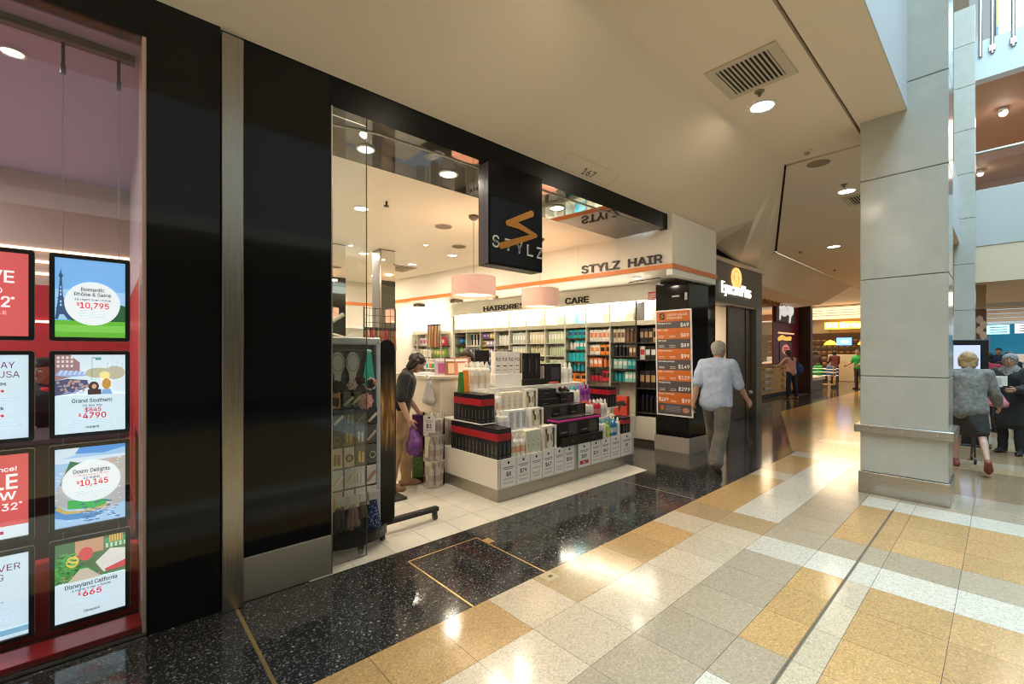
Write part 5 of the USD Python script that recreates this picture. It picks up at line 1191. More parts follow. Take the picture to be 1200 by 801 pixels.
def flower(t, R, c1, c2, n=8, layers=3):
    for L in range(layers):
        rr = R * (1 - 0.28 * L)
        for k in range(n - L):
            a = 2 * math.pi * (k + 0.5 * L) / (n - L)
            m = trimesh.creation.icosphere(1, 1.0); m.apply_scale((rr * 0.42, rr * 0.16, rr * 0.36))
            m.apply_translation((rr * 0.62, 0, 0)); m.apply_transform(trimesh.transformations.rotation_matrix(-a, (0, 1, 0))); m.apply_translation((0, -0.035 - 0.012 * L, 0))
            obj('petal', m, c1 if L % 2 == 0 else c2, t, smooth=True)
    m = trimesh.creation.icosphere(1, R * 0.2); m.apply_translation((0, -0.035 - 0.012 * layers, 0)); obj('centre', m, c2, t, smooth=True)
t = goods(1.56, 1.205, 'rose_clip', 'large dusty pink rose hair clip on the stand', 'hair clip'); hook(t); flower(t, 0.068, mat((0.62, 0.32, 0.28), 0.5), mat((0.70, 0.42, 0.38), 0.5), 9, 4)
t = goods(1.45, 1.345, 'blossom_clip', 'pale pink and white blossom hair clip on the stand', 'hair clip'); hook(t); flower(t, 0.045, mat((0.62, 0.45, 0.45), 0.5), mat((0.72, 0.66, 0.62), 0.5), 6, 3)
t = goods(1.60, 1.345, 'daisy_clip', 'black and white daisy hair clip on the stand at the right', 'hair clip'); hook(t); flower(t, 0.056, mat((0.66, 0.64, 0.58), 0.5), mat((0.04, 0.035, 0.03), 0.5), 8, 2)
t = goods(1.33, 1.335, 'dark_rose_clip', 'black fabric rose hair clip at the left edge of the stand', 'hair clip'); hook(t); flower(t, 0.05, mat((0.03, 0.028, 0.026), 0.6), mat((0.05, 0.045, 0.04), 0.6), 7, 3)
t = goods(1.52, 1.375, 'brown_rose_clip', 'dark brown fabric rose hair clip between the blossom and the daisy', 'hair clip'); hook(t); flower(t, 0.05, mat((0.10, 0.035, 0.02), 0.6), mat((0.06, 0.02, 0.012), 0.6), 7, 3)
def card_pack(w, h, card, main, kind):
    def b(t):
        hook(t)
        obj('card', cbox((-w / 2, -0.034, -h), (w / 2, -0.031, 0.015), 0.001), mat(card, 0.4), t)
        if kind == 'clip':
            obj('clip_pair', [cbox((-w * 0.3, -0.045, -h * 0.8), (-w * 0.05, -0.034, -h * 0.2), 0.003), cbox((w * 0.05, -0.045, -h * 0.85), (w * 0.3, -0.034, -h * 0.25), 0.003)], mat(main, 0.35), t)
        elif kind == 'band':
            tor = trimesh.creation.torus(w * 0.3, w * 0.08, 16, 8); tor.apply_transform(trimesh.transformations.rotation_matrix(math.pi / 2, (1, 0, 0))); tor.apply_translation((0, -0.042, -h * 0.5)); obj('hair_band', tor, mat(main, 0.5), t, smooth=True)
        else:
            obj('barrette', stroke_bar(w, h), mat(main, 0.35), t)
    return b
def stroke_bar(w, h):
    return frame_mesh((0, -0.034, 0), (1, 0, 0), Z3, prism(stroke([(-w * 0.38, -h * 0.75), (w * 0.36, -h * 0.3)], [0.009, 0.012]), 0.01))
ROWS = [(1.275, 0.11, [('clip', (0.45, 0.25, 0.10), (0.05, 0.04, 0.03), 'brown slide'), ('bar', (0.16, 0.15, 0.10), (0.45, 0.45, 0.30), 'olive leaf'), ('bar', (0.10, 0.09, 0.07), (0.42, 0.40, 0.28), 'sage leaf')], (1.315, 1.42, 1.48)),
        (1.135, 0.12, [('bar', (0.03, 0.028, 0.026), (0.55, 0.48, 0.36), 'bone comb'), ('clip', (0.08, 0.075, 0.065), (0.22, 0.20, 0.15), 'smoke slide'), ('bar', (0.05, 0.045, 0.04), (0.10, 0.09, 0.08), 'black comb'), ('bar', (0.03, 0.03, 0.03), (0.55, 0.45, 0.36), 'ivory pin')], (1.34, 1.43, 1.52, 1.62)),
        (0.995, 0.135, [('band', (0.03, 0.03, 0.03), (0.10, 0.08, 0.06), 'black band'), ('clip', (0.10, 0.07, 0.04), (0.50, 0.32, 0.12), 'amber slide'), ('clip', (0.10, 0.09, 0.07), (0.50, 0.44, 0.32), 'sand slide'), ('bar', (0.08, 0.07, 0.06), (0.36, 0.33, 0.26), 'grey comb')], (1.325, 1.42, 1.515, 1.61)),
        (0.835, 0.14, [('clip', (0.60, 0.54, 0.40), (0.20, 0.15, 0.06), 'gold slide'), ('band', (0.55, 0.50, 0.42), (0.05, 0.05, 0.05), 'black loop'), ('clip', (0.12, 0.10, 0.08), (0.55, 0.42, 0.18), 'bronze slide'), ('band', (0.10, 0.10, 0.09), (0.35, 0.32, 0.25), 'taupe loop')], (1.33, 1.425, 1.52, 1.615)),
        (0.665, 0.14, [('bar', (0.55, 0.52, 0.45), (0.66, 0.60, 0.48), 'pearl pin'), ('bar', (0.50, 0.47, 0.40), (0.60, 0.50, 0.30), 'brass pin'), ('clip', (0.55, 0.50, 0.44), (0.62, 0.56, 0.48), 'cream slide'), ('bar', (0.60, 0.57, 0.52), (0.40, 0.20, 0.14), 'russet pin')], (1.335, 1.43, 1.515, 1.61)),
        (0.495, 0.135, [('clip', (0.50, 0.44, 0.34), (0.60, 0.42, 0.10), 'yellow slide'), ('clip', (0.56, 0.52, 0.44), (0.48, 0.40, 0.28), 'tan slide'), ('bar', (0.56, 0.53, 0.44), (0.62, 0.60, 0.20), 'lime pin'), ('band', (0.58, 0.56, 0.50), (0.70, 0.68, 0.62), 'white loop')], (1.33, 1.425, 1.52, 1.615))]
for r, (z, h, kinds, xq) in enumerate(ROWS):
    for (kd, card, main, nm), x in zip(kinds, xq):
        t = goods(x, z, 'card_pack', f'{nm} hair accessory on its backing card, row {r + 3} down on the stand', 'hair accessory', 'carded accessories on the stand')
        card_pack(0.082, h, tuple(min(1, c * 1.4) for c in card), tuple(min(1, c * 1.4) for c in main), kd)(t)
# fabric pieces along the bottom
def fabric_mat(name, c1, c2, sc):
    n = {'g': ('geometry', {}), 'v': ('voronoi_texture', {'scale': sc}), 'r': ('rgb_ramp', {'ramp': [(0.25, c1), (0.45, c2)]}), 'p': ('principled_bsdf', {'roughness': 0.8})}
    return usdkit.material(stage, f'/World/Looks/{name}', n, [('g.position', 'v.vector'), ('v.distance', 'r.fac'), ('r.color', 'p.base_color')], surface='p.BSDF')
for x, (w, L), m, nm in ((1.345, (0.05, 0.24), mat((0.10, 0.10, 0.10), 0.8), 'charcoal'), (1.455, (0.05, 0.25), mat((0.50, 0.32, 0.28), 0.8), 'dusty pink'), (1.535, (0.035, 0.19), mat((0.16, 0.10, 0.07), 0.8), 'brown'), (1.625, (0.058, 0.29), fabric_mat('blue_print_cloth', (0.42, 0.46, 0.56), (0.03, 0.05, 0.16), 55), 'blue patterned')):
    t = goods(x, 0.445, 'headscarf', f'{nm} fabric headscarf bundle hanging at the foot of the stand', 'headscarf', 'headscarves at the foot of the stand')
    hook(t)
    ms = []
    r2 = random.Random(int(x * 1000))
    for k in range(5):
        dx = (k - 2) * w * 0.42
        ms.append(cyl((dx * 0.3, -0.03, -0.03), (dx, -0.04 - 0.012 * (k % 2), -L + r2.uniform(0, 0.03)), 0.012, 8, 0.02))
    obj('folds', ms, m, t, smooth=50)
    obj('header_card', cbox((-w * 0.8, -0.05, -0.05), (w * 0.8, -0.02, 0.02), 0.004), mat((0.62, 0.60, 0.54), 0.4), t)

# wire grid of red and brown pieces behind the stand
gr = thing('wire_grid_rack', 'black wire grid rack with hanging brown pieces behind the accessory stand', 'rack', (2.02, 4.55, 0), 0)
GWM = mat((0.03, 0.03, 0.03), 0.4)
obj('upright', [cyl((x, 0, 0), (x, 0, 2.09), 0.008, 6) for x in (0.0, 0.36)], GWM, gr)
obj('wire', [cyl((0.0, 0, z), (0.36, 0, z), 0.003, 5) for z in np.arange(0.5, 2.1, 0.075)] + [cyl((x, 0, 0.4), (x, 0, 2.09), 0.003, 5) for x in np.arange(0.06, 0.36, 0.06)], GWM, gr)
obj('foot', cbox((-0.05, -0.18, 0), (0.41, 0.18, 0.03), 0.004), GWM, gr)
for q in range(7):
    col = [(0.35, 0.16, 0.06), (0.50, 0.05, 0.06), (0.20, 0.09, 0.05)][q % 3]
    item(('ponytail', q % 3), 'hair_bunch', tress(col, 0.24), f'{["brown", "red", "dark brown"][q % 3]} hair bunch on the black wire grid, {NTH[q]} from the left', 'hair bunch', (2.04 + 0.053 * q, 4.53, 1.86), 0, f'{["brown", "red", "dark brown"][q % 3]} hair bunches on the wire grid')
th = thing('rail_stand', 'pale branching rail stand seen above the accessory stand', 'rail stand', (1.62, 4.4, 0), 0)
obj('pole', cyl((0, 0, 0), (0, 0, 1.98), 0.015, 10), WHITE, th)
obj('arm', [tube([(0.12, 0, 1.98), (0.0, 0, 1.90), (-0.14, 0, 1.78)], 0.022, 8), tube([(-0.2, 0, 1.82), (0.0, 0, 1.78), (0.26, 0, 1.72)], 0.016, 8)], mat((0.62, 0.55, 0.42), 0.5), th)
obj('foot', cyl((0, 0, 0), (0, 0, 0.03), 0.18, 20), DARK, th)

# ------------------------------------------------------------------ bottle tower of clear bags in front of the desk
CLEAR = clear_glass('clear_plastic', (0.96, 0.96, 0.95), 1.12)
TX, TY = 2.925, 4.62
tw_ = thing('tower_stand', 'slim round white stand carrying three tiers of bagged bottles', 'stand', (TX, TY, 0), 0)
for z in (0.02, 0.32, 0.62):
    obj('tier', cyl((0, 0, z - 0.012), (0, 0, z), 0.125, 24), WHITE, tw_)
obj('pole', cyl((0, 0, 0), (0, 0, 0.9), 0.014, 10), CHROME, tw_)
PBT = (0.82, 0.74, 0.70)
for L, z in enumerate((0.0205, 0.3205, 0.6205)):
    for k in range(5):
        a = -2.5 + k * 0.95
        item('tower_bottle', 'white_bottle', shampoo(0.034, 0.25, PBT, (0.60, 0.50, 0.48), (0.80, 0.76, 0.72)), f'pale bottle in the {["lowest", "middle", "top"][L]} tier of the slim tower, {NTH[k]} from the left', 'bottle', (TX + 0.082 * math.cos(a), TY + 0.082 * math.sin(a), z), 0, f'pale bottles in the {["lowest", "middle", "top"][L]} tier of the tower')
    t = thing('clear_bag', f'clear plastic bag around the {["lowest", "middle", "top"][L]} tier of bottles in the tower', 'plastic bag', (TX, TY, z), 0, 'clear bags of the tower')
    bag = prism(ellipse(0, 0, 0.131, 0.131, 28).difference(ellipse(0, 0, 0.129, 0.129, 28)), 0.26); obj('film', bag, CLEAR, t, smooth=40)
t = thing('price_sign', 'white price card on the front of the bottle tower', 'price card', (TX, TY, 0.66), -55)
obj('card', cbox((-0.075, -0.140, 0.0), (0.075, -0.137, 0.20), 0.0005), mat((0.78, 0.76, 0.74), 0.4), t)
obj('emblem', box((-0.012, -0.1415, 0.165), (0.012, -0.140, 0.185)), INK, t)
obj('print', [box((-0.05, -0.1412, 0.135), (0.05, -0.140, 0.142)), box((-0.04, -0.1412, 0.118), (0.04, -0.140, 0.124)), box((-0.05, -0.1412, 0.03), (0.05, -0.140, 0.034)), box((-0.05, -0.1412, 0.015), (0.05, -0.140, 0.018))], GREY, t)
obj('price', frame_mesh((0, -0.1405, 0.055), (1, 0, 0), Z3, text('$1', 0.045, True, None, 'c', 0.001)), INK, t)
def blob_mesh(parts, edge=0.02, it=6, amp=0.0, fr=14.0):
    m = Manifold.batch_boolean(parts, OpType.Add).refine_to_length(edge).to_mesh()
    t = trimesh.Trimesh(m.vert_properties[:, :3], m.tri_verts, process=True)
    trimesh.smoothing.filter_taubin(t, iterations=it)
    if amp:
        t.vertices += t.vertex_normals * ((meshkit.fbm(t.vertices * fr) - 0.5) * amp)[:, None]
    return t
def S(p, r, n=14):
    return Manifold.sphere(r, n).translate(tuple(float(c) for c in p))
def hull(*sp):
    return Manifold.batch_hull(list(sp))
def chain(pts, n=14):
    return [hull(S(a[0], a[1], n), S(b[0], b[1], n)) for a, b in zip(pts[:-1], pts[1:])]
t = thing('white_carrier_bag', 'knotted white translucent plastic bag hung on the front of the desk', 'plastic bag', (3.02, 4.86, 0), 0)
obj('bag', blob_mesh([hull(S((0, 0, 1.0), 0.07), S((0.0, 0.08, 1.0), 0.06), S((0, 0.02, 1.22), 0.035)), hull(S((0, 0.02, 1.22), 0.03), S((0.0, 0.03, 1.30), 0.014))], 0.015, 3, 0.02, 16), mat((0.78, 0.76, 0.74), 0.25, trans=0.25), t, smooth=True)
obj('knot', blob_mesh([S((0, 0.02, 1.27), 0.028), S((0.0, 0.06, 1.31), 0.02), S((0.0, -0.03, 1.30), 0.02)], 0.01, 2), mat((0.80, 0.78, 0.76), 0.3), t, smooth=True)
for z, col, nm in ((0.58, (0.10, 0.03, 0.10), 'purple'), (0.32, (0.14, 0.05, 0.10), 'plum'), (0.06, (0.09, 0.18, 0.04), 'leaf green')):
    t = thing('refill_pack', f'{nm} refill pack stacked left of the bottle tower', 'pack', (2.87, 4.88, z), -40)
    obj('pack', cbox((-0.075, -0.05, 0), (0.075, 0.05, 0.255), 0.012), mat(col, 0.35, grain=0.35, gscale=25), t)
    obj('header', cbox((-0.075, -0.012, 0.245), (0.075, 0.012, 0.258), 0.004), mat(tuple(c * 1.6 for c in col), 0.35), t)
t = thing('pack_plinth', 'low dark block under the refill packs', 'plinth', (2.87, 4.88, 0), -40)
obj('block', cbox((-0.08, -0.055, 0), (0.08, 0.055, 0.058), 0.004), DARK, t)

# ------------------------------------------------------------------ black pillar with steel base and the price board
pb = thing('pillar', 'black granite pillar with steel base at the right of the hair shop', 'pillar', kind='structure')
obj('shaft', prism([(6.83, 3.34), (7.42, 3.30), (7.42, 3.95), (6.80, 3.90)], 2.49).apply_translation((0, 0, 0.24)), BLACK, pb)
obj('base_plate', prism([(6.80, 3.32), (7.43, 3.28), (7.43, 3.97), (6.775, 3.91)], 0.24), mat((0.50, 0.46, 0.40), 0.42, metal=0.35), pb)
obj('notice_plate', frame_mesh((6.819, 3.62, 2.50), (-0.05, -0.998, 0), Z3, prism(rrect(0, 0, 0.13, 0.028, 0.012), 0.004)), mat((0.6, 0.58, 0.54), 0.3), pb)
obj('wall_box', box((6.80, 3.36, 2.44), (6.83, 3.40, 2.56)), mat((0.55, 0.53, 0.5), 0.4), pb)
pbd = thing('price_board', 'tall orange and grey price board with white frame on the black pillar', 'price board')
# local frame on the board: u to the right (towards -y), v up, slightly out of plumb
BO = np.array([6.70, 3.812, 0.592]); BU = np.array([0.0, -1.0, 0.0]); tilt = math.radians(0.9)
BV = np.array([0.0, -math.sin(-tilt) * 0 + 0.018, 1.0]); BV = BV / np.linalg.norm(BV)
BWD, BHT = 0.612, 1.695
def onb(m, k=0.0): return frame_mesh(BO + np.array([-1, 0, 0]) * k, BU, BV, m)
BV0 = BV
obj('frame', frame_mesh(BO, BU, BV, prism(sbox(0, 0, BWD, BHT), 0.02)), mat((0.80, 0.79, 0.80), 0.35), pbd)
bands = [(0.90, 1.0, 'o', 'SUPER VALUE', None), (0.835, 0.90, 'g', 'Shampoo & cut', '$49'), (0.73, 0.835, 'o', 'Men + style', '$89'), (0.635, 0.73, 'g', 'Half head', '$89'), (0.53, 0.635, 'o', 'Colour package', '$99'), (0.43, 0.53, 'g', 'Full head package', '$149'), (0.325, 0.43, 'o', 'Foils + treatment', '$129'), (0.215, 0.325, 'g', 'Straightening', '$299'), (0.105, 0.215, 'o', 'Keratin treatment', '$99'), (0.0, 0.105, 'g', '', None)]
OG, GG = mat((0.62, 0.15, 0.02), 0.4), mat((0.085, 0.082, 0.095), 0.4)
mx, my = 0.022, 0.022
iw, ih = BWD - 2 * mx, BHT - 2 * my
for a, b, c, s, pr in bands:
    bnd = obj('band', onb(prism(sbox(mx, my + a * ih, mx + iw, my + b * ih), 0.001), 0.02), OG if c == 'o' else GG, pbd)
    y0, y1 = my + a * ih, my + b * ih
    if pr:
        tm = text(pr, 0.055, True, None, 'r'); tm.apply_translation((mx + iw - 0.02, y0 + (y1 - y0) * 0.18, 0)); obj('price', onb(tm, 0.021), WHITE, bnd)
        tm = text(s, 0.024, True, None, 'l'); tm.apply_translation((mx + 0.02, y1 - 0.038, 0)); obj('lettering', onb(tm, 0.021), WHITE, bnd)
        if y1 - y0 > 0.13:
            obj('print', onb(trimesh.util.concatenate([prism(sbox(mx + 0.03 + 0.19 * (q % 2), y0 + 0.025 + 0.022 * (q // 2), mx + 0.13 + 0.19 * (q % 2), y0 + 0.034 + 0.022 * (q // 2)), 0.001) for q in range(4)]), 0.021), mat((0.75, 0.62, 0.55), 0.5), bnd)
tm = text('SUPER VALUE', 0.034, True, 0.33, 'l'); tm.apply_translation((0.21, my + 0.953 * ih, 0)); obj('lettering', onb(tm, 0.021), mat((0.85, 0.68, 0.55), 0.4), pbd)
tm = text('PACKAGES', 0.034, True, 0.25, 'l'); tm.apply_translation((0.21, my + 0.923 * ih, 0)); obj('lettering', onb(tm, 0.021), mat((0.85, 0.68, 0.55), 0.4), pbd)
obj('emblem_tile', onb(prism(sbox(0.075, my + 0.92 * ih, 0.165, my + 0.985 * ih), 0.001), 0.021), INK, pbd)
obj('emblem', onb(prism(stroke([(0.15, my + 0.975 * ih), (0.10, my + 0.958 * ih), (0.145, my + 0.948 * ih), (0.09, my + 0.93 * ih)], [0.006, 0.006, 0.006, 0.006]), 0.001), 0.022), GOLD, pbd)
tm = text('$199', 0.05, True, None, 'l'); tm.apply_translation((mx + 0.02, my + 0.13 * ih, 0)); obj('price', onb(tm, 0.021), WHITE, pbd)
obj('emblem_tile', onb(prism(sbox(0.07, my + 0.04 * ih, 0.13, my + 0.08 * ih), 0.001), 0.021), OG, pbd)
obj('print', onb(trimesh.util.concatenate([prism(sbox(0.16, my + (0.03 + 0.012 * q) * ih, 0.42, my + (0.034 + 0.012 * q) * ih), 0.001) for q in range(5)]), 0.021), mat((0.3, 0.3, 0.33), 0.5), pbd)
obj('footer_picture', onb(prism(ellipse(0.5, my + 0.05 * ih, 0.055, 0.04), 0.001), 0.021), mat((0.55, 0.24, 0.18), 0.5), pbd)
obj('hanger', [box((6.70, y, 1.9), (6.83, y + 0.02, 1.93)) for y in (3.45, 3.7)], GREY, pbd)

# ------------------------------------------------------------------ optician next door
YE = 4.14
ey = thing('wall_optician', 'taupe portal of the optician with lit emblem, next to the hair shop', 'shopfront', kind='structure')
TAUPE = mat((0.135, 0.115, 0.085), 0.5)
obj('fascia_panel', box((9.1, YE, 2.72), (12.42, YE + 0.3, 3.60)), TAUPE, ey)
obj('jamb', cbox((9.1, YE, 0), (9.47, YE + 0.08, 2.72), 0.004), TAUPE, ey)
obj('jamb', cbox((12.02, YE, 0), (12.42, YE + 0.5, 2.72), 0.004), mat((0.17, 0.15, 0.115), 0.45), ey)
obj('capping', cbox((9.3, YE - 0.06, 3.60), (12.5, YE + 0.35, 3.68), 0.006), CEIL, ey)
obj('lintel', box((9.56, YE + 0.02, 2.68), (12.02, YE + 0.3, 2.72)), mat((0.5, 0.36, 0.25), 0.4), ey)
obj('corridor_side_wall', box((7.42, 3.9, 0), (9.1, YE + 0.2, 3.6)), BLACK, ey)
wd = thing('door_1', 'brown timber sliding door leaf of the optician standing open', 'door', kind='structure')
WOOD = mat((0.085, 0.055, 0.032), 0.4, grain=0.25, gscale=3)
obj('leaf', cbox((10.62, YE + 0.12, 0.01), (11.62, YE + 0.17, 2.70), 0.004), WOOD, wd)
obj('leaf', cbox((11.64, YE + 0.10, 0.01), (12.0, YE + 0.15, 2.70), 0.004), mat((0.075, 0.05, 0.03), 0.4, grain=0.25, gscale=3), wd)
obj('knob', trimesh.creation.icosphere(2, 0.055).apply_translation((11.80, YE + 0.06, 0.62)), mat((0.7, 0.68, 0.62), 0.3), wd, smooth=True)
LIT = mat((1.0, 0.97, 0.92), 0.5, emit=0.9)
LITO = mat((1.0, 0.55, 0.18), 0.5, emit=0.75, ecol=(1.0, 0.46, 0.12))
sg = thing('optician_sign', 'white lit lettering with a glowing orange oval on the taupe fascia', 'lit sign')
obj('lettering', frame_mesh((9.95, YE - 0.002, 2.925), (1, 0, 0), Z3, text('EyecarePlus', 0.25, False, 1.66, 'l', 0.03)), LIT, sg)
obj('oval_ring', frame_mesh((10.75, YE - 0.002, 3.32), (1, 0, 0), Z3, prism(ellipse(0, 0, 0.27, 0.235).difference(ellipse(0, 0, 0.215, 0.185)), 0.03)), LITO, sg)
obj('oval_face', frame_mesh((10.75, YE - 0.001, 3.32), (1, 0, 0), Z3, prism(ellipse(0, 0, 0.215, 0.185), 0.012)), mat((0.9, 0.6, 0.3), 0.5, emit=0.3, ecol=(1.0, 0.62, 0.3)), sg)
obj('iris_motif', frame_mesh((10.75, YE - 0.014, 3.32), (1, 0, 0), Z3, prism(ellipse(0, 0.07, 0.09, 0.06).difference(ellipse(0, 0.07, 0.045, 0.03)).union(ellipse(0, -0.075, 0.11, 0.075).difference(ellipse(0, -0.075, 0.06, 0.04))), 0.012)), LITO, sg)
ei = thing('wall_optician_interior', 'bright interior walls of the optician', 'wall', kind='structure')
obj('rear_wall', box((7.6, 7.0, 0), (12.6, 7.1, 3.4)), mat((0.75, 0.60, 0.45), 0.6), ei)
obj('ceiling_board', box((7.6, YE + 0.3, 2.9), (12.6, 7.1, 2.95)), WHITE, ei)
obj('side_wall', box((12.42, YE + 0.5, 0), (12.5, 7.0, 3.4)), PAINT, ei)
for k in range(3):
    t = thing('frame_display', f'lit spectacle display shelf in the optician, {["left", "middle", "right"][k]} of three', 'display shelf', (10.6 + 0.72 * k, 6.9, 0), 0, 'spectacle displays')
    obj('back_board', box((0, 0, 0.6), (0.62, 0.05, 2.4)), mat((0.85, 0.72, 0.55), 0.5), t)
    for z in np.arange(0.8, 2.4, 0.22):
        obj('glass_shelf', box((0, -0.16, z), (0.62, 0, z + 0.012)), mat((0.6, 0.66, 0.62), 0.15), t)
    l = UsdLux.RectLight.Define(stage, path_for(pth(t), 'wash')); l.CreateWidthAttr(0.6); l.CreateHeightAttr(0.2); l.CreateIntensityAttr(45); l.CreateColorAttr(Gf.Vec3f(1, 0.78, 0.55)); l.AddTranslateOp().Set((0.3, -0.6, 2.88))

# ------------------------------------------------------------------ treat shop beyond
YT = 5.5
ts = thing('wall_treat_shop', 'maroon sign wall and timber clad front of the treat shop farther along', 'shopfront', kind='structure')
obj('maroon_panel', cbox((17.6, YT, 1.2), (20.6, YT + 0.04, 3.9), 0.01), mat((0.17, 0.012, 0.022), 0.45), ts)
obj('end_panel', cbox((20.6, YT - 0.4, 0), (20.9, YT + 0.3, 3.7), 0.01), mat((0.05, 0.02, 0.02), 0.4), ts)
obj('timber_backing', box((14.0, 7.5, 0), (21, 7.6, 3.6)), mat((0.45, 0.22, 0.07), 0.5), ts)
for k in range(9):
    obj('plank', cbox((16.0, 7.44, 1.3 + 0.115 * k), (18.5, 7.5, 1.40 + 0.115 * k), 0.006), mat((0.50, 0.26, 0.085), 0.5, grain=0.2, gscale=5), ts)
for k in range(8):
    obj('baffle', cbox((15.2 + 0.35 * k, 5.3, 3.25), (15.26 + 0.35 * k, 6.8, 3.45), 0.004), mat((0.30, 0.17, 0.06), 0.5), ts)
ts2 = thing('treat_sign', 'dark square sign with a white playful drawn emblem on the maroon wall', 'sign')
obj('plate', cbox((17.75, YT - 0.06, 2.72), (19.85, YT - 0.001, 3.62), 0.01), mat((0.10, 0.075, 0.07), 0.5), ts2)
blob = ellipse(18.55, 3.14, 0.42, 0.2).union(ellipse(19.25, 3.22, 0.40, 0.24)).union(stroke([(18.2, 3.1), (18.02, 3.42)], [0.1, 0.06])).union(stroke([(18.15, 3.1), (18.1, 2.85)], [0.08, 0.06])).union(stroke([(19.3, 3.1), (19.2, 2.78)], [0.1, 0.07])).union(ellipse(19.42, 3.42, 0.15, 0.13))
blob = blob.difference(ellipse(18.95, 3.25, 0.07, 0.07)).difference(stroke([(19.2, 3.0), (19.3, 3.3)], [0.03, 0.03]))
from shapely.affinity import translate as _tr
obj('emblem', frame_mesh((18.0, YT - 0.061, 0), (1, 0, 0), Z3, prism(_tr(blob, -18.0, 0), 0.02)), mat((0.9, 0.92, 0.92), 0.5, emit=0.3), ts2)
tb = thing('menu_poster', 'small round-logo poster with gold heading on the maroon wall', 'poster')
obj('heading', cbox((18.1, YT - 0.03, 2.30), (19.9, YT - 0.001, 2.36), 0.005), mat((0.75, 0.45, 0.25), 0.5, emit=0.5), tb)
obj('scroll', frame_mesh((18.0, YT - 0.002, 0), (1, 0, 0), Z3, prism(stroke([(0.15, 2.1), (0.5, 2.17), (1.0, 2.12), (1.5, 2.15)], [0.07, 0.09, 0.07, 0.08]), 0.02)), mat((0.75, 0.45, 0.08), 0.5, emit=0.5), tb)
obj('picture', cbox((18.25, YT - 0.02, 1.25), (19.6, YT - 0.001, 2.02), 0.004), mat((0.16, 0.07, 0.12), 0.4), tb)
obj('badge', frame_mesh((18.9, YT - 0.021, 1.72), (1, 0, 0), Z3, prism(ellipse(0, 0, 0.42, 0.19), 0.01)), mat((0.70, 0.20, 0.16), 0.5, emit=0.35), tb)
obj('badge_line', frame_mesh((18.9, YT - 0.032, 1.72), (1, 0, 0), Z3, prism(sbox(-0.3, -0.05, 0.3, -0.01).union(sbox(-0.26, 0.03, 0.26, 0.07)), 0.005)), mat((0.25, 0.05, 0.1), 0.5), tb)
tc = thing('treat_counter', 'gold fronted display counter of the treat shop', 'counter')
GOLDC = mat((0.58, 0.34, 0.04), 0.4, grain=0.15, gscale=2)
obj('front', cbox((15.6, 5.6, 0.12), (20.3, 6.2, 1.18), 0.01), GOLDC, tc)
obj('top', cbox((15.55, 5.55, 1.18), (20.35, 6.25, 1.23), 0.01), mat((0.55, 0.40, 0.18), 0.3), tc)
obj('kick_board', box((15.6, 5.66, 0), (20.3, 6.2, 0.12)), DARK, tc)
for k in range(4):
    for x in (16.9, 18.9):
        t = thing('treat_tray', f'pale tray of wrapped treats in the gold counter, {["lowest", "second", "third", "top"][k]} on the {"left" if x < 18 else "right"}', 'tray', (x, 5.55, 0.30 + 0.22 * k), 0, 'treat trays')
        obj('tray', cbox((0, -0.03, 0), (0.8, 0.045, 0.03), 0.004), WHITE, t)
        obj('treats', [trimesh.creation.icosphere(1, 0.045).apply_translation((0.08 + 0.09 * q, 0.0, 0.06)) for q in range(8)], mat((0.75, 0.68, 0.55), 0.4), t)
for k, x in enumerate((16.0, 16.5, 18.9, 19.7)):
    t = thing('treat_display', f'framed card and wrapped treats on the gold counter, {NTH[k]} from the left', 'display', (x, 5.8, 1.232), 0, 'counter top displays')
    obj('card', cbox((0, 0, 0), (0.5, 0.04, 0.42), 0.005), mat([(0.8, 0.7, 0.6), (0.05, 0.05, 0.05), (0.75, 0.6, 0.4), (0.8, 0.78, 0.72)][k], 0.4), t)
    obj('card_print', box((0.1, -0.004, 0.1), (0.4, 0, 0.32)), mat([(0.5, 0.1, 0.1), (0.8, 0.75, 0.7), (0.3, 0.12, 0.05), (0.45, 0.35, 0.3)][k], 0.4), t)
tp = thing('floor_mat', 'dark matt strip of floor in front of the treat counter', 'mat', (0, 0, 0), 0)
obj('mat', box((15.6, 5.1, 0.001), (20.3, 5.54, 0.008)), DARK, tp)

# ------------------------------------------------------------------ bakery court in the distance
fc = thing('wall_far', 'far wall of the food court with striped bulkhead', 'wall', kind='structure')
XB = 30.0
obj('wall_panel', box((XB + 4, 3.2, 0), (XB + 4.2, 14, 4.24)), mat((0.30, 0.17, 0.08), 0.6), fc)
for k in range(5):
    obj('bulkhead_slat', cbox((XB, 4.2, 3.55 + 0.14 * k), (XB + 0.2, 8.4, 3.665 + 0.14 * k), 0.01), mat((0.62, 0.58, 0.50), 0.5), fc)
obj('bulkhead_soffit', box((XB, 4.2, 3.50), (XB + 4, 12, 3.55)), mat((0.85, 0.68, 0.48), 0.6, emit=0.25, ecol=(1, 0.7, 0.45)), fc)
obj('banner', cbox((XB - 0.1, 7.55, 3.6), (XB, 8.2, 4.2), 0.01), mat((0.45, 0.08, 0.05), 0.5), fc, label='red banner panel')
obj('lower_bulkhead', box((XB + 0.6, 4.2, 2.72), (XB + 0.8, 11, 3.5)), mat((0.30, 0.22, 0.13), 0.6), fc)
bsn = thing('bakery_sign', 'yellow lit bakery sign with white word in the distance', 'lit sign')
obj('box', box((XB - 0.05, 4.7, 2.92), (XB + 0.5, 6.75, 3.30)), mat((0.75, 0.42, 0.04), 0.5, emit=0.9, ecol=(1.0, 0.55, 0.06)), bsn)
obj('lettering', frame_mesh((XB - 0.06, 6.0, 2.99), (0, -1, 0), Z3, text('Bread', 0.26, True, 1.25, 'l', 0.03)), mat((1, 0.95, 0.85), 0.5, emit=2.5), bsn)
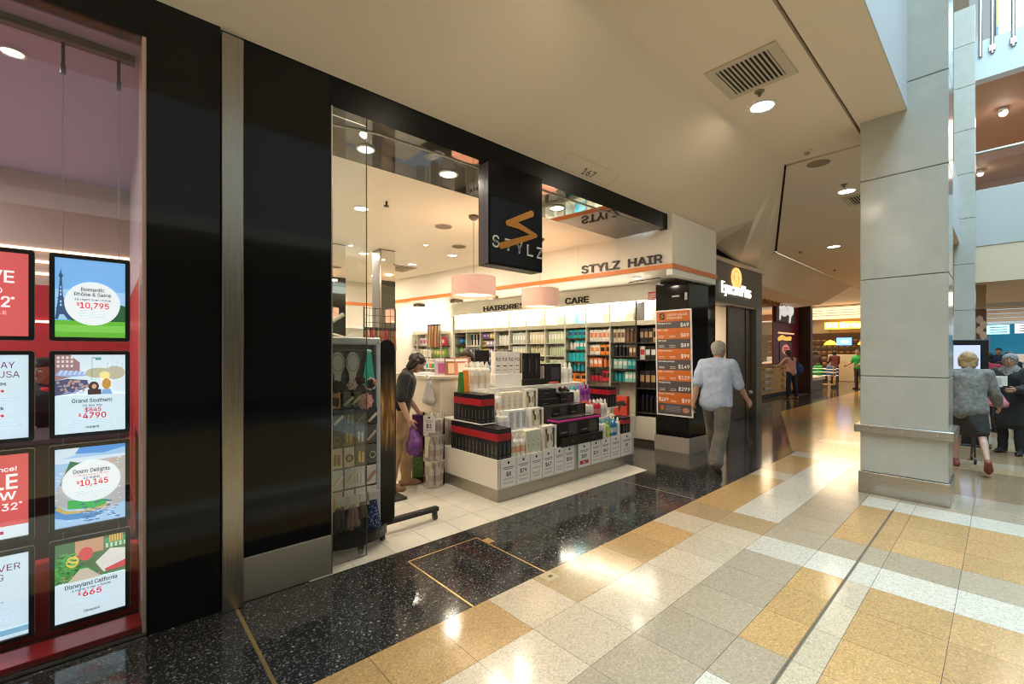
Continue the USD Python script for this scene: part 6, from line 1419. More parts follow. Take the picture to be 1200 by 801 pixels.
obj('menu_tile', [box((XB - 0.06, y, 2.99), (XB - 0.05, y + 0.24, 3.25)) for y in (6.12, 6.42)], mat((1, 0.8, 0.5), 0.5, emit=1.6), bsn)
sc2 = thing('menu_screen', 'blue lit menu screen over the bakery counter', 'screen')
obj('casing', cbox((XB + 0.5, 5.55, 1.98), (XB + 0.6, 6.35, 2.48), 0.01), DARK, sc2)
obj('display', box((XB + 0.49, 5.6, 2.02), (XB + 0.5, 6.3, 2.44)), mat((0.12, 0.3, 0.9), 0.4, emit=1.1), sc2)
obj('picture', box((XB + 0.488, 5.75, 2.12), (XB + 0.49, 6.1, 2.3)), mat((0.6, 0.7, 0.95), 0.4, emit=0.8), sc2)
bcn = thing('bakery_counter', 'long bakery counter with bread shelves in the distance', 'counter')
obj('case', cbox((XB + 0.4, 4.3, 0), (XB + 1.2, 6.7, 1.15), 0.02), mat((0.55, 0.42, 0.26), 0.4), bcn)
obj('glass_top', cbox((XB + 0.45, 4.3, 1.15), (XB + 1.0, 6.7, 1.5), 0.02), mat((0.55, 0.48, 0.36), 0.15), bcn)
for k in range(6):
    t = thing('bread_shelf', f'row of loaves on the far bakery shelving, {["lowest", "second", "third", "fourth", "fifth", "top"][k]} row', 'bread shelf', (XB + 2.2, 0, 0.5 + 0.34 * k), 0, 'bakery shelves')
    obj('board', box((0, 4.4, 0), (0.5, 11, 0.03)), mat((0.36, 0.22, 0.10), 0.5), t)
    obj('loaves', [trimesh.creation.icosphere(1, 1.0).apply_scale((0.15, 0.14, 0.085)).apply_translation((0.2, 4.6 + 0.3 * q, 0.11)) for q in range(20)], mat((0.62, 0.38 if k % 2 else 0.45, 0.18), 0.6, vary=0.2), t, kind='stuff')
for k, (x, y, w, h) in enumerate(((24.0, 6.5, 1.5, 1.0), (26.0, 6.9, 1.6, 1.2), (23.3, 5.15, 0.6, 1.0))):
    if k == 2: continue
    t = thing('food_case', f'pale food display case in the court, {["nearer", "farther"][k]}', 'display case', (x, y, 0), 0, 'food cases')
    obj('body', cbox((0, 0, 0), (1.0, w, h * 0.75), 0.02), mat((0.62, 0.52, 0.36), 0.4), t)
    obj('shelf_rows', [box((-0.02, 0.05, h * (0.2 + 0.2 * q)), (0.0, w - 0.05, h * (0.26 + 0.2 * q))) for q in range(3)], mat((0.30, 0.16, 0.06), 0.5), t)
    obj('glass_hood', cbox((0.1, 0.02, h * 0.75), (0.9, w - 0.02, h * 1.15), 0.03), mat((0.62, 0.58, 0.48), 0.1), t)
bp = thing('bench_plinth', 'low pale bench with dark base beyond the treat counter', 'bench', (21.3, 5.3, 0), 0)
obj('base', cbox((0.1, 0.05, 0), (2.2, 0.85, 0.42), 0.01), mat((0.14, 0.12, 0.10), 0.5), bp)
obj('seat', cbox((0, 0, 0.42), (2.4, 0.95, 0.56), 0.01), mat((0.50, 0.46, 0.38), 0.3), bp)
for y, nm in ((6.35, 'left'), (4.85, 'right')):
    t = thing('lampshade', f'small orange dome lamp hanging over the bakery counter, {nm}', 'lamp', (XB - 0.6, y, 0), 0, 'orange bakery lamps')
    obj('shade', lathe([(0.30, 2.02), (0.28, 2.1), (0.18, 2.22), (0.05, 2.28)], 18), mat((0.85, 0.40, 0.03), 0.4, emit=0.8, ecol=(1.0, 0.45, 0.03)), t, smooth=40)
    obj('cord', cyl((0, 0, 2.28), (0, 0, 3.5), 0.01, 6), DARK, t)

# ------------------------------------------------------------------ right side: atrium end wall, gallery and cafe
XG = 16.0
ga = thing('wall_gallery', 'pale edge slabs of the upper galleries beyond the columns', 'gallery', kind='structure')
SLAB = mat((0.50, 0.50, 0.46), 0.6)
obj('gallery_edge', box((XG, -9, 4.24), (XG + 0.3, 0.72, 5.60)), SLAB, ga)
obj('gallery_floor', box((XG + 0.3, -9, 5.3), (30, 0.72, 5.58)), mat((0.35, 0.28, 0.22), 0.6), ga)
obj('lower_bulkhead', box((XG + 0.02, -9, 3.34), (XG + 0.3, 0.45, 4.24)), mat((0.70, 0.56, 0.38), 0.6), ga)
obj('lower_ceiling', box((XG + 0.3, -9, 3.38), (26, 0.75, 3.45)), mat((0.62, 0.56, 0.46), 0.7), ga)
obj('gallery_ceiling', box((XG + 0.3, -9, 8.38), (30, 3.0, 8.5)), mat((0.42, 0.24, 0.15), 0.7), ga, label='brown gallery ceiling')
obj('gallery_rear_wall', box((26, -9, 5.58), (26.2, 3, 8.4)), mat((0.34, 0.19, 0.12), 0.7), ga)
obj('upper_edge', box((XG, -9, 8.36), (XG + 0.3, 3.0, 9.30)), mat((0.55, 0.60, 0.62), 0.6), ga)
obj('handrail', cyl((XG + 0.08, -9, 6.57), (XG + 0.08, 0.72, 6.57), 0.035, 10), STEEL, ga)
obj('lower_rail', cbox((XG + 0.05, -9, 5.58), (XG + 0.12, 0.72, 5.64), 0.004), STEEL, ga)
obj('balustrade_glass', box((XG + 0.07, -9, 5.64), (XG + 0.085, 0.72, 6.53)), GLASS, ga)
obj('dark_doorway', box((25.0, 0.25, 5.58), (25.2, 0.95, 7.5)), mat((0.03, 0.035, 0.045), 0.4), ga)
obj('upper_balustrade', box((XG + 0.07, -9, 9.30), (XG + 0.085, 3.0, 10.6)), GLASS, ga)
obj('upper_post', [cyl((XG - 0.02, y, 8.9), (XG - 0.02, y, 11.0), 0.035, 10) for y in (0.36, 0.16, -0.18)], STEEL, ga)
obj('upper_post_foot', [cbox((XG - 0.06, y - 0.06, 8.95), (XG, y + 0.06, 9.1), 0.01) for y in (0.16, -0.18)], STEEL, ga)
up = thing('upper_screen', 'bright blue and lime advertising screen on the top gallery', 'screen', (XG + 1.2, 0, 0), 0)
obj('casing', cbox((0, -1.6, 9.55), (0.1, 0.16, 11.2), 0.02), DARK, up)
obj('display', box((-0.012, -1.55, 9.62), (0.0, 0.11, 11.1)), mat((0.10, 0.25, 0.7), 0.4, emit=0.35), up)
obj('lime_picture', frame_mesh((-0.013, 0.1, 9.6), (0, -1, 0), Z3, prism([(0, 0.5), (0, 1.4), (1.2, 1.5), (0.5, 0.75)], 0.003)), mat((0.45, 0.6, 0.06), 0.4, emit=0.35), up)
obj('swirl_picture', frame_mesh((-0.017, 0.1, 9.6), (0, -1, 0), Z3, prism(stroke([(0.1, 0.2), (0.5, 0.5), (0.8, 0.3), (1.2, 0.7)], [0.08, 0.12, 0.08, 0.1]), 0.003)), mat((0.5, 0.6, 0.8), 0.4, emit=0.4), up)
for k, (y, z, x) in enumerate(((-0.02, 8.36, 18.4), (0.56, 8.36, 24.0))):
    t = thing('gallery_spot', f'bright spotlight under the brown gallery ceiling, the {["upper", "lower"][k]} one', 'spotlight', (x, y if k == 0 else 0.55, z), 0, 'gallery spotlights')
    obj('can', cyl((0, 0, -0.12), (0, 0, 0.0), 0.09, 16), WHITE, t)
    obj('lens', trimesh.creation.icosphere(2, 0.08).apply_translation((0, 0, -0.13)), mat((1, 0.95, 0.85), 0.4, emit=40.0), t)
    light_at(t, (0, 0, -0.25), 0.1, 60, (1, 0.8, 0.6))
l = UsdLux.RectLight.Define(stage, '/World/gallery_ceiling_lamps'); l.CreateWidthAttr(6); l.CreateHeightAttr(4); l.CreateIntensityAttr(1.6); l.CreateColorAttr(Gf.Vec3f(1, 0.78, 0.6)); l.AddTranslateOp().Set((21, -2, 8.3))
# digital kiosk
kx = 11.0
kk = thing('digital_kiosk', 'tall black digital information kiosk with a pale lit screen', 'kiosk', (kx, 0.0, 0), 0)
obj('casing', cbox((0, 0.155, 0.02), (0.14, 0.60, 1.825), 0.012), mat((0.012, 0.012, 0.014), 0.25), kk)
obj('base', cbox((-0.12, 0.12, 0), (0.26, 0.64, 0.03), 0.006), DARK, kk)
obj('screen', box((-0.003, 0.25, 0.62), (0.0, 0.575, 1.73)), mat((0.45, 0.5, 0.85), 0.3, emit=0.34, ecol=(0.66, 0.74, 1.0)), kk)
obj('bezel_line', box((-0.004, 0.575, 0.6), (0.0, 0.582, 1.75)), mat((0.2, 0.2, 0.22), 0.3), kk)
# brown poster pier and cafe
pp = thing('pier', 'brown photo covered pier behind the kiosk', 'pier', kind='structure')
obj('upper_panel', box((17.0, 0.28, 2.75), (17.3, 0.50, 3.38)), mat((0.45, 0.34, 0.2), 0.6), pp)
obj('photo_panel', box((17.0, 0.28, 0), (17.3, 0.50, 2.75)), mat((0.14, 0.055, 0.03), 0.5), pp)
obj('photo_shape', [trimesh.creation.icosphere(1, 1.0).apply_scale((0.01, 0.07, 0.11)).apply_translation((16.995, 0.33 + 0.07 * (k % 2), 2.05 + 0.14 * k)) for k in range(4)], mat((0.60, 0.40, 0.28), 0.6), pp)
cf = thing('wall_cafe', 'bright blue cafe wall at the far right', 'wall', kind='structure')
XC = 24.0
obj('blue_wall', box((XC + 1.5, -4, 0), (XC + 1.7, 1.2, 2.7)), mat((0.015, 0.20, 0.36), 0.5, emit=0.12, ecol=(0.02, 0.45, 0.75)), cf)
for k in range(4):
    obj('bulkhead_slat', cbox((XC, -4, 2.74 + 0.15 * k), (XC + 0.1, 1.0, 2.86 + 0.15 * k), 0.01), mat((0.62, 0.55, 0.45), 0.5), cf)
obj('tiled_pier', box((XC + 0.5, 0.62, 0), (XC + 0.7, 0.95, 2.7)), mat((0.45, 0.42, 0.20), 0.5), cf)
obj('tiled_panel', box((XC + 0.45, 0.3, 0), (XC + 0.5, 0.62, 2.6)), mat((0.12, 0.22, 0.36), 0.4), cf)
cc = thing('cafe_counter', 'white and blue cafe counter at the far right', 'counter', (XC, 0, 0), 0)
obj('body', cbox((0.0, -3.5, 0), (0.6, 0.15, 1.05), 0.02), mat((0.05, 0.14, 0.24), 0.4), cc)
obj('top', cbox((-0.05, -3.5, 1.05), (0.65, 0.2, 1.10), 0.01), mat((0.6, 0.6, 0.6), 0.3), cc)
for k, (y, z, w, c) in enumerate(((0.42, 2.28, 0.6, (0.35, 0.75, 0.85)), (-0.30, 2.30, 0.55, (0.8, 0.82, 0.82)))):
    t = thing('cafe_menu_board', f'lit cafe menu panel, the {["pale turquoise", "white"][k]} one', 'menu board', (XC + 0.2, y, z), 0, 'cafe menu panels')
    obj('board', cbox((0, -w, 0), (0.05, 0, 0.34), 0.006), mat(c, 0.4, emit=0.8), t)
    obj('print', [box((-0.004, -w * 0.9, 0.06 + 0.09 * q), (0, -w * 0.2, 0.09 + 0.09 * q)) for q in range(3)], mat((0.12, 0.16, 0.18), 0.5), t)
t = thing('coffee_machine', 'white coffee machine on the far cafe counter', 'coffee machine', (XC + 0.25, -0.35, 1.10), 0)
obj('body', cbox((-0.15, -0.4, 0.15), (0.25, 0.3, 0.45), 0.03), WHITE, t); obj('base', cbox((-0.15, -0.4, 0), (0.25, 0.3, 0.1), 0.01), CHROME, t); obj('legs', [cbox((0.1, y, 0.1), (0.2, y + 0.08, 0.16), 0.005) for y in (-0.35, 0.2)], CHROME, t)
l = UsdLux.RectLight.Define(stage, '/World/cafe_ceiling_lamps'); l.CreateWidthAttr(5); l.CreateHeightAttr(3); l.CreateIntensityAttr(1.6); l.CreateColorAttr(Gf.Vec3f(1, 0.9, 0.8)); l.AddTranslateOp().Set((20.5, -0.8, 3.33))
l = UsdLux.RectLight.Define(stage, '/World/food_court_lamps'); l.CreateWidthAttr(10); l.CreateHeightAttr(4); l.CreateIntensityAttr(2.8); l.CreateColorAttr(Gf.Vec3f(1, 0.76, 0.48)); l.AddTranslateOp().Set((26, 6.2, 4.15))
l = UsdLux.RectLight.Define(stage, '/World/treat_shop_lamps'); l.CreateWidthAttr(4); l.CreateHeightAttr(1.2); l.CreateIntensityAttr(4); l.CreateColorAttr(Gf.Vec3f(1, 0.72, 0.42)); l.AddTranslateOp().Set((17.5, 6.6, 3.4))
# the other side of the mall and the end behind the camera, seen only as reflections
op = thing('wall_opposite', 'plain beige wall across the atrium', 'wall', kind='structure')
obj('wall_panel', box((-8, -11, 0), (50, -10.8, 13.4)), mat((0.36, 0.31, 0.25), 0.7), op)
obj('wall_panel', box((-8.2, -11, 0), (-8, 12, 13.4)), mat((0.5, 0.43, 0.35), 0.7), op)
obj('far_ceiling', box((-8, -11, ZC), (50, -5.2, ZC + 0.3)), CEIL, op)
obj('roof_edge', box((-8, 0.76, 13.4), (50, 8, 13.6)), PAINT, op)

# ------------------------------------------------------------------ corridor ceiling fittings
LAB = {0: 'nearest the air grille', 1: 'beside the column edge', 2: 'farther along the bending ceiling'}
for k, (x, y, r) in enumerate(((5.191, 1.73, 0.125), (8.936, 1.71, 0.125), (13.364, 2.816, 0.14))):
    downlight((x, y, ZC - 0.004), r, f'bright round corridor downlight {LAB[k]}', LAMP * (1.0, 0.7, 0.45)[k], (1, 0.84, 0.62), 'corridor downlights', lens=9)
for k, (x, y) in enumerate(((2.35, 1.62), (-0.6, 1.73), (-3.6, 1.73), (17.5, 2.9), (22, 2.9))):
    downlight((x, y, ZC - 0.004), 0.125 if x < 10 else 0.09, f'corridor downlight beyond the frame, {NTH[k]} along the ceiling', LAMP * (1.0 if x < 10 else 0.5), (1, 0.84, 0.62), 'corridor downlights beyond the frame', lens=9)
def grille(x0, x1, y0, y1, label, n):
    t = thing('air_grille', label, 'air grille', ((x0 + x1) / 2, (y0 + y1) / 2, ZC), 0, 'ceiling air grilles')
    w, h = x1 - x0, y1 - y0
    obj('frame', frame_mesh((0, 0, -0.014), (1, 0, 0), (0, 1, 0), prism(sbox(-w / 2, -h / 2, w / 2, h / 2).difference(sbox(-w / 2 + 0.06, -h / 2 + 0.08, w / 2 - 0.06, h / 2 - 0.08)), 0.014)), mat((0.62, 0.53, 0.41), 0.6), t)
    obj('void', box((-w / 2 + 0.06, -h / 2 + 0.08, -0.002), (w / 2 - 0.06, h / 2 - 0.08, -0.0005)), mat((0.02, 0.016, 0.012), 0.8), t)
    for k in range(n):
        y = -h / 2 + 0.08 + (h - 0.16) * (k + 0.5) / n
        obj('blade', cbox((-w / 2 + 0.06, y - 0.011, -0.013), (w / 2 - 0.06, y + 0.006, -0.004), 0.002), mat((0.58, 0.50, 0.39), 0.6), t)
grille(4.18, 4.81, 1.29, 1.90, 'square louvred air grille in the corridor ceiling near the camera', 12)
grille(9.25, 9.9, 1.30, 1.85, 'louvred air grille beside the second downlight, partly behind the column', 10)
t = thing('ceiling_speaker', 'round brown speaker grille in the corridor ceiling', 'speaker', (7.32, 1.72, ZC), 0)
obj('grille', cyl((0, 0, -0.012), (0, 0, 0), 0.145, 28), mat((0.30, 0.22, 0.14), 0.7), t); obj('rim', trimesh.creation.annulus(0.14, 0.16, 0.014, sections=28).apply_translation((0, 0, -0.007)), CEIL, t)
t = thing('smoke_detector', 'small smoke detector beside the round speaker grille', 'smoke detector', (6.79, 1.72, ZC), 0)
obj('base', cyl((0, 0, -0.02), (0, 0, 0), 0.06, 20), CEIL, t); obj('sensor', cyl((0, 0, -0.05), (0, 0, -0.02), 0.03, 14), mat((0.4, 0.33, 0.25), 0.5), t)
for x, y, lab in ((4.88, 1.65, 'just before the near downlight'), (8.56, 1.67, 'just before the second downlight'), (13.4, 3.55, 'near the bent ceiling joint'), (17.2, 3.6, 'far along the bent ceiling joint')):
    t = thing('sprinkler', f'tiny corridor sprinkler head {lab}', 'sprinkler', (x, y, ZC), 0, 'corridor sprinklers')
    obj('rose', cyl((0, 0, -0.012), (0, 0, 0), 0.045, 14), mat((0.3, 0.24, 0.17), 0.5), t); obj('head', cyl((0, 0, -0.05), (0, 0, -0.012), 0.018, 10), mat((0.2, 0.16, 0.12), 0.4), t)
t = thing('ceiling_speaker', 'flat dark slot shaped ceiling fitting by the third downlight', 'speaker', (14.4, 2.25, ZC), 0)
obj('grille', cyl((0, 0, -0.012), (0, 0, 0), 0.15, 24), mat((0.30, 0.20, 0.11), 0.7), t)
# ------------------------------------------------------------------ people
def v3(*a): return np.array(a, float)
def rot(axis, deg):
    a = math.radians(deg); c, s = math.cos(a), math.sin(a)
    return {'x': np.array([[1, 0, 0], [0, c, -s], [0, s, c]]), 'y': np.array([[c, 0, s], [0, 1, 0], [-s, 0, c]]), 'z': np.array([[c, -s, 0], [s, c, 0], [0, 0, 1]])}[axis]
def skeleton(H, p):
    """joints in a frame with x forwards, y to the left, z up; p: pose angles in degrees"""
    k = H / 1.72
    J = {}
    lean = rot('y', p.get('lean', 3)) @ rot('x', p.get('side', 0)) @ rot('z', p.get('twist', 0))
    J['pelvis'] = v3(0, 0, 0); J['lean'] = lean
    for s, n in ((1, 'L'), (-1, 'R')):
        hip = v3(0, 0.088 * s, -0.03) * k
        a, b = p.get('hip' + n, 0), p.get('knee' + n, 4)
        o = math.radians(p.get('spread' + n, 3)) * s
        d1 = v3(math.sin(math.radians(a)), math.sin(o), -math.cos(math.radians(a))); d1 /= np.linalg.norm(d1)
        d2 = v3(math.sin(math.radians(a - b)), math.sin(o) * 0.6, -math.cos(math.radians(a - b))); d2 /= np.linalg.norm(d2)
        kn = hip + d1 * 0.425 * k; an = kn + d2 * 0.415 * k
        pt = math.radians(p.get('toe' + n, 0))           # toe down positive
        tw = math.radians(p.get('out' + n, 8)) * s
        f = v3(math.cos(pt) * math.cos(tw), math.cos(pt) * math.sin(tw), -math.sin(pt)); u = v3(math.sin(pt), 0, math.cos(pt))
        J['hip' + n], J['knee' + n], J['ankle' + n] = hip, kn, an
        J['heel' + n] = an - f * 0.055 * k - u * 0.05 * k; J['ball' + n] = an + f * 0.115 * k - u * 0.058 * k; J['toetip' + n] = an + f * 0.175 * k - u * 0.062 * k
    w = lambda x, y, z: lean @ (v3(x, y, z) * k)
    J['waist'] = w(0, 0, 0.18); J['chest'] = w(0.0, 0, 0.36); J['neck'] = w(-0.01, 0, 0.50)
    for s, n in ((1, 'L'), (-1, 'R')):
        sh = w(-0.01, 0.185 * s, 0.445)
        f, o, e = (math.radians(x) for x in p.get('arm' + n, (0, 8, 10)))
        inn = math.radians(p.get('inward' + n, 0))
        d1 = lean @ v3(math.sin(f) * math.cos(o), s * math.sin(o), -math.cos(f) * math.cos(o))
        d2 = lean @ v3(math.sin(f + e) * math.cos(o - inn), s * math.sin(o - inn), -math.cos(f + e) * math.cos(o - inn))
        J['sh' + n] = sh; J['el' + n] = sh + d1 * 0.285 * k; J['wr' + n] = J['el' + n] + d2 * 0.25 * k; J['dir' + n] = d2
    hr = lean @ rot('y', -p.get('lean', 3)) @ rot('z', p.get('look', 0)) @ rot('y', p.get('nod', 0))
    J['hrot'] = hr; J['head'] = J['neck'] + lean @ (v3(0.005, 0, 0.02) * k) + hr @ (v3(0.03, 0, 0.125) * k)
    lo = min(min(J['heel' + n][2] - 0.034 * k, J['ball' + n][2] - 0.028 * k, J['toetip' + n][2] - 0.02 * k) for n in 'LR')
    for q in J:
        if q not in ('lean', 'hrot', 'dirL', 'dirR'): J[q] = J[q] - v3(0, 0, lo)
    return J, k
def hand_parts(wr, d, palm, s, k, curl=22, n=8):
    """palm and five separate fingers; palm: direction the palm faces"""
    d = d / np.linalg.norm(d); palm = palm - d * (palm @ d); palm /= np.linalg.norm(palm)
    t = np.cross(palm, d) * s            # towards the thumb
    P = lambda a, b, c=0: wr + (d * a + t * b + palm * c) * k
    out = [hull(S(P(0.005, 0), 0.026 * k, n), S(P(0.085, 0.028), 0.013 * k, n), S(P(0.085, -0.028), 0.012 * k, n), S(P(0.03, 0.026), 0.016 * k, n))]
    for b, L, r in ((0.030, 0.070, 0.0092), (0.010, 0.078, 0.0095), (-0.010, 0.073, 0.0092), (-0.028, 0.057, 0.0085)):
        p0, ang = P(0.085, b), 0.0
        pts = [(p0, r * k)]
        for q, f in enumerate((0.45, 0.32, 0.23)):
            ang += math.radians(curl * (1.0 if q else 0.7))
            p0 = p0 + (d * math.cos(ang) + palm * math.sin(ang)) * L * f * k
            pts.append((p0, r * k * (0.95 - 0.07 * q)))
        out += chain(pts, n)
    th = [(P(0.02, 0.028), 0.012 * k), (P(0.05, 0.052, 0.010), 0.0105 * k), (P(0.078, 0.060, 0.022), 0.009 * k)]
    return out + chain(th, n)
def torso_parts(J, k, g=0.0, belly=0.0, build=1.0, low=-0.02):
    Lr = J['lean']
    def c(base, x, y, z): return J[base] + Lr @ (v3(x, y, z) * k)
    b = build
    r = lambda x: (x * b + g) * k
    hipsL, hipsR = c('pelvis', 0, 0.07, low), c('pelvis', 0, -0.07, low)
    wL, wR, wF = c('waist', 0, 0.055, 0), c('waist', 0, -0.055, 0), c('waist', 0.02 + belly, 0, -0.03)
    cL, cR = c('chest', 0.01, 0.075, 0), c('chest', 0.01, -0.075, 0)
    sL, sR = c('chest', -0.01, 0.155, 0.075), c('chest', -0.01, -0.155, 0.075)
    nk = c('neck', -0.005, 0, -0.035)
    return [hull(S(hipsL, r(0.105)), S(hipsR, r(0.105)), S(wL, r(0.098)), S(wR, r(0.098)), S(wF, r(0.085))),
            hull(S(wL, r(0.098)), S(wR, r(0.098)), S(wF, r(0.085)), S(cL, r(0.105)), S(cR, r(0.105))),
            hull(S(cL, r(0.105)), S(cR, r(0.105)), S(sL, r(0.055)), S(sR, r(0.055)), S(nk, r(0.055)))]
def arm_parts(J, k, n, g=0.0, upto=2.0):
    sh, el, wr = J['sh' + n], J['el' + n], J['wr' + n]
    r = lambda x: (x + g) * k
    base = J['chest'] + J['lean'] @ (v3(-0.01, (0.145 if n == 'L' else -0.145), 0.075) * k)
    out = [hull(S(base, r(0.055)), S(sh, r(0.052)))]
    if upto >= 1: out += [hull(S(sh, r(0.052)), S(el, r(0.040)))]
    else: out += [hull(S(sh, r(0.052)), S(sh + (el - sh) * upto, r(0.052 - 0.006 * upto)))]
    if upto > 1:
        f = upto - 1
        out += [hull(S(el, r(0.040)), S(el + (wr - el) * 0.35 * f, r(0.039)), S(el + (wr - el) * f, r(0.027 + 0.011 * (1 - f))))]
    return out
def leg_parts(J, k, n, g=0.0, upto=2.0, flare=0.0):
    h, kn, an = J['hip' + n], J['knee' + n], J['ankle' + n]
    r = lambda x: (x + g) * k
    out = [hull(S(h, r(0.092)), S(h + (kn - h) * min(upto, 1.0), r(0.092 - 0.036 * min(upto, 1))))]
    if upto > 1:
        f = upto - 1
        cal = kn + (an - kn) * 0.3 - (J['ball' + n] - J['heel' + n]) * 0.08
        out += [hull(S(kn, r(0.056)), S(cal, r(0.055)), S(kn + (an - kn) * f, r(0.036 + flare)))]
    return out
def foot_parts(J, k, n, g=0.0):
    r = lambda x: (x + g) * k
    return [hull(S(J['ankle' + n], r(0.034)), S(J['heel' + n], r(0.030))), hull(S(J['heel' + n], r(0.032)), S(J['ankle' + n] * 0.6 + J['ball' + n] * 0.4, r(0.036)), S(J['ball' + n] + v3(0, 0.018 * k, 0), r(0.026)), S(J['ball' + n] - v3(0, 0.018 * k, 0), r(0.026)), S(J['toetip' + n], r(0.019)))]
def head_parts(J, k):
    R, c = J['hrot'], J['head']
    P = lambda x, y, z: c + R @ (v3(x, y, z) * k)
    out = [hull(S(P(-0.018, 0, 0.030), 0.088 * k), S(P(0.022, 0, 0.030), 0.076 * k), S(P(0.030, 0.028, -0.03), 0.045 * k), S(P(0.030, -0.028, -0.03), 0.045 * k), S(P(0.052, 0.014, -0.078), 0.028 * k), S(P(0.052, -0.014, -0.078), 0.028 * k), S(P(-0.02, 0, -0.04), 0.06 * k))]
    out += [hull(S(P(0.094, 0, 0.018), 0.008 * k, 8), S(P(0.112, 0, -0.018), 0.011 * k, 8), S(P(0.096, 0, -0.024), 0.015 * k, 8))]
    for s in (-1, 1):
        out.append(hull(S(P(-0.008, 0.083 * s, 0.016), 0.012 * k, 8), S(P(-0.018, 0.092 * s, 0.006), 0.012 * k, 8), S(P(-0.004, 0.082 * s, -0.028), 0.009 * k, 8)))
    out.append(hull(S(J['neck'] - J['lean'] @ v3(0.01, 0, 0.05) * k, 0.056 * k), S(P(-0.012, 0, -0.05), 0.052 * k)))
    return out
def face(t, J, k, brow=(0.05, 0.04, 0.035), lips=(0.42, 0.17, 0.14)):
    R, c = J['hrot'], J['head']
    P = lambda x, y, z: c + R @ (v3(x, y, z) * k)
    def bead(p, r, sc=(1, 1, 1)):
        m = trimesh.creation.icosphere(2, r * k); m.apply_scale(sc); m.vertices = m.vertices @ R.T + p; return m
    for s in (-1, 1):
        obj('eye', bead(P(0.0845, 0.032 * s, 0.012), 0.0125, (0.75, 1.1, 0.75)), mat((0.8, 0.78, 0.75), 0.2), t, smooth=True)
        obj('iris', bead(P(0.0925, 0.032 * s, 0.012), 0.0058, (0.5, 1, 1)), mat((0.03, 0.02, 0.015), 0.15), t, smooth=True)
        obj('eyebrow', blob_mesh([hull(S(P(0.094, 0.016 * s, 0.034), 0.0045 * k, 8), S(P(0.084, 0.050 * s, 0.036), 0.0035 * k, 8))], 0.006, 1), mat(brow, 0.7), t)
    obj('lips', blob_mesh([hull(S(P(0.094, 0.022, -0.056), 0.005 * k, 8), S(P(0.100, 0, -0.053), 0.0065 * k, 8), S(P(0.094, -0.022, -0.056), 0.005 * k, 8))], 0.005, 1), mat(lips, 0.45), t)
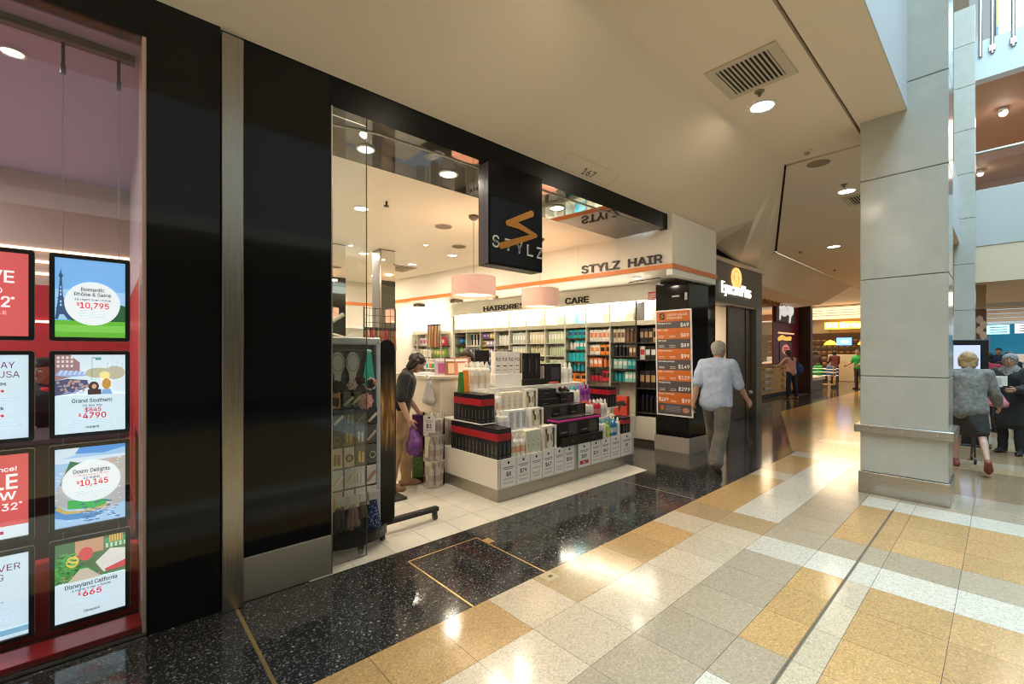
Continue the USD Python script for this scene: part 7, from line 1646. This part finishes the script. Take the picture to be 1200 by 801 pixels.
def person(label, loc, heading, H, pose, skin, top, bottom, shoes, hair=None, belly=0.0, build=1.0, edge=0.02, seed=0, see_face=True, extra=None):
    t = thing('person', label, 'person', loc, heading)
    J, k = skeleton(H, pose)
    sk = mat(skin, 0.5, grain=0.06, gscale=30)
    body = torso_parts(J, k, -0.012, belly, build)
    for n in 'LR':
        s = 1 if n == 'L' else -1
        body += arm_parts(J, k, n) + leg_parts(J, k, n, -0.012) + foot_parts(J, k, n, -0.004)
        body += hand_parts(J['wr' + n], J['dir' + n], J['lean'] @ v3(0.25, -s, 0.05), s, k, pose.get('curl' + n, 24))
    body += head_parts(J, k)
    obj('body', blob_mesh(body, edge * 0.7, 4), sk, t, smooth=True)
    if see_face: face(t, J, k)
    # top
    tp = torso_parts(J, k, top.get('ease', 0.014), belly, build, top.get('hem', -0.03))
    for n in 'LR': tp += arm_parts(J, k, n, top.get('loose', 0.014), top.get('sleeve', 0.75))
    tp.append(hull(S(J['neck'] - J['lean'] @ v3(0.012, 0, 0.055) * k, 0.064 * k), S(J['neck'] - J['lean'] @ v3(0.008, 0, 0.015) * k, 0.062 * k)))
    if 'coat' in top:
        zc = J['pelvis'][2] - top['coat'] * k
        tp.append(hull(S(J['pelvis'] + v3(0, 0.07, 0) * k, 0.125 * k), S(J['pelvis'] - v3(0, 0.07, 0) * k, 0.125 * k), S(v3(0.02, 0.10, zc), 0.11 * k), S(v3(0.02, -0.10, zc), 0.11 * k), S(v3(-0.05, 0, zc), 0.11 * k)))
    mesh = blob_mesh(tp, edge, 5, top.get('fold', 0.022), 9.0)
    obj(top.get('name', 'shirt'), mesh, top['mat'], t, smooth=True)
    if top.get('collar'):
        col = blob_mesh([hull(*[S(J['neck'] + J['lean'] @ (v3(0.058 * math.cos(a) - 0.012, 0.062 * math.sin(a), z + 0.012 * math.cos(a + math.pi)) * k), 0.011 * k, 8) for z in (-0.03, 0.005)] ) for a in np.linspace(0.5, 5.8, 10)], 0.012, 2)
        obj('collar', col, top['mat'], t, smooth=True)
    # bottom
    kind = bottom.get('kind', 'trousers')
    bt = []
    if kind == 'skirt':
        zc = J['pelvis'][2] - bottom['length'] * k
        mid = (J['kneeL'] + J['kneeR']) / 2
        bt.append(hull(S(J['pelvis'] + v3(0, 0.065, 0.04) * k, 0.108 * k), S(J['pelvis'] + v3(0, -0.065, 0.04) * k, 0.108 * k), S(v3(J['kneeL'][0] * 0.8, 0.10 * k, zc), 0.085 * k), S(v3(J['kneeR'][0] * 0.8, -0.10 * k, zc), 0.085 * k)))
    else:
        bt.append(hull(S(J['pelvis'] + v3(0, 0.07, 0.03) * k, 0.108 * k * build), S(J['pelvis'] + v3(0, -0.07, 0.03) * k, 0.108 * k * build), S(J['hipL'], 0.104 * k), S(J['hipR'], 0.104 * k)))
        for n in 'LR': bt += leg_parts(J, k, n, bottom.get('loose', 0.016), bottom.get('upto', 2.0), bottom.get('flare', 0.012))
    obj(kind, blob_mesh(bt, edge, 5, bottom.get('fold', 0.028), 8.0), bottom['mat'], t, smooth=True)
    if bottom.get('belt'):
        c0 = J['pelvis'] + J['lean'] @ (v3(0, 0, 0.075) * k)
        bl = blob_mesh([hull(S(J['pelvis'] + J['lean'] @ (v3(0.0, 0.068, 0.045 + dz) * k), (0.112 * build + 0.014) * k * 0.985), S(J['pelvis'] + J['lean'] @ (v3(0.0, -0.068, 0.045 + dz) * k), (0.112 * build + 0.014) * k * 0.985)).trim_by_plane((0, 0, 1), float(c0[2] - 0.018 * k)).trim_by_plane((0, 0, -1), float(-(c0[2] + 0.018 * k))) for dz in (0.0,)], 0.03, 0)
        obj('belt', bl, bottom['belt'], t, smooth=40)
    if shoes:
        for n in 'LR':
            obj("shoe", blob_mesh(foot_parts(J, k, n, 0.004), 0.015, 2), shoes, t, smooth=True)
    if hair:
        R, c = J['hrot'], J['head']
        P = lambda x, y, z: c + R @ (v3(x, y, z) * k)
        st, hm = hair
        if st == 'short':
            m = [hull(S(P(-0.022, 0, 0.036), 0.094 * k), S(P(0.018, 0, 0.046), 0.078 * k), S(P(-0.045, 0, -0.03), 0.062 * k))]
            cut = Manifold.cube((0.3 * k, 0.4 * k, 0.3 * k)).translate((0.035 * k, -0.2 * k, -0.235 * k)).transform(np.hstack([R, c[:, None]]))
            m = [m[0] - cut]
        elif st == 'bob':
            m = [hull(S(P(-0.022, 0, 0.038), 0.098 * k), S(P(0.024, 0, 0.050), 0.080 * k)), hull(S(P(-0.03, 0.045, 0.02), 0.06 * k), S(P(-0.03, -0.045, 0.02), 0.06 * k), S(P(-0.04, 0.04, -0.08), 0.045 * k), S(P(-0.04, -0.04, -0.08), 0.045 * k))]
            m += [hull(S(P(0.0, 0.078 * s, 0.03), 0.03 * k), S(P(-0.01, 0.08 * s, -0.06), 0.024 * k)) for s in (-1, 1)]
            cut = Manifold.cube((0.3 * k, 0.12 * k, 0.3 * k)).translate((0.05 * k, -0.06 * k, -0.23 * k)).transform(np.hstack([R, c[:, None]]))
            m = [Manifold.batch_boolean(m, OpType.Add) - cut]
        elif st == 'long':
            m = [hull(S(P(-0.022, 0, 0.038), 0.098 * k), S(P(0.02, 0, 0.050), 0.080 * k)), hull(S(P(-0.04, 0.035, 0.02), 0.06 * k), S(P(-0.04, -0.035, 0.02), 0.06 * k), S(P(-0.075, 0.03, -0.26), 0.03 * k), S(P(-0.075, -0.03, -0.26), 0.03 * k))]
            cut = Manifold.cube((0.3 * k, 0.4 * k, 0.3 * k)).translate((0.035 * k, -0.2 * k, -0.245 * k)).transform(np.hstack([R, c[:, None]]))
            m = [Manifold.batch_boolean(m, OpType.Add) - cut]
        else:       # headscarf wrapped round face, neck and shoulders
            m = [hull(S(P(-0.022, 0, 0.036), 0.102 * k), S(P(0.02, 0, 0.045), 0.086 * k), S(P(-0.01, 0, -0.08), 0.075 * k), S(P(0.03, 0, -0.10), 0.045 * k)), hull(S(P(-0.01, 0, -0.09), 0.08 * k), S(J['chest'] + J['lean'] @ (v3(0.0, 0.10, 0.10) * k), 0.065 * k), S(J['chest'] + J['lean'] @ (v3(0.0, -0.10, 0.10) * k), 0.065 * k), S(J['chest'] + J['lean'] @ (v3(0.07, 0.0, 0.0) * k), 0.06 * k))]
            cut = Manifold.sphere(1.0, 24).scale((0.09 * k, 0.062 * k, 0.080 * k)).translate((0.09 * k, 0, -0.018 * k)).transform(np.hstack([R, c[:, None]]))
            m = [Manifold.batch_boolean(m, OpType.Add) - cut]
        obj('headscarf' if st == 'scarf' else 'hair', blob_mesh(m, 0.014, 3, 0.012, 30.0), hm, t, smooth=True)
    if extra: extra(t, J, k)
    return t, J, k

def cloth(name, c1, c2, sc=8.0, rough=0.85):
    n = {'g': ('geometry', {}), 'nz': ('noise_texture', {'scale': sc, 'detail': 4.0}), 'r': ('rgb_ramp', {'ramp': [(0.35, c1), (0.65, c2)]}), 'b': ('bump', {'strength': 0.25, 'distance': 0.01}), 'n2': ('noise_texture', {'scale': sc * 2.5}), 'p': ('principled_bsdf', {'roughness': rough, 'sheen_weight': 0.1})}
    return usdkit.material(stage, f'/World/Looks/{name}', n, [('g.position', 'nz.vector'), ('nz.fac', 'r.fac'), ('r.color', 'p.base_color'), ('g.position', 'n2.vector'), ('n2.fac', 'b.height'), ('b.normal', 'p.normal')], surface='p.BSDF')
SKIN1, SKIN2, SKIN3 = (0.46, 0.25, 0.16), (0.42, 0.22, 0.13), (0.52, 0.31, 0.22)
SHIRT = cloth('check_shirt', (0.40, 0.49, 0.68), (0.49, 0.57, 0.74), 16)
person('grey-haired man in pale blue short-sleeved shirt and grey trousers walking past the black pillar', (6.18, 2.64, 0), 2, 1.76,
       {'lean': 6, 'hipL': 22, 'kneeL': 10, 'hipR': -16, 'kneeR': 16, 'toeR': 34, 'toeL': -6, 'armR': (24, 13, 18), 'armL': (-18, 6, 12), 'nod': 4, 'look': -10},
       SKIN1, {'mat': SHIRT, 'sleeve': 0.95, 'loose': 0.028, 'name': 'shirt', 'collar': True, 'hem': -0.05, 'fold': 0.03, 'ease': 0.026}, {'mat': cloth('grey_trousers', (0.10, 0.085, 0.07), (0.15, 0.13, 0.105), 6), 'loose': 0.026, 'flare': 0.03},
       mat((0.10, 0.075, 0.055), 0.4), ('short', mat((0.36, 0.34, 0.31), 0.7, grain=0.25, gscale=60)), belly=0.03, build=1.12)

def carry_bag(t, J, k):
    w = J['wrR'] + J['dirR'] * 0.09 * k
    b = [hull(S(w + v3(0, 0, -0.05), 0.022), S(w + v3(0.02, 0.14, -0.18), 0.075), S(w + v3(0.05, -0.13, -0.2), 0.075), S(w + v3(0.02, 0.0, -0.25), 0.09)), hull(S(w, 0.014), S(w + v3(0, 0, -0.07), 0.03))]
    g = thing('purple_bag', 'purple plastic shopping bag held by the dark-haired customer', 'bag', LADY, LADY_H)
    obj('bag', blob_mesh(b, 0.018, 3, 0.05, 14), mat((0.11, 0.022, 0.19), 0.35), g, smooth=True)
    obj('handle', tube([w + v3(0, 0.02, -0.05), w + v3(0, 0.012, 0.02), w + v3(0, -0.012, 0.02), w + v3(0, -0.02, -0.05)], 0.006, 6), mat((0.22, 0.05, 0.33), 0.35), g)
LADY, LADY_H = (2.57, 4.80, 0), -35
person('dark-haired customer in black top and tan trousers looking down beside the accessory stand', LADY, LADY_H, 1.64,
       {'lean': 12, 'hipL': 8, 'kneeL': 8, 'hipR': -4, 'kneeR': 6, 'armL': (8, 8, 40), 'armR': (2, 8, 34), 'inwardR': 4, 'nod': 34, 'look': 8},
       SKIN3, {'mat': cloth('black_top', (0.012, 0.012, 0.014), (0.03, 0.028, 0.028), 9), 'sleeve': 0.9, 'loose': 0.022, 'name': 'top'}, {'mat': cloth('tan_trousers', (0.42, 0.28, 0.15), (0.52, 0.37, 0.22), 7), 'loose': 0.022, 'flare': 0.012},
       mat((0.30, 0.17, 0.09), 0.5), ('bob', mat((0.020, 0.014, 0.011), 0.4, grain=0.3, gscale=50)), extra=carry_bag)
person('shop assistant with dark hair bending behind the reception desk', (4.56, 6.0, 0), 195, 1.70, {'lean': 6, 'nod': 34, 'armL': (20, 8, 60), 'armR': (20, 8, 60)}, SKIN3,
       {'mat': cloth('black_uniform', (0.012, 0.012, 0.013), (0.025, 0.025, 0.027), 9), 'sleeve': 1.2, 'name': 'shirt'}, {'mat': mat((0.015, 0.015, 0.015), 0.8)}, mat((0.02, 0.02, 0.02), 0.4), ('bob', mat((0.025, 0.014, 0.010), 0.4)), edge=0.03)
def red_scarf(t, J, k):
    c = J['neck'] + v3(0, 0, -0.05)
    m = trimesh.creation.torus(0.075, 0.03, 20, 10); m.apply_translation(c); obj('neck_scarf', m, mat((0.6, 0.03, 0.04), 0.7), t, smooth=True)
person('travel agent with dark hair and red neck scarf standing behind the light boxes', (-0.41, 5.75, 0), -62, 1.56, {'armL': (25, 8, 50), 'armR': (25, 8, 50), 'nod': 12, 'look': -50}, SKIN3,
       {'mat': cloth('navy_uniform', (0.014, 0.016, 0.024), (0.03, 0.03, 0.04), 9), 'sleeve': 1.0, 'name': 'jacket'}, {'mat': mat((0.015, 0.015, 0.02), 0.8)}, mat((0.02, 0.02, 0.02), 0.4), ('long', mat((0.018, 0.012, 0.010), 0.4)), edge=0.03, extra=red_scarf)
def blue_bag(t, J, k):
    g = thing('blue_handbag', 'round bright blue shoulder bag on the customer at the treat counter', 'bag', TREAT, TREAT_H)
    c = J['elR'] + v3(-0.16, -0.02, -0.10)
    m = trimesh.creation.icosphere(3, 1.0); m.apply_scale((0.22, 0.10, 0.21)); m.apply_translation(c); obj('bag', m, mat((0.01, 0.06, 0.30), 0.45), g, smooth=True)
    obj('strap', tube([c + v3(-0.12, 0, 0.16), J['shR'] + v3(-0.03, -0.02, 0.07), J['shR'] + v3(0.05, -0.02, 0.06), c + v3(0.12, 0, 0.16)], 0.012, 6), mat((0.01, 0.05, 0.22), 0.5), g)
TREAT, TREAT_H = (17.70, 4.95, 0), 62
person('customer in pink top and blue jeans reaching over the gold treat counter', TREAT, TREAT_H, 1.70, {'lean': 8, 'armL': (48, 10, 30), 'armR': (35, 12, 45), 'nod': 20, 'hipL': 4, 'hipR': -4}, SKIN3,
       {'mat': mat((0.62, 0.36, 0.32), 0.8), 'sleeve': 1.1, 'name': 'top'}, {'mat': mat((0.018, 0.028, 0.06), 0.8)}, mat((0.3, 0.2, 0.12), 0.5), ('long', mat((0.02, 0.014, 0.012), 0.5)), edge=0.035, extra=blue_bag, see_face=False)
for k_, (loc, hd, col, lab) in enumerate((((28.2, 6.75, 0), 10, (0.045, 0.02, 0.016), 'shopper in dark maroon standing at the far food cases, on the left of the pair'), ((28.9, 6.05, 0), 30, (0.10, 0.022, 0.018), 'shopper in dark red-brown standing at the far food cases, on the right of the pair'))):
    person(lab, loc, hd, 1.70, {'armL': (20, 8, 40), 'armR': (18, 8, 35)}, SKIN2, {'mat': mat(col, 0.85), 'sleeve': 1.7, 'name': 'coat', 'coat': 0.35}, {'mat': mat((0.03, 0.018, 0.015), 0.85)}, mat((0.02, 0.015, 0.012), 0.5), ('bob', mat((0.02, 0.015, 0.012), 0.5)), edge=0.045, see_face=False)
person('shopper in bright green shirt half hidden behind the foreground column', (24.5, 4.25, 0), 150, 1.75, {'armL': (30, 10, 35), 'armR': (25, 10, 40)}, SKIN1, {'mat': mat((0.02, 0.32, 0.06), 0.8), 'sleeve': 0.9, 'name': 'shirt'}, {'mat': mat((0.06, 0.05, 0.045), 0.85)}, mat((0.05, 0.04, 0.03), 0.5), ('short', mat((0.05, 0.035, 0.03), 0.6)), edge=0.045, see_face=False)
tr = thing('shopping_trolley', 'shopping trolley with green and blue bags left of the green-shirted shopper', 'trolley', (24.6, 5.05, 0), 90)
TRM = mat((0.55, 0.3, 0.08), 0.4)
obj('basket', [cyl((0, y, z), (1.0, y, z), 0.014, 6) for y in (-0.25, 0.25) for z in (0.55, 0.7, 0.85)] + [cyl((x, -0.25, z), (x, 0.25, z), 0.014, 6) for x in (0, 1.0) for z in (0.55, 0.7, 0.85)] + [cyl((x, y, 0.5), (x, y, 0.9), 0.012, 6) for x in (0, 0.33, 0.66, 1.0) for y in (-0.25, 0.25)], CHROME, tr)
obj('frame', [cyl((0.1, y, 0.1), (0.1, y, 0.95), 0.018, 6) for y in (-0.22, 0.22)] + [cyl((0.1, y, 0.14), (0.9, y, 0.14), 0.018, 6) for y in (-0.22, 0.22)], TRM, tr)
obj('handle', cyl((-0.08, -0.25, 1.0), (-0.08, 0.25, 1.0), 0.02, 8), mat((0.7, 0.25, 0.05), 0.4), tr)
obj('wheel', [cyl((x, y - 0.02, 0.06), (x, y + 0.02, 0.06), 0.06, 12) for x in (0.12, 0.88) for y in (-0.22, 0.22)], DARK, tr)
for k_, (dy, c, nm) in enumerate(((0.75, (0.03, 0.33, 0.07), 'green'), (0.25, (0.06, 0.10, 0.24), 'blue'))):
    t = thing('shopping_bag', f'{nm} shopping bag inside the trolley', 'bag', (24.6, 5.05 + dy, 0.52), 0)
    obj('bag', blob_mesh([hull(S((0, 0.12, 0.1), 0.1), S((0, -0.12, 0.1), 0.1), S((0, 0.14, 0.42), 0.05), S((0, -0.14, 0.42), 0.05))], 0.04, 2, 0.05, 9), mat(c, 0.5), t, smooth=True)
    obj('handle', tube([(0, -0.08, 0.44), (0, -0.05, 0.56), (0, 0.05, 0.56), (0, 0.08, 0.44)], 0.012, 6), mat(c, 0.5), t)
# right-hand side
person('fair-haired woman in grey patterned cardigan and dark skirt walking away beside the foreground column', (8.75, 0.30, 0), 8, 1.66,
       {'lean': 14, 'hipL': 24, 'kneeL': 20, 'hipR': -18, 'kneeR': 30, 'toeR': 40, 'armL': (18, 12, 40), 'armR': (14, 14, 45), 'nod': 10}, SKIN3,
       {'mat': cloth('grey_cardigan', (0.13, 0.125, 0.11), (0.24, 0.225, 0.19), 22), 'sleeve': 1.85, 'loose': 0.028, 'name': 'cardigan', 'hem': -0.08}, {'kind': 'skirt', 'length': 0.36, 'mat': mat((0.035, 0.032, 0.030), 0.85)},
       mat((0.25, 0.05, 0.035), 0.5), ('bob', mat((0.42, 0.27, 0.12), 0.6, grain=0.2, gscale=40)), build=1.1)
def stick(t, J, k):
    g = thing('walking_frame', 'dark wheeled walking frame pushed in front of the grey cardigan', 'walking frame', (9.2, 0.42, 0), 8)
    obj('frame', [tube([(0.0, y, 0.9), (0.12, y, 0.6), (0.0, y, 0.05)], 0.012, 6) for y in (-0.16, 0.16)] + [tube([(0.12, y, 0.6), (0.35, y, 0.05)], 0.012, 6) for y in (-0.16, 0.16)] + [cyl((0.12, -0.16, 0.6), (0.12, 0.16, 0.6), 0.012, 6)], DARK, g)
    obj('wheel', [cyl((x, y - 0.012, 0.05), (x, y + 0.012, 0.05), 0.05, 14) for x in (0.0, 0.35) for y in (-0.16, 0.16)], DARK, g)
stick(None, None, 1)
def papers(t, J, k):
    g = thing('leaflets', 'white and pink leaflets held by the woman in the grey headscarf', 'leaflets', HIJ, HIJ_H)
    c = (J['wrL'] + J['wrR']) / 2 + v3(0.10, 0, 0.04)
    obj('sheet', [cbox(c + v3(-0.01, -0.10 + 0.05 * q, 0.0 + 0.02 * q), c + v3(0.02, 0.06 + 0.05 * q, 0.14 + 0.03 * q), 0.002) for q in range(2)], WHITE, g)
    obj('pink_bag', blob_mesh([hull(S(c + v3(0.02, 0, -0.05), 0.02), S(c + v3(0.03, 0.09, -0.26), 0.05), S(c + v3(0.03, -0.09, -0.26), 0.05))], 0.02, 2, 0.03, 14), mat((0.55, 0.16, 0.20), 0.5), g, smooth=True)
HIJ, HIJ_H = (10.6, -0.09, 0), 160
person('smiling woman in grey patterned headscarf and long black coat at the right edge', HIJ, HIJ_H, 1.58,
       {'lean': 2, 'armL': (20, 8, 70), 'armR': (20, 8, 70), 'inwardL': 20, 'inwardR': 20, 'look': 14, 'hipL': 3, 'hipR': -3, 'nod': 2}, SKIN2,
       {'mat': cloth('black_coat', (0.010, 0.010, 0.010), (0.02, 0.019, 0.018), 9), 'sleeve': 1.85, 'loose': 0.03, 'name': 'coat', 'coat': 0.42}, {'mat': mat((0.014, 0.013, 0.013), 0.85)}, mat((0.02, 0.018, 0.016), 0.4),
       ('scarf', cloth('grey_scarf', (0.13, 0.12, 0.11), (0.36, 0.34, 0.31), 40)), extra=papers)
person('cafe worker in dark blue shirt standing behind the far counter', (25.1, 0.10, 0), 185, 1.78, {'armL': (15, 10, 50), 'armR': (15, 10, 40), 'nod': 8}, SKIN2, {'mat': mat((0.012, 0.03, 0.08), 0.8), 'sleeve': 0.9, 'name': 'shirt'}, {'mat': mat((0.02, 0.02, 0.025), 0.85)}, mat((0.02, 0.02, 0.02), 0.5), ('short', mat((0.02, 0.015, 0.012), 0.6)), edge=0.04)
person('shopper in red jacket partly behind the kiosk', (13.2, 0.20, 0), 30, 1.62, {'armL': (10, 8, 20), 'armR': (10, 8, 20)}, SKIN2, {'mat': mat((0.28, 0.015, 0.03), 0.8), 'sleeve': 1.8, 'name': 'jacket', 'hem': -0.1}, {'mat': mat((0.02, 0.02, 0.024), 0.85)}, mat((0.02, 0.02, 0.02), 0.5), ('bob', mat((0.02, 0.015, 0.012), 0.6)), edge=0.035, see_face=False)
person('dark clothed shopper far behind the headscarf', (17.5, -0.12, 0), 170, 1.62, {'armL': (10, 8, 20), 'armR': (10, 8, 20)}, SKIN2, {'mat': mat((0.03, 0.026, 0.025), 0.8), 'sleeve': 1.8, 'name': 'jacket'}, {'mat': mat((0.02, 0.02, 0.024), 0.85)}, mat((0.02, 0.02, 0.02), 0.5), ('bob', mat((0.02, 0.015, 0.012), 0.6)), edge=0.04, see_face=False)
